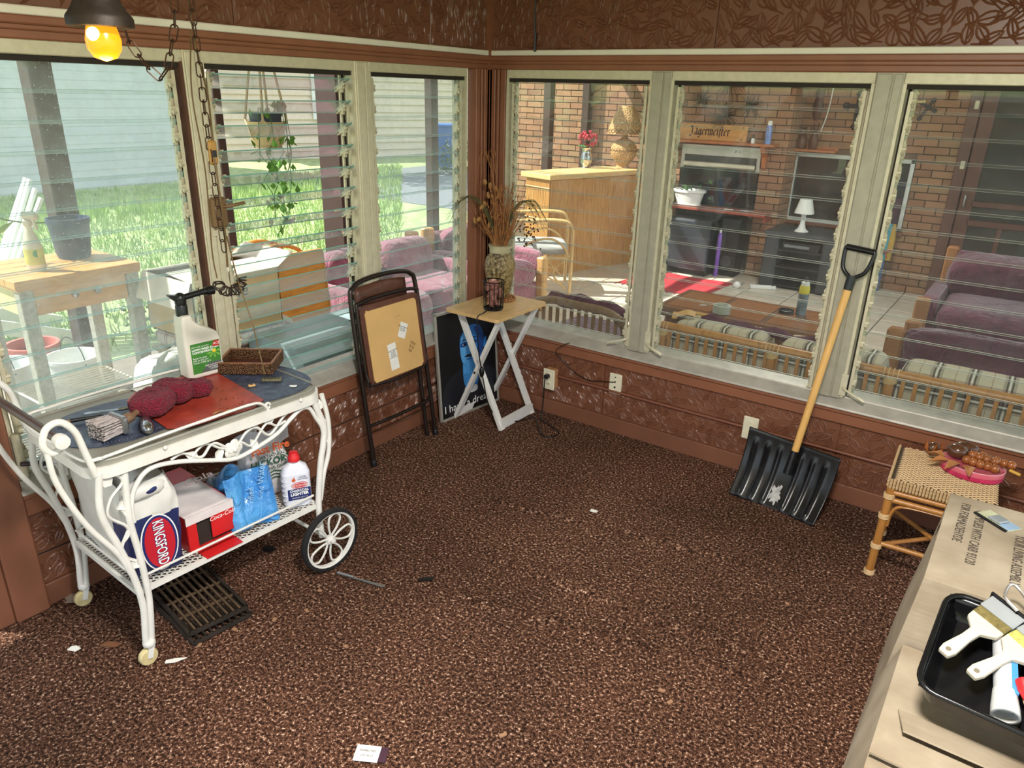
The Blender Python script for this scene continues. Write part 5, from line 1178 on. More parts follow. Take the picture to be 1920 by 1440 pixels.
# ------------------------------------------------------------------ things on the cart top (surface z = .718)
ZT = .7195
def cart_top():
    navy = N('navy_vinyl_mat'); navy.set(Base_Color=navy.ramp(navy.noise(30, 5), [(.35, lin(44, 52, 72)), (.6, lin(70, 80, 102)), (.8, lin(120, 128, 142))]), Roughness=.38); navy.bump(navy.noise(200, 2), .2, .002); navy = navy.m
    def oval(l, cx, cy, a, b, rz):
        t = thing('oval_placemat', l, 'placemat', (cx, cy, ZT), rz, 'oval placemats on the cart')
        e = [(a*math.copysign(abs(cos(k*pi/24))**.8, cos(k*pi/24)), b*math.copysign(abs(sin(k*pi/24))**.8, sin(k*pi/24))) for k in range(48)]
        MB().prism(e, .002).build('mat', navy, t)
        m = MB()
        for k in range(0, 96):
            an = k*pi/48; x, y = .9*a*math.copysign(abs(cos(an))**.8, cos(an)), .88*b*math.copysign(abs(sin(an))**.8, sin(an)); m.sphere((x, y, .0022), .0018, 4, 3)
        m.build('stitching', mat('pale_stitch', (120, 126, 140), .6), t)['kind'] = 'stuff'
        return t
    oval('shiny dark blue oval placemat with crumbs at the handle end of the cart', .315, -2.29, .165, .185, CR)
    oval('dark blue oval placemat under the wooden box on the cart', .385, -1.825, .17, .165, CR)
    red = N('red_vinyl_mat'); red.set(Base_Color=red.ramp(red.noise(18, 5), [(.3, lin(138, 48, 38)), (.6, lin(166, 62, 50)), (.85, lin(180, 100, 84))]), Roughness=.35); red = red.m
    t = thing('red_placemat', 'faded red octagonal placemat across the middle of the cart', 'placemat', (0, 0, ZT+.004))
    p = [(.135, -2.13), (.135, -1.93), (.205, -1.865), (.53, -1.915), (.56, -1.97), (.535, -2.19), (.49, -2.235), (.20, -2.20)]
    MB().prism(p[::-1], .003).build('mat', red, t)
    rnd = random.Random(4); m = MB()
    for k in range(60): m.sphere((rnd.uniform(.25, .53), rnd.uniform(-2.15, -1.95), .0035), rnd.uniform(.001, .0028), 4, 3)
    m.build('crumbs', mat('dark_crumbs', (52, 36, 30), .9), t)['kind'] = 'stuff'
    # weed killer bottle
    t = thing('weed_killer_bottle', 'white hose-end bottle with green label and black nozzle on the cart', 'bottle', (.172, -1.905, ZT+.008), R(84))
    wb = mat('bottle_white', (222, 216, 204), .4, var=.03)
    # local: x along width, y depth
    prof = [(-.062, .0), (.062, 0), (.066, .01), (.066, .135), (.055, .16), (.0, .19), (-.022, .21), (-.026, .232), (-.060, .232), (-.064, .2), (-.066, .135), (-.066, .01)]
    m = MB(Matrix(((1, 0, 0, 0), (0, 0, 1, -.034), (0, 1, 0, 0), (0, 0, 0, 1)))); m.prism(prof, .068); o = m.build('bottle_body', wb, t)
    b = o.modifiers.new('Bevel', 'BEVEL'); b.width = .009; b.segments = 3; b.limit_method = 'ANGLE'
    MB().lathe([(.02, .228), (.02, .262), (.017, .268)], 16, T(-.043, 0, 0)).build('cap', black, t, 40)
    m = MB(); m.lathe([(.018, .265), (.02, .28), (.016, .30)], 14, T(-.043, 0, 0)); m.sphere((-.043, 0, .288), .02, 12, 8); m.build('nozzle_body', black, t, 50)
    m = MB(); m.tube([(-.043, 0, .288), (.03, 0, .296), (.055, 0, .297)], [.011, .010, .013], 12); m.lathe([(.016, 0), (.016, .028), (.013, .03)], 14, T(.05, 0, .297) @ RY(90)); m.build('hose_connector', black, t, 50)
    m = MB(); m.prism([(-.05, .30), (-.085, .307), (-.08, .298), (-.062, .28)], .022, Matrix(((1, 0, 0, 0), (0, 0, 1, -.011), (0, 1, 0, 0), (0, 0, 0, 1)))); m.build('spray_tip', black, t)
    F = lambda x, z, d=.0005: frame((x, -.034-d, z), (1, 0, 0), (0, 0, 1), (0, -1, 0))
    grn = mat('label_green', (62, 128, 48), .4, var=.15, scale=20)
    lb = MB().box(-.048, .058, -.0348, -.034, .018, .128).build('label', grn, t)
    m = MB(); m.add([(-.048, -.0352, .018), (.058, -.0352, .018), (.058, -.0352, .052), (0.01, -.0352, .05), (-.02, -.0352, .018)], [(0, 4, 3, 2, 1)]); m.build('label_panel', mat('label_grey', (84, 88, 86), .5, var=.1), lb)
    MB().add([(.03, -.0355, .106), (.058, -.0355, .106), (.058, -.0355, .126), (.037, -.0355, .126)], [(0, 1, 2, 3)]).build('logo_patch', mat('label_red', (190, 36, 40), .4, var=0), lb)
    text('print', 'ACE', .013, F(.046, .116, .002), whitetxt, lb, shear=.2); text('print', 'Kills weeds, not lawns', .007, F(-.044, .116, .0012), whitetxt, lb, 'LEFT')
    text('print', 'LAWN WEED KILLER\nCONCENTRATE', .0105, F(-.044, .1, .0012), whitetxt, lb, 'LEFT', bold=.0003); text('print', 'Ready to spray\nKills to the root\nCovers 5,000 sq ft', .0085, F(-.044, .066, .0012), whitetxt, lb, 'LEFT')
    text('print', 'KEEP OUT OF REACH\nOF CHILDREN\nCAUTION', .007, F(.03, .034, .0016), whitetxt, lb)
    m = MB(); m.sphere((.036, -.0355, .09), .007, 8, 5, (1, .2, 1)); m.build('flower_print', mat('yellow_flower', (226, 196, 50), .5, var=0), lb)
    m = MB()
    for k in range(7): a = .5+k*.85; m.add([(.036, -.0354, .086), (.036+.02*cos(a)-.004*sin(a), -.0354, .083+.014*sin(a)+.004*cos(a)), (.036+.03*cos(a), -.0354, .083+.02*sin(a)), (.036+.02*cos(a)+.004*sin(a), -.0354, .083+.014*sin(a)-.004*cos(a))], [(0, 1, 2, 3)])
    m.build('leaf_print', mat('light_leaf_print', (120, 176, 70), .5, var=0), lb)
    # wooden box
    t = thing('wooden_tray_box', 'shallow dark wooden box with carved gilt sides on the cart', 'box', (.235, -1.745, ZT+.004), R(38))
    carved = N('carved_gilt'); v = carved.add('ShaderNodeTexVoronoi'); v.inputs['Scale'].default_value = 190; carved.l.new(carved.co(), v.inputs['Vector'])
    carved.set(Base_Color=carved.ramp(v.outputs['Distance'], [(.15, lin(158, 116, 70)), (.5, lin(84, 54, 34))]), Roughness=.45, Metallic=.3); carved.bump(v.outputs['Distance'], 1, .006); carved = carved.m
    dk = wood('box_dark_wood', (82, 46, 36), .6, (10, 3, 10), .5)
    X, Y_, H = .092, .075, .042
    MB().box(-X, X, -Y_, Y_, 0, .005).build('bottom', dk, t)
    for a in ((-X, X, -Y_-.007, -Y_, 0, H), (-X, X, Y_, Y_+.007, 0, H), (-X-.007, -X, -Y_-.007, Y_+.007, 0, H), (X, X+.007, -Y_-.007, Y_+.007, 0, H)):
        s_ = MB().rbox(*a, .0015).build('side', carved, t)
    for a in ((-X-.008, X+.008, -Y_-.008, -Y_+.001, H, H+.003), (-X-.008, X+.008, Y_-.001, Y_+.008, H, H+.003), (-X-.008, -X+.001, -Y_, Y_, H, H+.003), (X-.001, X+.008, -Y_, Y_, H, H+.003)): MB().box(*a).build('rim', wood('box_rim', (140, 92, 60), .6, (10, 10, 10)), t)
    t = thing('metal_grater', 'small tarnished metal grater on the right placemat', 'grater', (.405, -1.785, ZT+.003), R(42))
    MB().rbox(-.034, .034, -.014, .014, 0, .010, .003).build('plate', mat('tarnished_metal', (132, 126, 100), .4, .6, var=.3, scale=60), t)
    for k in range(5): MB().box(-.026+k*.012, -.020+k*.012, -.003, .003, .0098, .0106).build('slot', darktxt, t)
    t = thing('wood_chip', 'small pale wooden bit left of the metal grater', 'wood chip', (.395, -1.862, ZT+.003), R(70)); MB().rbox(-.012, .012, -.007, .007, 0, .007, .002).build('block', pine, t); MB().box(-.004, .004, -.003, .003, .0068, .0074).build('hole', darktxt, t)
    t = thing('shell_scrap', 'white broken shell scrap at the right edge of the placemat', 'shell', (.505, -1.775, ZT+.003), .4); m = MB(); m.sphere((0, 0, .002), .012, 7, 4, (1.2, .5, .25)); m.sphere((.008, .006, .002), .006, 6, 4, (1, 1, .3)); m.build('shell', paper, t)
    # paper sheet
    m = MB(); m.grid(lambda a, b: (.118+a*.085+.02*b, -2.14+b*.125, ZT+.0095+.004*sin(a*3)*sin(b*4)), 8, 8); o = m.build('paper_sheet', paper, None, 60); tag(o, 'crumpled white paper sheet under the red cloth', 'paper'); s_ = o.modifiers.new('Solid', 'SOLIDIFY'); s_.thickness = .001
    # knitted cloth
    kn = N('crimson_knit'); v = kn.add('ShaderNodeTexVoronoi'); v.inputs['Scale'].default_value = 150; v.inputs['Randomness'].default_value = .75; kn.l.new(kn.co(), v.inputs['Vector'])
    kn.set(Base_Color=kn.ramp(v.outputs['Distance'], [(.12, lin(140, 18, 46)), (.6, lin(100, 10, 34))]), Roughness=.95, Sheen_Weight=.05); kn.bump(v.outputs['Distance'], 1, -.008); kn = kn.m
    t = thing('knit_cloth', 'rolled crimson knitted cloth on the red placemat', 'cloth', (.335, -2.13, ZT+.008), R(118)); t.scale = (1.18, 1.18, 1.15)
    m = MB(); pillow(m, (-.055, .01, .032), (.13, .10, .062), .6, 30, 18, Matrix.Rotation(.15, 3, 'Z'), .03, 4); m.build('fold', kn, t, 70)
    m = MB(); pillow(m, (.02, 0, .034), (.07, .112, .066), .65, 26, 16, Matrix.Rotation(-.2, 3, 'Z'), .03, 7); m.build('fold', kn, t, 70)
    m = MB(); pillow(m, (.065, -.035, .026), (.06, .10, .05), .6, 26, 16, Matrix.Rotation(.5, 3, 'Z'), .04, 9); m.build('fold', kn, t, 70)
    m = MB(); pillow(m, (.09, .03, .014), (.12, .055, .026), .7, 22, 12, Matrix.Rotation(-.3, 3, 'Z'), .05, 2); m.build('fold', kn, t, 70)
    # tools at the left
    t = thing('basting_brush', 'thick white bristled brush lying on its side', 'brush', (.40, -2.335, ZT+.004), R(95))
    br = N('white_bristles'); br.set(Base_Color=br.ramp(br.noise(6, 3, br.co((1, 60, 60))), [(.3, lin(120, 108, 106)), (.6, lin(206, 196, 194))]), Roughness=.9); br.bump(br.noise(6, 2, br.co((1, 90, 90))), .8, .004)
    rnd = random.Random(2); m = MB()
    for k in range(220):
        y, z = rnd.uniform(-.036, .036), rnd.uniform(.004, .05); sp_ = 1.15; m.tube([(.0, y*.85, z), (-.062-rnd.uniform(0, .008), y*sp_, z*1.1-.002)], .0022, 3)
    m.build('bristles', br.m, t)['kind'] = 'stuff'
    MB().rbox(-.004, .014, -.038, .038, 0, .056, .004).build('ferrule', chrome, t)
    m = MB(); m.tube(spline([(.012, 0, .03), (.045, 0, .034), (.10, .02, .036), (.17, .04, .02)], 5), [.016]*6+[.009]*10, 10); m.build('handle', wood('brush_handle', (120, 92, 70), .7, (20, 5, 5)), t, 60)
    t = thing('steel_scoop', 'rounded stainless steel scoop end beside the white brush', 'scoop', (.455, -2.275, ZT+.004), R(-25)); m = MB(); m.lathe([(.012, -.05), (.016, -.02), (.018, .01), (.016, .035), (.008, .048), (.001, .05)], 14, T(0, 0, .018) @ RY(90)); m.build('scoop', mat('polished_steel', (170, 172, 176), .2, .95), t, 60); m = MB(); m.tube([(-.05, 0, .018), (-.11, .02, .02), (-.17, .03, .012)], [.009, .007, .008], 8); m.build('handle', mat('polished_steel', (0, 0, 0)), t, 60)
    t = thing('butter_knife', 'flat steel spatula blade pointing to the windows', 'knife', (.245, -2.285, ZT+.004), R(60)); m = MB(); m.prism([(-.06, -.008), (-.07, .002), (-.055, .012), (.03, .008), (.03, -.006)], .002, T(0, 0, .008)); m.build('blade', MAT['polished_steel'], t); m = MB(); m.tube([(.03, 0, .009), (.11, 0, .012)], .006, 8); m.build('handle', MAT['polished_steel'], t, 60)
    t = thing('paint_spatula', 'small brush with black handle and tan tip at the handle end', 'brush', (.245, -2.365, ZT+.004), R(65)); m = MB(); m.prism([(-.04, -.006), (-.05, .003), (-.035, .012), (0, .009), (0, -.007)], .004, T(-.03, 0, .006)); m.build('tip', mat('tan_bristle', (150, 122, 90), .7), t)
    m = MB(); m.tube([(-.03, 0, .009), (.0, 0, .009), (.06, 0, .008)], [.007, .006, .005], 8); m.build('handle', black, t, 60)
    for x, y, l in ((.515, -2.075, 'curled tan leaf bit on the front edge of the red placemat'), (.53, -2.045, 'second tan leaf bit by the front rail'), (.25, -2.315, 'dark crumb lump near the blade tip')):
        t = thing('leaf_bit', l, 'leaf', (x, y, ZT+.009 if x > .4 else ZT+.004), x*9); m = MB(); m.grid(lambda a, b: (-.016+a*.032, -.006+b*.012, .004*sin(a*3.1)+.002*b), 6, 3); o = m.build('leaf', mat('tan_leaf', (190, 152, 92), .7) if x > .4 else darkm, t, 60)
cart_top()

# ------------------------------------------------------------------ things on the cart shelf (surface z = .262)
ZS = .2625
def cart_shelf():
    # charcoal bag
    t = thing('charcoal_bag', 'white and blue charcoal bag with a red oval badge on the cart shelf', 'bag', (.295, -2.305, ZS), R(-6))
    bw = mat('bag_white', (214, 212, 206), .45, var=.08, bump=.35, bscale=14); bb = mat('bag_blue', (34, 44, 92), .45, var=.1, bump=.3, bscale=14)
    def bag(a, b):
        u = a*2*pi; k = .9+.1*b-.35*max(0, b-.8)/.2*.6; e = .28
        sp = lambda v: math.copysign(abs(v)**e, v)
        w = 1+.03*sin(5*u+7*b)+.02*sin(11*u-9*b)
        return (.205*sp(cos(u))*w*(1-.1*max(0, b-.75)*4), .094*sp(sin(u))*k*w, .005+b*.31+.012*sin(3*u)*b)
    m = MB(); m.grid(bag, 40, 20)
    for i, f in enumerate(m.f):
        cz = sum(m.v[j].z for j in f)/4; cx = sum(m.v[j].x for j in f)/4
        m.mi[i] = 1 if (cz < .20 and cx > .10) else 0
    m.build('sack', [bw, bb], t, 60)
    m = MB(); m.grid(lambda a, b: ((-.16+.33*a), (b-.5)*.10*(1-.3*sin(a*pi)), .29+.04*sin(b*pi)+.012*sin(a*9)), 16, 8); m.build('folded_top', bw, t, 60)
    m = MB(); pillow(m, (.13, .0, .29), (.16, .15, .06), .6, 20, 12, None, .07, 8); m.build('torn_spout', bw, t, 60); m = MB(); m.sphere((.205, .005, .292), .022, 12, 6, (.4, 1, .5)); m.build('spout_hole', mat('bag_blue', (0, 0, 0)), t, 60)
    FX = lambda y, z, d: frame((.222+d, y, z), (0, 0, -1), (0, 1, 0), (1, 0, 0))
    def ell(a, b, d, mm, nm): m = MB(FX(0, .118, d)); m.prism([(a*cos(k*pi/16), b*sin(k*pi/16)) for k in range(32)], .001); return m.build(nm, mm, t)
    ell(.098, .057, .002, whitetxt, 'badge_rim'); ell(.094, .053, .003, mat('badge_blue', (28, 40, 100), .45, var=0), 'badge_band'); ell(.087, .046, .004, mat('badge_red', (186, 28, 44), .45, var=0), 'badge')
    text('lettering', 'KINGSFORD', .046, FX(0, .118, .0056), mat('badge_blue', (0, 0, 0)), t, sx=.62, bold=.0022); text('lettering', 'KINGSFORD', .046, FX(0, .118, .0062), whitetxt, t, sx=.62, bold=.0003)
    for k in range(6): text('small_print', 'STORE IN A COOL DRY PLACE', .012, frame((-.13+.045*k, -.081, .13), (0, 0, 1), (-1, 0, 0), (0, -1, 0)), mat('faint_print', (120, 116, 112), .7, var=0), t)
    # soda carton
    t = thing('soda_carton', 'torn red and white soda carton lying on the cart shelf', 'box', (.30, -2.125, ZS), R(-3))
    rc = mat('carton_red', (198, 32, 34), .4, var=.08); rw = mat('carton_worn_white', (226, 216, 216), .5, var=.12, scale=14)
    x0, x1, y0, y1, h = -.15, .185, -.085, .085, .13
    MB().box(x0, x1, y0, y1, 0, .003).build('panel', rc, t); MB().box(x0, x1, y0, y0+.003, 0, h).build('panel', rc, t); MB().box(x0, x1, y1-.003, y1, 0, h).build('panel', rc, t); MB().box(x0, x0+.003, y0, y1, 0, h).build('panel', rc, t)
    m = MB(); m.grid(lambda a, b: (x0+a*(x1-x0), y0+b*(y1-y0), h+.003*sin(a*7)*sin(b*3)), 14, 6); tp = m.build('top_panel', rw, t, 60); sm = tp.modifiers.new('Solid', 'SOLIDIFY'); sm.thickness = .003
    MB().box(x0, x0+.1, y0, y1, h+.0015, h+.004).build('red_top_band', rc, t)
    MB().box(x1-.003, x1, .0, y1, .02, h-.01).build('end_flap', rc, t); MB().box(x1-.003, x1+.002, y0, y1, h-.028, h+.002).build('torn_edge', rw, t); MB().box(x1-.003, x1, y0, -.05, 0, h-.03).build('end_flap', rc, t); MB().box(x1, x1+.07, y0+.02, y1-.02, .0, .003).build('lower_flap', rc, t)
    MB().box(x1-.02, x1-.015, y0+.004, y1-.004, .004, h-.004).build('dark_inside', darkm, t)
    FE = lambda y, z: frame((x1+.0006, y, z), (0, 1, 0), (0, 0, 1), (1, 0, 0)); text('lettering', 'Coca-Cola', .022, FE(.042, .09), whitetxt, t, shear=.3); text('lettering', 'Coca-Cola', .06, frame((-.02, .0, h+.0075), (0, 1, 0), (-1, 0, 0), (0, 0, 1)), mat('pale_pink_print', (236, 200, 200), .5, var=0), t, shear=.3)
    text('lettering', 'COLA', .03, frame((.1, y0-.0006, .07), (1, 0, 0), (0, 0, 1), (0, -1, 0)), mat('pale_pink_print', (0, 0, 0)), t)
    # blue plastic wrap
    bp = N('blue_plastic_film'); bp.set(Base_Color=bp.ramp(bp.noise(7, 3), [(.3, lin(40, 120, 200)), (.7, lin(90, 168, 226))]), Roughness=.12, Coat_Weight=.6); bp.bump(bp.noise(16, 4, None, .6, 1.5), .9, .02); bp = bp.m
    t = thing('plastic_wrap', 'crumpled glossy blue plastic packaging on the cart shelf', 'packaging', (.36, -1.965, ZS), R(-8))
    rnd = random.Random(5)
    m = MB(); m.grid(lambda a, b: (-.14+a*.3, -.08+b*.17, .01+.16*sin(a*pi)**.6*sin(b*pi)**.5+.012*sin(a*13+b*5)), 22, 16); m.build('film', bp, t, 60)
    m = MB(); m.grid(lambda a, b: (.10+.02*sin(b*9)+.05*(1-a), -.075+b*.165, .005+a*.19+.008*sin(b*11+a*5)), 10, 18); m.build('film_front', bp, t, 60)
    m = MB(); m.grid(lambda a, b: (-.15+a*.16, -.12+b*.10, .04+.13*sin(a*3)*.6+.02*sin(b*12+a*9)), 14, 12); o = m.build('clear_film', mat('clear_film', (196, 206, 214), .15, alpha=.55, bump=.8, bscale=20), t, 60)
    m = MB(); pillow(m, (.04, -.075, .05), (.10, .05, .07), .5, 14, 8, None, .05, 3); m.build('red_print_patch', mat('carton_red', (0, 0, 0)), t, 60)
    lp = mat('pale_blue_print', (150, 200, 240), .4, var=0)
    text('lettering', 'Drinking Water', .03, frame((.128, .045, .125), (0, .12, 1), (0, -1, .12), (1, 0, .3)), lp, t, ext=.004); text('lettering', 'Purified', .03, frame((.135, -.0, .10), (0, .12, 1), (0, -1, .12), (1, 0, .3)), lp, t, ext=.004)
    # hickory chips bag
    t = thing('wood_chip_bag', 'clear bag of hickory smoking chips on the cart shelf', 'bag', (.345, -1.815, ZS), R(-12))
    m = MB(); pillow(m, (0, 0, .10), (.13, .17, .20), .5, 26, 16, None, .03, 6); m.build('bag_body', mat('chips_bag', (212, 206, 206), .35, var=.12, scale=25, bump=.5, bscale=20), t, 60)
    m = MB(); m.grid(lambda a, b: (.02*sin(a*4)+.01, -.11+a*.22, .185+b*.085+.012*sin(a*8)-.05*(a-.5)**2*b), 16, 6); o = m.build('bag_top', mat('clear_bag_film', (214, 214, 220), .2, alpha=.7, bump=.6, bscale=25), t, 60)
    FB = lambda z, d: frame((.064+d, 0, z), (0, 1, 0), (-.15, 0, 1), (1, 0, .15))
    text('lettering', 'Fast Fire', .042, FB(.215, .012), mat('orange_print', (206, 92, 40), .5, var=0), t, ext=.001, bold=.001); text('lettering', '100% NATURAL', .015, FB(.185, .012), mat('green_ink', (30, 80, 60), .5, var=0), t, ext=.001)
    text('lettering', 'HICKORY', .036, FB(.16, .010), mat('green_ink', (0, 0, 0)), t, ext=.001, bold=.0006); text('lettering', 'SMOKING CHIPS', .016, FB(.135, .012), mat('green_ink', (0, 0, 0)), t, ext=.001)
    m = MB()
    for k in range(3): m.tube([(.07-.003*abs(j-6)**1.3*.35, -.078+j*.013, .112-.013*k+.006*sin(j*1.2)) for j in range(13)], .0028, 4)
    m.build('green_wave_print', mat('green_ink', (0, 0, 0)), t)['kind'] = 'stuff'
    m = MB(); pillow(m, (0, 0, .012), (.10, .13, .024), .5, 14, 6); m.build('chips', mat('wood_chips', (140, 92, 66), .9, var=.4, scale=60), t, 60)
    # lighter fluid
    t = thing('lighter_fluid', 'white lighter fluid bottle with red cap and blue label on the cart shelf', 'bottle', (.50, -1.795, ZS), R(62))
    lw = mat('fluid_white', (222, 224, 236), .35, var=.03); m = MB()
    for (z0, z1, w0, w1) in ((0, .012, .047, .051), (.012, .13, .051, .051), (.13, .155, .051, .042), (.155, .172, .042, .018), (.172, .18, .018, .018)):
        q0 = rrect(-w0, w0, -w0*.55, w0*.55, w0*.4, 3); q1 = rrect(-w1, w1, -w1*.55, w1*.55, w1*.4, 3); n = len(q0)
        m.add([(*p, z0) for p in q0]+[(*p, z1) for p in q1], [(i, (i+1) % n, n+(i+1) % n, n+i) for i in range(n)])
    m.build('bottle_body', lw, t, 40)
    for k in range(5): m = MB(); m.tube([(p[0]*1.0, p[1]*1.0, .03+k*.02) for p in rrect(-.051, -.03, -.028, .028, .01, 3)], .0015, 4, True); m.build('grip_rib', lw, t)
    MB().lathe([(.021, .178), (.021, .195), (.017, .2), (.015, .212), (.01, .214)], 16).build('cap', mat('cap_red', (206, 30, 34), .4), t, 40)
    FL = lambda x, z, d=.0008: frame((x, -.0283-d, z), (1, 0, 0), (0, 0, 1), (0, -1, 0))
    MB().box(-.036, .046, -.0286, -.028, .03, .075).build('label', mat('badge_blue', (0, 0, 0)), t)
    for a, b, d, mm in ((.030, .013, .0006, mat('badge_red', (0, 0, 0))), (.027, .0105, .0012, whitetxt), (.025, .0088, .0016, mat('badge_red', (0, 0, 0)))): m = MB(FL(.008, .088, d)); m.prism([(a*cos(k*pi/12), b*sin(k*pi/12)) for k in range(24)], .0004); m.build('badge', mm, t)
    text('lettering', 'KINGSFORD', .0105, FL(.008, .088, .0026), whitetxt, t); text('lettering', 'CHARCOAL', .0125, FL(.005, .067), whitetxt, t, bold=.0003); text('lettering', 'LIGHTER', .0165, FL(.005, .053), whitetxt, t, bold=.0006); text('lettering', 'ODORLESS  32 FL OZ', .006, FL(.005, .038), whitetxt, t); text('lettering', 'FASTER\nLIGHTING', .008, FL(.02, .116), mat('badge_blue', (0, 0, 0)), t)
    m = MB(FL(-.012, .112)); m.prism([(0, -.008), (.007, -.004), (.005, .004), (.001, .012), (-.002, .003), (-.006, .005), (-.007, -.003)], .0004); m.build('flame_print', mat('orange_print', (0, 0, 0)), t)
    # grates on the floor
    iron = mat('rusty_iron_grate', (58, 50, 44), .7, .5, var=.45, scale=14, bump=.6, bscale=80); rust = mat('rust', (92, 72, 52), .8, var=.3, scale=30)
    for i, (cx, cy, z, rz, l) in enumerate(((.40, -2.19, .013, -6, 'lower black cast iron grill grate on the carpet'), (.375, -2.175, .030, -9, 'upper rusty cast iron grill grate under the cart'))):
        t = thing('grill_grate', l, 'grate', (cx, cy, z), R(rz), 'grill grates under the cart'); L, W = .20, .10
        for p, q in (((-L, -W), (L, -W)), ((L, -W), (L, W)), ((L, W), (-L, W)), ((-L, W), (-L, -W))): MB().bar((*p, 0), (*q, 0), .01, .012).build('frame_bar', iron, t)
        for k in range(8): y = -W+(k+1)*2*W/9; MB().bar((-L, y, 0), (L, y, 0), .006, .012).build('grate_bar', iron if i == 0 else rust, t)
        for k in range(3): x = -L+(k+1)*2*L/4; MB().bar((x, -W, -.003), (x, W, -.003), .006, .007).build('cross_bar', rust if i else iron, t)
cart_shelf()
# ------------------------------------------------------------------ folding chair
def folding_chair():
    tube = mat('dark_bronze_tube', (58, 48, 44), .3, .7, var=.15); vin = mat('brown_vinyl', (92, 54, 38), .45, var=.25, scale=20, bump=.3, bscale=40); board = mat('tan_fibreboard', (214, 172, 110), .8, var=.06, scale=8)
    # local frame: x along wall (world +y), y out into the room (world +x), leaning
    t = thing('folding_chair', 'folded dark metal chair with tan seat underside leaning on the left wall', 'chair', (.14, -.85, .0), R(-90), rot=(R(-8), 0, R(90)))
    # in this frame +x = world +y, -y = world +x, z up
    def tb(nm, pts, r_=.0115, n=5): m = MB(); m.tube(spline(pts, n), r_, 10); return m.build(nm, tube, t, 60)
    tb('back_frame', [(-.225, -.012, .02), (-.222, -.012, .4), (-.215, -.012, .80), (-.19, -.012, .862), (-.13, -.012, .885), (.0, -.012, .893), (.13, -.012, .885), (.19, -.012, .862), (.215, -.012, .80), (.222, -.012, .4), (.225, -.012, .02)])
    tb('rear_leg', [(-.195, .02, .0), (-.197, .02, .3), (-.2, .015, .55)]); tb('rear_leg', [(.195, .02, .0), (.197, .02, .3), (.2, .015, .55)])
    for s in (-1, 1): MB().lathe([(.014, 0), (.015, .02), (.012, .03)], 10, T(s*.225, -.012, .0)).build('foot_cap', black, t, 50); 
    m = MB(); m.grid(lambda a, b: (-.165+a*.33, .004-.012*sin(a*pi), .72+b*.13+.015*sin(a*pi)*b), 12, 4); o = m.build('back_pad', vin, t, 60); s_ = o.modifiers.new('Solid', 'SOLIDIFY'); s_.thickness = .018
    # seat, underside to the room
    q = rrect(-.197, .197, .395, .775, .035, 4)
    m = MB(frame((0, -.014, 0), (1, 0, 0), (0, 0, 1), (0, -1, 0))); m.prism(q, .026); m.build('seat_pad', vin, t)
    m = MB(frame((0, -.040, 0), (1, 0, 0), (0, 0, 1), (0, -1, 0)))
    rnd = random.Random(3); ed = []
    for x, z in rrect(-.172, .172, .405, .75, .02, 6): ed.append((x+rnd.uniform(-.003, .003), z+rnd.uniform(-.004, .004)))
    m.prism(ed, .004); b = m.build('seat_board', board, t)
    tb('seat_frame', [(-.205, -.03, .40), (-.204, -.03, .74), (-.18, -.03, .79), (.0, -.03, .80), (.18, -.03, .79), (.204, -.03, .74), (.205, -.03, .40)], .009)
    tb('seat_bar', [(-.2, -.035, .40), (0, -.04, .385), (.2, -.035, .40)], .008); tb('cross_bar', [(-.22, -.012, .2), (0, -.012, .195), (.22, -.012, .2)], .009)
    tb('link', [(-.21, -.02, .52), (-.205, -.04, .42)], .006); tb('link', [(.21, -.02, .52), (.205, -.04, .42)], .006)
    F = lambda x, z, d=.0005, a=0: T(x, -.044-d, z) @ frame((0, 0, 0), (1, 0, 0), (0, 0, 1), (0, -1, 0)) @ RZ(a)
    for x, z, w, h, a in ((-.03, .50, .055, .13, 4), (.055, .61, .05, .075, -28)):
        m = MB(F(x, z, .0003, a)); m.box(-w/2, w/2, -h/2, h/2, 0, .0006); p = m.build('paper_label', paper, b)
        text('print', '\n'.join(['DO NOT REMOVE', 'THIS TAG', 'ALL NEW', 'MATERIAL', 'COTTON FELT'][:5 if h > .1 else 3]), .008, F(x, z+h*.1, .0014, a), darktxt, p, space=1.1)
    text('print', 'KD5\nK10\nK8', .02, F(.10, .515, .0008, -40), mat('stamp_ink', (110, 80, 40), .8, var=0), b); text('print', '- -- --', .018, F(.03, .685, .0008, 8), mat('stamp_ink', (0, 0, 0)), b)
folding_chair()

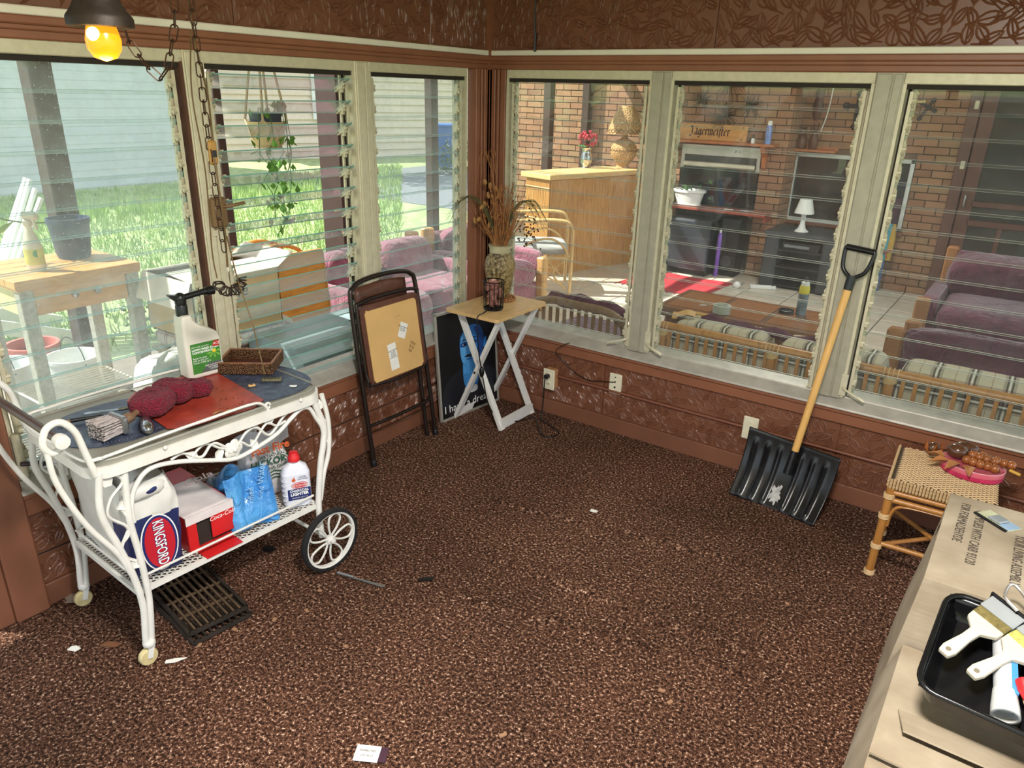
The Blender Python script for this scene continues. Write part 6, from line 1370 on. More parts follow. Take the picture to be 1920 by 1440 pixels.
# ------------------------------------------------------------------ framed portrait
def portrait():
    t = thing('framed_portrait', 'framed painting of a thoughtful man in blue tones leaning in the corner', 'painting', (.112, -.265, .0), R(42), rot=(R(-4.5), 0, R(84)))
    W, H = .235, .61
    for a in ((-W, -W+.014, 0, .018, 0, H), (W-.014, W, 0, .018, 0, H), (-W, W, 0, .018, 0, .014), (-W, W, 0, .018, H-.014, H)): MB().rbox(*a, .002).build('frame_bar', mat('silver_frame', (190, 186, 176), .35, .5), t)
    MB().box(-W+.01, W-.01, .006, .012, .01, H-.01).build('canvas', mat('canvas_black', (12, 11, 14), .5, var=.1), t)
    def area(nm, pts, rgb, d): m = MB(frame((0, .006-d, 0), (1, 0, 0), (0, 0, 1), (0, -1, 0))); m.prism([(p[0], p[1]) for p in spline([(x*1.35+.012, (z-.3)*1.15+.31, 0) for x, z in pts], 5, True)], .0003); return m.build(nm, mat('paint_%d_%d_%d' % rgb, rgb, .5, var=.1, scale=30), t)
    area('painted_coat', [(-.16, .10), (-.15, .20), (-.09, .25), (-.02, .27), (.07, .25), (.15, .2), (.16, .1), (0, .09)], (26, 28, 36), .0002)
    area('painted_hair', [(-.04, .42), (-.03, .475), (.03, .505), (.09, .49), (.115, .43), (.105, .36), (.08, .40), (.0, .44)], (16, 18, 30), .0004)
    area('painted_face', [(-.055, .36), (-.045, .425), (.0, .465), (.06, .455), (.085, .40), (.08, .34), (.05, .28), (.0, .255), (-.04, .28)], (40, 116, 190), .0006)
    area('painted_face_light', [(-.052, .36), (-.042, .42), (-.01, .445), (.0, .40), (-.012, .35), (.005, .30), (-.015, .27), (-.045, .30)], (92, 166, 226), .0009)
    area('painted_cheek_shadow', [(.03, .45), (.062, .45), (.084, .40), (.079, .34), (.05, .285), (.02, .262), (.035, .31), (.05, .36), (.045, .41)], (22, 66, 132), .0009); area('painted_brow_shadow', [(-.05, .385), (-.03, .392), (.0, .385), (.03, .392), (.05, .385), (.04, .368), (.0, .372), (-.045, .368)], (28, 84, 156), .001)
    area('painted_ear', [(.082, .37), (.10, .39), (.10, .35), (.085, .335)], (44, 120, 196), .0009)
    for x in (-.03, .028): area('painted_eye', [(x-.014, .378), (x, .386), (x+.014, .378), (x, .371)], (14, 22, 44), .0012); area('painted_eye_white', [(x-.010, .379), (x-.006, .382), (x-.002, .379), (x-.006, .376)], (190, 214, 236), .0014); area('painted_brow', [(x-.018, .395), (x, .405), (x+.02, .397), (x, .399)], (12, 16, 32), .0012)
    area('painted_nose', [(-.012, .375), (-.004, .38), (.004, .335), (-.01, .326), (-.022, .333)], (70, 150, 214), .0012); area('painted_moustache', [(-.032, .318), (-.008, .326), (.022, .316), (.0, .311)], (14, 20, 40), .0012); area('painted_lip', [(-.024, .304), (0, .308), (.016, .302), (-.004, .296)], (36, 90, 160), .0012)
    area('painted_hand', [(-.035, .17), (-.045, .24), (-.035, .275), (.0, .285), (.03, .27), (.045, .22), (.035, .16), (0, .15)], (58, 136, 206), .0015)
    for k in range(4): area('painted_finger', [(-.04+.018*k, .235), (-.044+.018*k, .275+.006*k), (-.034+.018*k, .29+.006*k), (-.027+.018*k, .275), (-.027+.018*k, .235)], (76-4*k, 156-6*k, 222-6*k), .0018)
    area('painted_cuff', [(-.03, .135), (-.035, .165), (.03, .16), (.028, .13)], (206, 210, 214), .0018)
    text('lettering', 'I have a dream', .062, frame((-.205, .0045, .062), (1, 0, .0), (0, 0, 1), (0, -1, 0)), whitetxt, t, 'LEFT', sx=1.05, ext=.0003)
portrait()

# ------------------------------------------------------------------ tray table and what stands on it
def tray_table():
    wl = mat('white_table_paint', (230, 228, 224), .45, var=.04); top = wood('beech_top', (214, 176, 122), .8, (14, 3, 14), .4)
    t = thing('tray_table', 'small folding table with beech top and crossed white legs in the corner', 'table', (.238, -.215, 0))
    m = MB(); m.prism(rrect(-.172, .172, -.228, .228, .02, 4), .018, T(0, 0, .622)); m.build('top', top, t)
    # X legs in the x-z... each side pair crosses along y
    for s in (-1, 1):
        y = s*.165
        MB().bar((-.15 if s < 0 else -.155, y, .0), (.14, y, .615), .018, .035, (0, 1, 0)).build('leg', wl, t)
        MB().bar((.155, y-s*.022, .0), (-.14, y-s*.022, .615), .018, .035, (0, 1, 0)).build('leg', wl, t)
        MB().lathe([(.007, 0), (.006, .004)], 8, T(0, y-.024 if s < 0 else y-.012, .308) @ RX(90)).build('pivot', darktxt, t)
        MB().bar((-.15, y*1.0, .612), (.15, y*1.0, .612), .02, .02).build('top_cleat', wl, t)
    MB().bar((.147, -.15, .03), (.147, .15, .03), .018, .055).build('stretcher', wl, t); MB().bar((-.14, -.165, .03), (-.14, .165, .03), .016, .04).build('stretcher', wl, t)
    # trivet
    t = thing('bead_trivet', 'round wooden bead trivet under the vase', 'trivet', (.175, -.11, .64)); bd = mat('wood_bead', (156, 104, 60), .4)
    q = MB().sphere((0, 0, .0075), .0085, 8, 6, (1, 1, .88)).build('tmp', bd, None, 60); me = q.data; bpy.data.objects.remove(q)
    for r_, n in ((.085, 26), (.064, 20)):
        for k in range(n): obj('bead', me, t, (r_*cos(2*pi*k/n), r_*sin(2*pi*k/n), 0))
    MB().lathe([(.056, .001), (.056, .010), (.001, .011)], 20).build('disc', bd, t, 40)
    # vase
    t = thing('ceramic_vase', 'speckled olive ceramic vase of dried grasses on the small table', 'vase', (.175, -.11, .653))
    gz = N('olive_glaze'); f = gz.noise(75, 4, None, .7); f2 = gz.noise(6, 3)
    c1 = gz.ramp(f, [(.40, lin(44, 34, 20)), (.52, lin(128, 104, 58)), (.64, lin(186, 172, 132))])
    gz.set(Base_Color=gz.mix(gz.ramp(f2, [(.4, (0, 0, 0)), (.6, (.45, .45, .45))]), c1, lin(176, 150, 92)), Roughness=.3); gz.bump(f, .8, .006)
    MB().lathe([(.042, 0), (.05, .01), (.07, .08), (.083, .15), (.084, .18), (.075, .215), (.058, .24), (.056, .265), (.064, .285), (.058, .285), (.05, .262), (.05, .24), (.03, .2)], 30).build('vase', gz.m, t, 60)
    MB().lathe([(.0575, .236), (.0572, .266), (.0648, .286)], 30).build('neck_glaze', mat('cream_drip_glaze', (186, 178, 144), .3, var=.25, scale=18), t, 60)
    rnd = random.Random(14); st = MB(); cols = (mat('dried_rust_grass', (158, 104, 58), .8, var=.35, scale=60), mat('dried_gold', (166, 120, 66), .7, var=.25, scale=50), mat('dried_green', (96, 92, 56), .8, var=.3))
    for k in range(70):
        a = rnd.uniform(0, 6.28); sp_ = rnd.uniform(.02, .13); h = rnd.uniform(.14, .33)
        p = [(.02*cos(a), .02*sin(a), .2), (.04*cos(a), .04*sin(a), .30), (sp_*cos(a), sp_*sin(a), .29+h*.5), (sp_*1.4*cos(a)+rnd.uniform(-.02, .02), sp_*1.4*sin(a), .29+h)]
        st.tube(spline(p, 3), [.0022]*7+[.0012, .0012, .0008], 3)
    st.build('dried_stems', cols[0], t)['kind'] = 'stuff'
    m = MB()
    for k in range(110):   # fine seed heads in the middle clump
        a = rnd.uniform(0, 6.28); r_ = rnd.uniform(0, .09); c = V((r_*cos(a), r_*sin(a), rnd.uniform(.33, .58))); d = V((rnd.gauss(0, .4), rnd.gauss(0, .4), 1)).normalized(); m.tube([c, c+d*rnd.uniform(.02, .05)], [.004, .001], 4)
    m.build('seed_heads', cols[0], t)['kind'] = 'stuff'
    for k in range(13):   # papery pods
        a = rnd.uniform(2.4, 4.6); r_ = rnd.uniform(.05, .14); c = V((r_*cos(a), r_*sin(a), rnd.uniform(.36, .62))); m = MB(); m.sphere(c, .015, 8, 6, (.5, .8, 1.3), Matrix.Rotation(rnd.uniform(0, 3), 3, 'X')); m.build('papery_pod', cols[1], t, 60)
    for j, (dx, dy, n, up, col) in enumerate(((-.24, -.12, 12, .10, 2), (.20, .10, 14, .09, 2), (-.14, .0, 5, .36, 0))):
        m = MB()
        for k in range(n):
            e = rnd.uniform(.75, 1.1); o = rnd.uniform(-.05, .05)
            m.tube(spline([(0, 0, .25), (dx*.3, dy*.3+o*.4, .42+up*.5), (dx*.7*e, dy*.7+o, .44+up*.9), (dx*e*1.05, dy+o, .36+up*.7+rnd.uniform(-.1, .06))], 4), [.0016]*10+[.0012, .001, .0008], 3)
        m.build('arching_grass', cols[col], t)['kind'] = 'stuff'
    m = MB()
    for k in range(60): c = V((.13+rnd.gauss(0, .035), .07+rnd.gauss(0, .03), .37+rnd.gauss(0, .045))); m.sphere(c, .005, 5, 4)
    m.build('dark_berries', mat('dried_berry', (74, 44, 34), .6), t)['kind'] = 'stuff'
    # salt lamp
    t = thing('salt_lamp', 'black wire basket lamp filled with pink salt chunks', 'lamp', (.270, -.29, .64))
    wire = mat('black_wire', (22, 20, 20), .4, .5)
    for z, r_ in ((.008, .05), (.150, .054)): m = MB(); m.tube([(r_*cos(k*pi/12), r_*sin(k*pi/12), z) for k in range(24)], .0032, 5, True); m.build('wire_ring', wire, t, 60)
    for k in range(14): a = 2*pi*k/14; MB().tube([(.05*cos(a), .05*sin(a), .008), (.054*cos(a+.05), .054*sin(a+.05), .15)], .0026, 4).build('wire_upright', wire, t)
    MB().lathe([(.05, 0), (.05, .006), (.001, .007)], 20).build('base', wire, t, 40)
    salt = mat('pink_salt', (150, 98, 88), .6, var=.45, scale=40, bump=.4)
    for k in range(30):
        a = rnd.uniform(0, 6.28); r_ = rnd.uniform(0, .036); z = .02+.13*k/30; s_ = rnd.uniform(.011, .017)
        m = MB(Matrix.Translation((r_*cos(a), r_*sin(a), z)) @ Matrix.Rotation(rnd.uniform(0, 6), 4, V((rnd.random(), rnd.random(), rnd.random()+.1)).normalized())); m.rbox(-s_, s_, -s_*.8, s_*.8, -s_*.9, s_*.9, s_*.3); m.build('salt_chunk', salt if z < .145 else mat('pale_salt', (214, 170, 152), .6), t)
    m = MB(); m.tube(spline([(.275, -.345, .647), (.285, -.40, .643), (.29, -.447, .638), (.292, -.455, .60), (.30, -.45, .45), (.31, -.44, .36), (.315, -.43, .30), (.33, -.40, .15), (.355, -.33, .04), (.40, -.22, .006), (.44, -.12, .005), (.52, -.20, .005), (.60, -.28, .005), (.655, -.27, .005), (.655, -.20, .005), (.56, -.15, .005), (.49, -.12, .006), (.482, -.10, .05), (.482, -.095, .12), (.482, -.09, .23), (.481, -.08, .245)], 6), .0035, 6)
    m.sphere((.312, -.438, .34), .014, 10, 8, (1, 1, 2.2)); tag(m.build('lamp_cable', black, None, 60), 'black power cable running from the wire basket lamp over the carpet', 'cable')
tray_table()

# ------------------------------------------------------------------ shovel
def shovel():
    bl = N('black_shovel_plastic'); bl.set(Base_Color=bl.ramp(bl.noise(40, 4), [(.4, lin(14, 14, 16)), (.8, lin(34, 34, 38))]), Roughness=.28); bl = bl.m
    t = thing('snow_shovel', 'black bladed snow shovel with wooden handle leaning on the right windows', 'shovel', (1.82, -.285, .0))
    # blade: bottom edge on the floor, top edge leaning to the wall, seen curved
    B0, B1 = V((-.20, .02, .004)), V((.19, -.03, .004)); T0, T1 = V((-.185, .14, .305)), V((.225, .105, .285))
    up = (T0-B0); nrm = (B1-B0).cross(up).normalized()
    if nrm.y > 0: nrm = -nrm
    def S(a, b):
        p = (B0*(1-a)+B1*a)*(1-b)+(T0*(1-a)+T1*a)*b
        h = -.035*sin(a*pi)*.6-.03*sin(b*pi)
        g = 0
        for k in range(6):
            c = .10+.135*k+(.1 if k > 2 else 0); d = (a-c)/.02
            if .02 < b < .86: g += .010*math.exp(-d*d)*min(1, (b-.02)/.06)*min(1, (.86-b)/.03)
        return p+nrm*(h+g)
    m = MB(); m.grid(S, 72, 24); o = m.build('blade', bl, t, 60); s_ = o.modifiers.new('Solid', 'SOLIDIFY'); s_.thickness = .004; s_.offset = -1
    rnd = random.Random(4); pts = []
    for k in range(40):
        an = 2*pi*k/40; r_ = 1+rnd.uniform(-.35, .35); pts.append((.48+.055*r_*cos(an)*1.0, .22+.13*r_*sin(an)))
    m = MB(); c = S(.48, .22)+nrm*.0025; v = [c]+[S(*p)+nrm*.003 for p in pts]; m.add(v, [(0, 1+k, 1+(k+1) % 40) for k in range(40)]); m.build('worn_sticker', mat('sticker_grey', (176, 174, 172), .6, var=.3, scale=40), t)
    P = V((.035, .10, .25)); Q = V((.10, .237, 1.02))
    m = MB(); m.tube([P-(Q-P)*.08, P, Q], [.015, .0155, .0155], 14); m.build('handle', wood('shovel_ash', (222, 172, 98), .85, (14, 14, 2), .4), t, 60)
    m = MB(); m.tube([P-(Q-P)*.12, P+(Q-P)*.02], [.022, .018], 14); m.build('socket', bl, t, 60)
    d = (Q-P).normalized(); side = V((1, -.1, 0)); side = (side-d*side.dot(d)).normalized()
    g = Q-d*.045
    m = MB(); m.tube([g, g+d*.06], [.018, .02], 14); m.tube(spline([g+d*.05-side*.006, g+d*.085-side*.045, g+d*.155-side*.058, g+d*.175-side*.05], 5), .0085, 8); m.tube(spline([g+d*.05+side*.006, g+d*.085+side*.045, g+d*.155+side*.058, g+d*.175+side*.05], 5), .0085, 8)
    m.build('grip_yoke', bl, t, 60)
    m = MB(); m.tube([g+d*.168-side*.056, g+d*.168+side*.056], .0125, 12); m.build('grip', bl, t, 60)
shovel()

# ------------------------------------------------------------------ rattan stool and carved fruit
def stool():
    cane = wood('bamboo_cane', (176, 120, 60), .7, (40, 40, 4), .35, 2); wrap = wood('cane_binding', (204, 172, 128), .75, (30, 30, 30), .5)
    wv = N('seagrass_weave'); co = wv.co((1, 1, 1)); ck = wv.add('ShaderNodeTexBrick'); ck.inputs['Scale'].default_value = 1; ck.inputs['Brick Width'].default_value = .02; ck.inputs['Row Height'].default_value = .008; ck.inputs['Mortar Size'].default_value = .0012
    ck.inputs['Color1'].default_value = lin(96, 74, 52); ck.inputs['Color2'].default_value = lin(76, 56, 40); ck.inputs['Mortar'].default_value = lin(40, 30, 22); wv.l.new(co, ck.inputs['Vector'])
    wv.set(Base_Color=ck.outputs['Color'], Roughness=.8); wv.bump(ck.outputs['Fac'], .8, -.004)
    t = thing('rattan_stool', 'square rattan stool with woven seagrass top behind the carton', 'stool', (2.43, -.345, 0), R(3))
    W, D = .158, .16
    m = MB(); m.rbox(-W-.01, W+.01, -D-.01, D+.01, .375, .415, .008); m.build('seat_core', wv.m, t)
    # woven strands on top and on the front edge
    q = MB(); q.grid(lambda a, b: ((a-.5)*.0245, (b-.5)*.0085, .0028*sin(a*pi)), 4, 1)
    q.tube([(-.012, 0, -.001), (-.006, 0, .002), (0, 0, .003), (.006, 0, .002), (.012, 0, -.001)], .0042, 5); tmp = q.build('tmp', wrap, None, 60); bpy.data.objects.remove(tmp)
    m = MB()
    for i in range(14):
        for j in range(36):
            x = -W+.012+i*.0245+(.0122 if j % 2 else 0); y = -D+.002+j*.009
            if x > W+.004 or y > D+.004: continue
            m.tube([(x-.0105, y, .4125), (x, y, .4175), (x+.0105, y, .4125)], [.0022, .0040, .0022], 4)
    for i in range(31):
        for j in range(3): x = -W-.004+i*.0108; m.tube([(x, -D-.011, .38+j*.013), (x, -D-.015, .387+j*.013), (x, -D-.011, .393+j*.013)], .0042, 4)
    for i in range(31):
        for j in range(3): y = -D+i*.0108; m.tube([(-W-.011, y, .38+j*.013), (-W-.015, y, .387+j*.013), (-W-.011, y, .393+j*.013)], .0042, 4)
    m.build('woven_strands', wrap, t, 60)['kind'] = 'stuff'
    for s in (-1, 1):
        for u in (-1, 1):
            x, y = s*W, u*D
            MB().tube([(x*1.04, y*1.04, 0), (x, y, .38)], .015, 10).build('leg', cane, t, 60)
            for z in (.012, .13, .26, .345):
                m = MB()
                for k in range(4): m.tube([(x*(1.04-.1*z)+.0172*cos(a*pi/5), y*(1.04-.1*z)+.0172*sin(a*pi/5), z+k*.0055-.008) for a in range(10)], .003, 4, True)
                m.build('cane_binding', wrap, t, 60)
    for y in (-D, D):
        for z in (.362, .33): MB().tube([(-W, y, z), (W, y, z)], .011, 8).build('rail', cane, t, 60)
        m = MB(); m.tube(spline([(-W+.014, y, .22), (-W+.02, y, .28), (-W+.05, y, .312), (0, y, .318), (W-.05, y, .312), (W-.02, y, .28), (W-.014, y, .22)], 5), .007, 6); m.build('arch_brace', cane, t, 60)
    for x in (-W, W):
        for z in (.362, .33): MB().tube([(x, -D, z), (x, D, z)], .011, 8).build('rail', cane, t, 60)
    MB().tube([(-W, -D, .13), (W, D, .13)], .009, 8).build('stretcher', cane, t, 60); MB().tube([(-W, -D, .14), (W, -D, .14)], .010, 8).build('stretcher', cane, t, 60); MB().tube([(-W, D, .14), (W, -D, .145)], .009, 8).build('stretcher', cane, t, 60)
    # pink tin
    t = thing('pink_tin', 'oval pink lidded tin on the rattan stool', 'tin', (2.505, -.285, .4195), R(-8))
    pk = mat('pink_enamel', (206, 56, 96), .35, var=.06); 
    MB().lathe([(.1, 0), (.104, .004), (.104, .026)], 36, None, 1.0, .82).build('tin_base', pk, t, 40)
    MB().lathe([(.106, .02), (.106, .036), (.103, .040), (.1, .0385), (.001, .0385)], 36, None, 1.0, .82).build('lid', mat('pink_lid', (208, 96, 112), .35, var=.08), t, 40)
    m = MB(); m.tube([(.105*cos(k*pi/24), .105*.82*sin(k*pi/24), .039) for k in range(48)], .0018, 5, True); m.build('lid_rim', mat('pale_pink', (232, 170, 180), .3), t, 60)
    # carved fruit cluster
    cw = wood('polished_carved_wood', (150, 86, 42), .55, (12, 12, 12), .22, 3, coat=.4); cd = wood('dark_polished_wood', (84, 52, 34), .55, (14, 6, 14), .22, 3, coat=.4)
    t = thing('carved_fruit', 'cluster of polished wooden fruit and leaves on the pink tin', 'carving', (2.49, -.29, .458), R(-10))
    for k in range(6): MB().sphere((.01+k*.0235, .028+.003*sin(k*2), .026+.004*(k % 2)), .0165, 12, 8).build('grape', cw, t, 60)
    for k in range(5): MB().sphere((-.005+k*.0235, -.022+.003*cos(k*2), .018), .0165, 12, 8).build('grape', cw, t, 60)
    for k in range(4): MB().sphere((.005+k*.024, .003, .034), .016, 12, 8).build('grape', cw, t, 60)
    MB().sphere((-.045, .005, .03), .034, 16, 10, (1.1, .9, .85)).build('pear', cd, t, 60); MB().sphere((-.03, .06, .03), .034, 16, 10, (1.3, .8, .7), Matrix.Rotation(.3, 3, 'Z')).build('carved_pod', cd, t, 60)
    for x, y, a, L in ((-.02, -.05, -2.0, .07), (-.05, -.055, -2.6, .075), (.01, -.05, -1.2, .065), (-.075, -.03, 2.9, .07)):
        m = MB(T(x, y, .006) @ Matrix.Rotation(a, 4, 'Z')); m.add([(0, -.008, .004), (L*.4, -.02, .012), (L, 0, -.012), (L*.4, .02, .012), (L*.4, 0, .0), (0, .008, .004), (L*.4, 0, -.008)], [(0, 1, 4), (1, 2, 4), (2, 3, 4), (3, 5, 4), (5, 0, 4), (0, 6, 1), (1, 6, 2), (2, 6, 3), (3, 6, 5), (5, 6, 0)]); m.build('carved_leaf', wood('light_carved_leaf', (176, 118, 70), .7, (12, 30, 12), .35), t)
    m = MB(); m.tube([(.13, 0, .02), (.165, -.005, .016)], .006, 6); m.build('stem', mat('brass_stem', (196, 150, 60), .4), t, 60)
    t = thing('carved_flower', 'single small carved wooden bud at the back left of the stool', 'carving', (2.365, -.21, .4195), .4)
    MB().sphere((0, 0, .028), .026, 12, 8, (1, .9, 1)).build('bud', cd, t, 60)
    for k in range(4):
        a = k*pi/2; m = MB(T(0, 0, .02) @ Matrix.Rotation(a, 4, 'Z')); m.add([(.012, -.018, -.015), (.034, -.006, .01), (.03, 0, .045), (.034, .008, .01), (.012, .018, -.015)], [(0, 1, 2), (0, 2, 4), (2, 3, 4)]); o = m.build('petal', cw, t)
stool()

# ------------------------------------------------------------------ big carton, paint tray
def carton():
    cb = N('grey_kraft_board'); cb.set(Base_Color=cb.ramp(cb.noise(5, 5), [(.3, lin(142, 126, 104)), (.7, lin(184, 170, 148))]), Roughness=.85); cb.bump(cb.noise(3, 3, cb.co((1, 14, 14))), .3, .006); cb = cb.m
    tape = mat('brown_packing_tape', (150, 122, 92), .35, var=.1); pr = mat('box_print', (70, 62, 54), .8, var=0)
    def slab(m, pts, th=.005):
        a, b, c, d = [V(p) for p in pts]; n = (b-a).cross(d-a).normalized()*th; m.add([a, b, c, d, a-n, b-n, c-n, d-n], [(0, 1, 2, 3), (7, 6, 5, 4), (0, 4, 5, 1), (1, 5, 6, 2), (2, 6, 7, 3), (3, 7, 4, 0)]); return m
    t = thing('large_carton', 'large worn grey-brown cardboard carton with black print beside the stool', 'box', (2.47, -1.43, 0))
    X, Y_, Z = .9, .53, .60
    m = MB(); m.grid(lambda a, b: (a*X, b*Y_, Z-.003*(a > .5)*sin(a*pi)*sin(b*pi)), 14, 10); m.build('top_panel', cb, t, 60)
    m = MB(); m.grid(lambda a, b: (-.06*(1-b)**1.2-.02*sin(b*pi)*sin(a*3), (1-a)*Y_, Z*b-.005*(b > .99)), 14, 10); m.build('side_panel', cb, t, 60)
    m = MB(); m.grid(lambda a, b: (a*X-.06*(1-b)*(1-a), -.004*sin(b*pi), Z*b), 8, 8); m.build('front_panel', cb, t, 60)
    MB().box(X-.005, X, 0, Y_, 0, Z-.01).build('side_panel', cb, t); MB().box(0, X, Y_-.005, Y_, 0, Z-.01).build('back_panel', cb, t)
    m = MB(); m.grid(lambda a, b: (-.002-.06*(1-b)**1.2-.02*sin(b*pi)*sin(a*.4)-.001, (1-a)*.05+.21+.1*b, Z*b), 6, 8); m.build('tape_strip', tape, t, 60)
    FT = lambda x, y: frame((x, y, Z+.0012), (0, -1, 0), (1, 0, 0), (0, 0, 1))
    for x, y, body in ((.085, .30, 'COMPLIES WITH CARB 93120'), (.045, .36, 'FOR FORMALDEHYDE'), (.185, .24, 'YOUR LIVING ASSEMBLY')): text('lettering', body, .034, frame((x, y, Z+.0008), (0, -1, 0), (1, 0, 0), (0, 0, 1)), pr, t, sx=.74, ext=.0003)
    # second, lower carton towards the camera
    t = thing('low_carton', 'lower battered cardboard carton with tape carrying the paint tray', 'box', (2.465, -2.0, 0))
    X, Y_, Z = .9, .555, .40
    m = MB(); m.grid(lambda a, b: (a*X-.0, b*Y_, Z-.01*sin(a*pi)*sin(b*pi)), 12, 8); m.build('top_panel', cb, t, 60)
    m = MB(); m.grid(lambda a, b: (-.05*(1-b)-.02*sin(b*pi), (1-a)*Y_, Z*b-.004*(b > .99)), 10, 8); m.build('side_panel', cb, t, 60)
    m = MB(); m.grid(lambda a, b: (a*X-.05*(1-b)*(1-a), -.006*sin(b*pi), Z*b), 8, 6); m.build('front_panel', cb, t, 60)
    MB().box(X-.005, X, 0, Y_, 0, Z-.008).build('side_panel', cb, t); MB().box(0, X, Y_-.005, Y_, 0, Z-.008).build('back_panel', cb, t)
    MB().box(.0, X, .03, .09, Z-.008, Z+.0015).build('tape_strip', tape, t); m = MB(); m.grid(lambda a, b: (-.002-.05*(1-b)-.021*sin(b*pi), .03+a*.06, Z*b), 3, 8); m.build('tape_strip', tape, t, 60)
    m = MB(); slab(m, [(.03, .30, Z+.002), (X, .30, Z+.002), (X, .22, Z+.022), (.05, .215, Z+.022)]); m.build('flap', cb, t); m = MB(); slab(m, [(.02, .215, Z+.006), (X, .215, Z+.006), (X, .11, Z+.012), (.0, .12, Z+.012)]); m.build('flap', cb, t)
    # paint tray tilted against the taller carton
    TR = T(2.52, -1.715, .462) @ RX(20) @ RZ(-3)
    def intray(name, label, cat, x, y, z, rz, group=None):
        M_ = TR @ T(x, y, z) @ RZ(rz); return thing(name, label, cat, M_.translation, 0, group, rot=M_.to_euler())
    t = intray('paint_tray', 'black plastic paint roller tray leaning on the tall carton', 'tray', 0, 0, 0, 0)
    tb = mat('tray_black', (16, 16, 18), .22, var=.1)
    W, L = .40, .27   # x, y
    def well(a, b):
        x = a*W; y = b*L; e = min(a*1.4, (1-a)*1.4, b, 1-b); k = min(1, e/.09); depth = .055*k*(1-.55*a)
        g = .003*sin(x*190)*k if a > .35 else 0
        return (x, y, .062-depth*1.02+g+.0005)
    m = MB(); m.grid(well, 70, 40); o = m.build('basin', tb, t, 40); s_ = o.modifiers.new('Solid', 'SOLIDIFY'); s_.thickness = .003
    m = MB(); m.tube([(p[0], p[1], .063) for p in rrect(-.006, W+.006, -.006, L+.006, .04, 5)], .007, 8, True); m.build('rim', tb, t, 60)
    m = MB(); q = rrect(-.004, W+.004, -.004, L+.004, .035, 5); n = len(q); m.add([(p[0], p[1], .06) for p in q]+[(p[0]*.94+.012, p[1]*.94+.008, .002) for p in q], [(i, (i+1) % n, n+(i+1) % n, n+i) for i in range(n)]); m.build('outer_skirt', tb, t)
    wb = mat('cream_brush_handle', (206, 196, 176), .4, var=.04); br = mat('bristle_olive', (112, 100, 56), .9, var=.4, scale=80); br2 = mat('bristle_yellow', (176, 170, 90), .8, var=.3, scale=80)
    for x, y, rz, bm, l in ((.075, .195, -26, br, 'cream handled paint brush with dark bristles in the tray'), (.145, .165, -32, br2, 'cream handled paint brush with yellow bristles in the tray')):
        t = intray('paint_brush', l, 'brush', x, y, .074, rz, 'paint brushes in the tray')
        o = MB().prism([(-.012, -.12), (.012, -.12), (.016, -.10), (.011, -.05), (.012, -.02), (.036, .0), (.038, .02), (-.038, .02), (-.036, 0), (-.012, -.02), (-.011, -.05), (-.016, -.10)], .014).build('handle', wb, t); b = o.modifiers.new('Bevel', 'BEVEL'); b.width = .003; b.segments = 2
        MB().lathe([(.006, .0138), (.0055, .0148)], 10, T(0, -.105, 0)).build('hang_hole', mat('hole_shadow', (120, 110, 92), .8), t)
        MB().rbox(-.038, .038, .018, .045, .0005, .0135, .002).build('bristle_root', bm, t); MB().rbox(-.04, .04, .045, .085, .0, .015, .002).build('plastic_sleeve', mat('clear_sleeve', (150, 154, 156), .15, var=.1), t); MB().rbox(-.045, .045, .085, .091, -.004, .02, .001).build('sleeve_seam', black, t)
    t = intray('roller_cover', 'clear wrapped white roller cover lying in the tray', 'roller', .135, .135, .056, 12)
    M_ = RX(90); m = MB(); m.lathe([(.021, -.125), (.021, .11), (.017, .11), (.016, -.1)], 20, M_); m.build('sleeve', mat('frosted_sleeve', (186, 188, 190), .25, var=.1), t, 40)
    MB().lathe([(.0225, .06), (.027, .10), (.0275, .118), (.023, .118), (.02, .1)], 20, M_).build('plastic_end', mat('clear_end', (206, 206, 204), .2), t, 50); MB().box(.006, .022, -.07, .06, -.004, .018).build('blue_print', mat('blue_label', (70, 140, 200), .3), t)
    t = intray('mini_roller', 'pink foam roller with a bent wire frame in the tray', 'roller', .20, .14, .056, 10); MB().lathe([(.008, -.045), (.019, -.045), (.02, 0), (.019, .045), (.008, .045), (.008, -.045)], 18, RX(90)).build('foam', mat('pink_foam', (190, 144, 120), .9), t, 50)
    m = MB(); m.tube(spline([(0, -.05, .0), (.0, .05, .0), (.0, .1, .02), (-.03, .17, .04), (-.06, .20, .05), (-.075, .16, .05), (-.05, .13, .045)], 5), .004, 6); m.build('wire_frame', mat('bare_wire', (206, 200, 196), .25, .8), t, 60)
    t = intray('putty_knife', 'scraper with tan blade and red handle at the tray corner', 'scraper', .205, .045, .068, 30); MB().prism([(-.02, -.07), (.018, -.07), (.012, .03), (-.012, .03)], .002).build('blade', mat('tan_blade', (186, 160, 122), .5), t); m = MB(); m.tube([(0, .02, .004), (0, .05, .01), (.0, .07, .012)], [.01, .017, .015], 10); m.build('handle', mat('cap_red', (0, 0, 0)), t, 60)
    t = thing('blade_pack', 'blister pack of blades lying on the carton top', 'package', (2.60, -1.0, .6005), R(-38))
    MB().box(-.052, .052, -.028, .028, 0, .002).build('card', mat('card_pale', (190, 192, 160), .5, var=.15, scale=30), t); MB().box(-.052, .052, -.034, -.026, 0, .005).build('black_edge', black, t); MB().rbox(-.02, .02, -.02, .022, .002, .009, .004).build('blister', mat('blister_grey', (150, 156, 160), .15, .2), t); MB().box(.02, .05, -.02, .024, .002, .004).build('blue_print', mat('pale_blue_card', (150, 176, 206), .4), t)
carton()

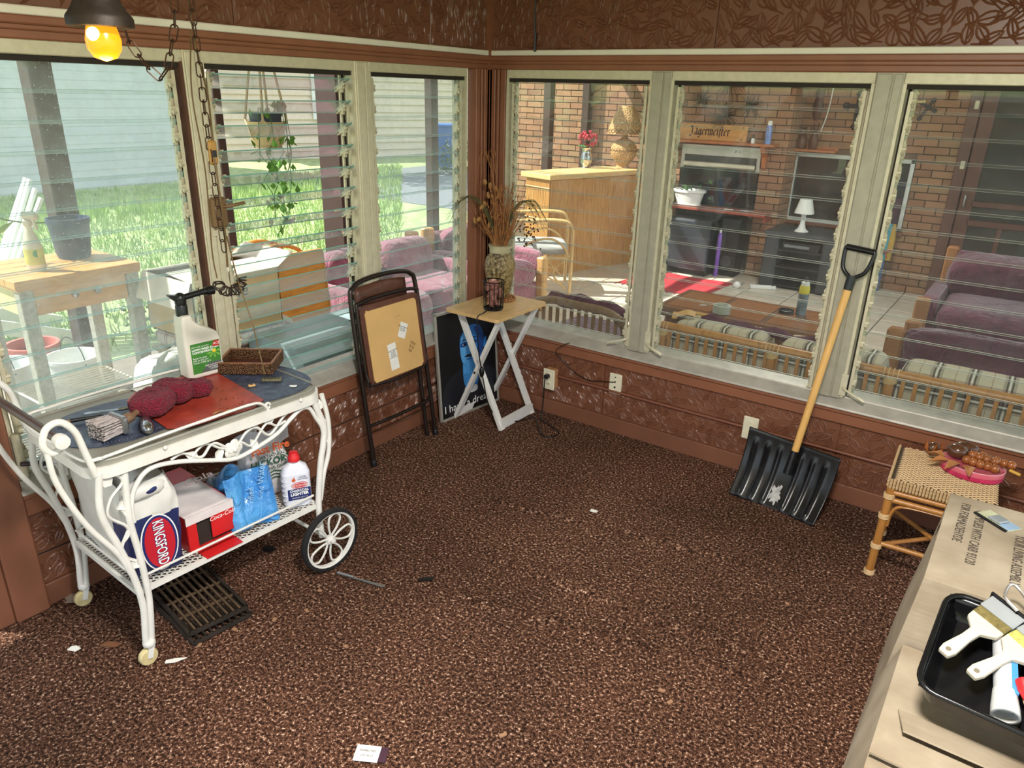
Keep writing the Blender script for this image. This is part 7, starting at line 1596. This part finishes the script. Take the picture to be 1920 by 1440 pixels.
# ------------------------------------------------------------------ hanging lamp with chains
def swag_lamp():
    t = thing('pendant_lamp', 'dark bell socket lamp with a glowing amber bulb hanging at top left', 'lamp', (1.031, -2.52, 1.775))
    dk = mat('dark_iron_socket', (44, 34, 26), .55, .4, var=.3, scale=30, bump=.3)
    MB().lathe([(.012, .60), (.012, .20), (.026, .19), (.028, .11), (.030, .085), (.036, .062), (.046, .044), (.054, .034), (.056, .030), (.056, .016), (.052, .014), (.03, .02)], 28).build('socket', dk, t, 40)
    n = N('amber_bulb'); n.set(Base_Color=lin(230, 110, 10), Emission_Color=(1, .27, .01, 1), Emission_Strength=1.1, Roughness=.2)
    MB().lathe([(.02, .03), (.026, .012), (.030, -.006), (.0285, -.022), (.019, -.036), (.001, -.042)], 24).build('bulb', n.m, t, 60)
    fl = N('filament_glow'); fl.set(Emission_Color=(1, .8, .35, 1), Emission_Strength=6); MB().sphere((.012, -.022, .002), .012, 10, 8).build('filament', fl.m, t, 60)
    l = bpy.data.lights.new('bulb_glow', 'POINT'); l.energy = 1.2; l.color = (1, .55, .15); l.shadow_soft_size = .03; o = bpy.data.objects.new('bulb_glow', l); COL.objects.link(o); o.parent = t; o.location = (0, 0, -.06)
    # chain links
    br = mat('bronze_chain', (70, 50, 38), .4, .7, var=.2)
    q = MB(); q.tube([(.0085*cos(k*pi/8), 0, (.019-.0085)*math.copysign(1, sin(k*pi/8) if abs(sin(k*pi/8)) > .01 else 1)+.0085*sin(k*pi/8)) for k in range(16)], .0017, 5, True); tmp = q.build('tmp', br, None, 60); me = tmp.data; bpy.data.objects.remove(tmp)
    def chain(name, label, pts, extra=None):
        t = thing(name, label, 'chain', pts[0], 0, 'bronze swag chains'); b = V(pts[0]); P = [V(p) for p in spline(pts, 12)]
        d = .0; i = 0; step = .0315; pos = [P[0]]; acc = 0
        for a, c in zip(P, P[1:]):
            L = (c-a).length
            while acc+L >= step:
                k = (step-acc)/L; a = a+(c-a)*k; pos.append(a); L = (c-a).length; acc = 0
            acc += L
        for i in range(len(pos)-1):
            a, c = pos[i], pos[i+1]; z = (c-a).normalized(); r_ = z.to_track_quat('Z', 'Y').to_matrix().to_4x4() @ RZ(90*(i % 2)+20); o = obj('link', me, t, (a+c)/2-b); o.rotation_euler = r_.to_euler()
        return t
    chain('swag_chain', 'looped bronze chain hanging right of the glowing bulb', [(.70, -2.33, 2.38), (.705, -2.31, 2.0), (.708, -2.305, 1.87), (.710, -2.295, 1.79), (.719, -2.277, 1.752), (.728, -2.258, 1.722), (.737, -2.244, 1.708), (.746, -2.231, 1.726), (.756, -2.216, 1.786), (.765, -2.206, 1.84), (.77, -2.2, 2.0), (.775, -2.195, 2.38)])
    chain('swag_chain', 'long bronze chain hanging straight down before the left mullion', [(.57, -2.035, 2.38), (.572, -2.033, 1.9), (.574, -2.033, 1.6), (.578, -2.032, 1.4), (.582, -2.03, 1.22)])
    t = thing('swag_cable', 'brown lamp cable with an inline switch threaded beside the long chain', 'cable', (.585, -2.028, 1.17))
    cd = mat('brown_cord', (92, 72, 40), .6)
    m = MB(); m.tube(spline([(-.03, .01, 1.21), (-.03, .0, .7), (-.012, .01, .5), (-.008, .005, .39), (.002, .0, .30), (.004, .004, .15), (.0, .0, .03)], 6), .0028, 6); m.build('cable', cd, t, 60)
    m = MB(); m.tube(spline([(-.04, .0, .66), (-.03, -.025, .5), (-.02, -.02, .3), (-.02, -.03, .08), (-.012, -.03, -.0)], 6), .0022, 6); m.build('cable', cd, t, 60)
    m = MB(); m.tube(spline([(.0, .01, .12), (.012, .02, .0), (.03, .03, -.09), (.05, .03, -.14), (.055, .035, -.2), (.07, .04, -.30)], 6), .0022, 6); m.build('cable', cd, t, 60)
    o = MB().rbox(-.018, -.002, -.010, .016, .318, .385, .006).build('inline_switch', mat('brass_switch', (150, 112, 52), .4), t); MB().rbox(-.003, .001, -.003, .009, .34, .358, .001).build('rocker', darktxt, o)
    rnd = random.Random(9); m = MB()
    for k in range(16):
        a = pi+pi*k/15; c = V((0, .005+.040*cos(a), -.01+.034*sin(a))); ax = V((rnd.uniform(-.6, .6), -sin(a), cos(a))).normalized(); u = ax.orthogonal().normalized(); v = ax.cross(u); r_ = rnd.uniform(.011, .017)
        m.tube([c+(u*cos(j*pi/6)+v*sin(j*pi/6))*r_ for j in range(12)], .0024, 5, True)
    m.build('coiled_bundle', mat('dark_coil', (50, 36, 28), .5, .3), t, 60)['kind'] = 'stuff'
swag_lamp()

# ------------------------------------------------------------------ scraps on the carpet
def scraps():
    steel = mat('dull_steel', (0, 0, 0)); chip = mat('pale_chip', (158, 118, 88), .8)
    def scrap(name, label, cat, x, y, rz, pts, th, mm, z=.004, bend=.003):
        t = thing(name, label, cat, (x, y, z), rz); o = MB().prism(pts, th).build('body', mm, t); return t
    t = thing('flat_knife', 'dull metal spreader knife on the carpet right of the wheel', 'knife', (.76, -1.745, .005), R(14)); MB().prism([(-.10, -.004), (-.102, .004), (-.03, .004), (.0, .004), (.10, .007), (.105, 0), (.09, -.007), (.0, -.004)], .003).build('blade', steel, t); MB().tube([(-.10, 0, .004), (-.03, 0, .004)], .0055, 6).build('handle', steel, t, 60)
    scrap('paper_scrap', 'small white paper scrap at the lower left of the carpet', 'scrap', .297, -2.548, .5, [(-.018, -.01), (.012, -.012), (.02, .004), (0, .013), (-.015, .008)], .002, paper)
    scrap('paper_scrap', 'white pointed scrap beside the front caster', 'scrap', .60, -2.385, .9, [(-.03, -.006), (.0, -.009), (.034, .003), (.005, .008), (-.028, .006)], .003, paper)
    scrap('paper_scrap', 'tiny white scrap in the middle of the carpet', 'scrap', 1.204, -.785, .2, [(-.016, -.008), (.014, -.009), (.018, .006), (-.012, .009)], .004, paper)
    t = thing('paper_tag', 'white printed tag lying at the bottom of the carpet', 'tag', (1.345, -2.27, .006), R(30)); MB().box(-.04, .028, -.026, .026, 0, .002).build('tag', paper, t); MB().box(.028, .05, -.024, .024, 0, .0025).build('dark_end', mat('dark_plum_print', (70, 40, 56), .6), t); text('print', 'INSPECTED', .009, T(-.006, .008, .0024), darktxt, t); text('print', 'LOT 42 07', .008, T(-.006, -.008, .0024), darktxt, t)
    scrap('charcoal_bit', 'small black charcoal lump under the cart by the wheel', 'charcoal', .336, -1.827, .4, [(-.022, -.01), (.012, -.014), (.024, .004), (.004, .015), (-.018, .01)], .012, black)
    scrap('charcoal_bit', 'black broken plastic bit right of the flat knife', 'scrap', .949, -1.592, .8, [(-.03, -.006), (.02, -.012), (.03, .004), (.0, .01), (-.026, .006)], .005, black)
    scrap('fallen_leaf', 'grey dried leaf against the baseboard by the rear caster', 'leaf', .04, -2.425, .3, [(-.03, -.012), (.0, -.028), (.03, -.012), (.026, .02), (0, .03), (-.026, .016)], .003, mat('grey_leaf', (146, 128, 116), .8))
    scrap('bark_piece', 'brown bark piece on the carpet between the casters', 'bark', .37, -2.47, .6, [(-.03, -.008), (.02, -.012), (.034, .004), (-.01, .012)], .005, mat('bark_brown', (120, 78, 50), .9))
    rnd = random.Random(31)
    pos = [(.69, -1.878, 'pale wood chip on the carpet just left of the flat knife'), (.691, -2.077, 'pale wood chip on the carpet between grate and wheel'), (.625, -2.187, 'pale wood chip lying against the grate corner'), (.60, -2.30, 'pale wood chip at the near end of the grates'), (2.076, -.912, 'tan wood chip on the carpet left of the tall carton'),
        (1.89, -1.572, 'larger of the two tan chips left of the low carton'), (1.93, -1.60, 'smaller of the two tan chips left of the low carton'), (.74, -1.98, 'pale wood chip on the carpet below the cart wheel'), (.98, -2.02, 'lone pale chip in the open carpet right of the cart'), (1.6, -2.0, 'lone pale chip near the bottom middle of the carpet')]
    for i, (x, y, l) in enumerate(pos):
        s_ = rnd.uniform(.6, 1.0); t = thing('wood_chip', l, 'wood chip', (x, y, .005), rnd.uniform(0, 3), 'wood chips on the carpet'); MB().prism([(-.013*s_, -.005), (.010*s_, -.006), (.014*s_, .004), (-.010*s_, .006)], .004).build('chip', chip, t)
scraps()
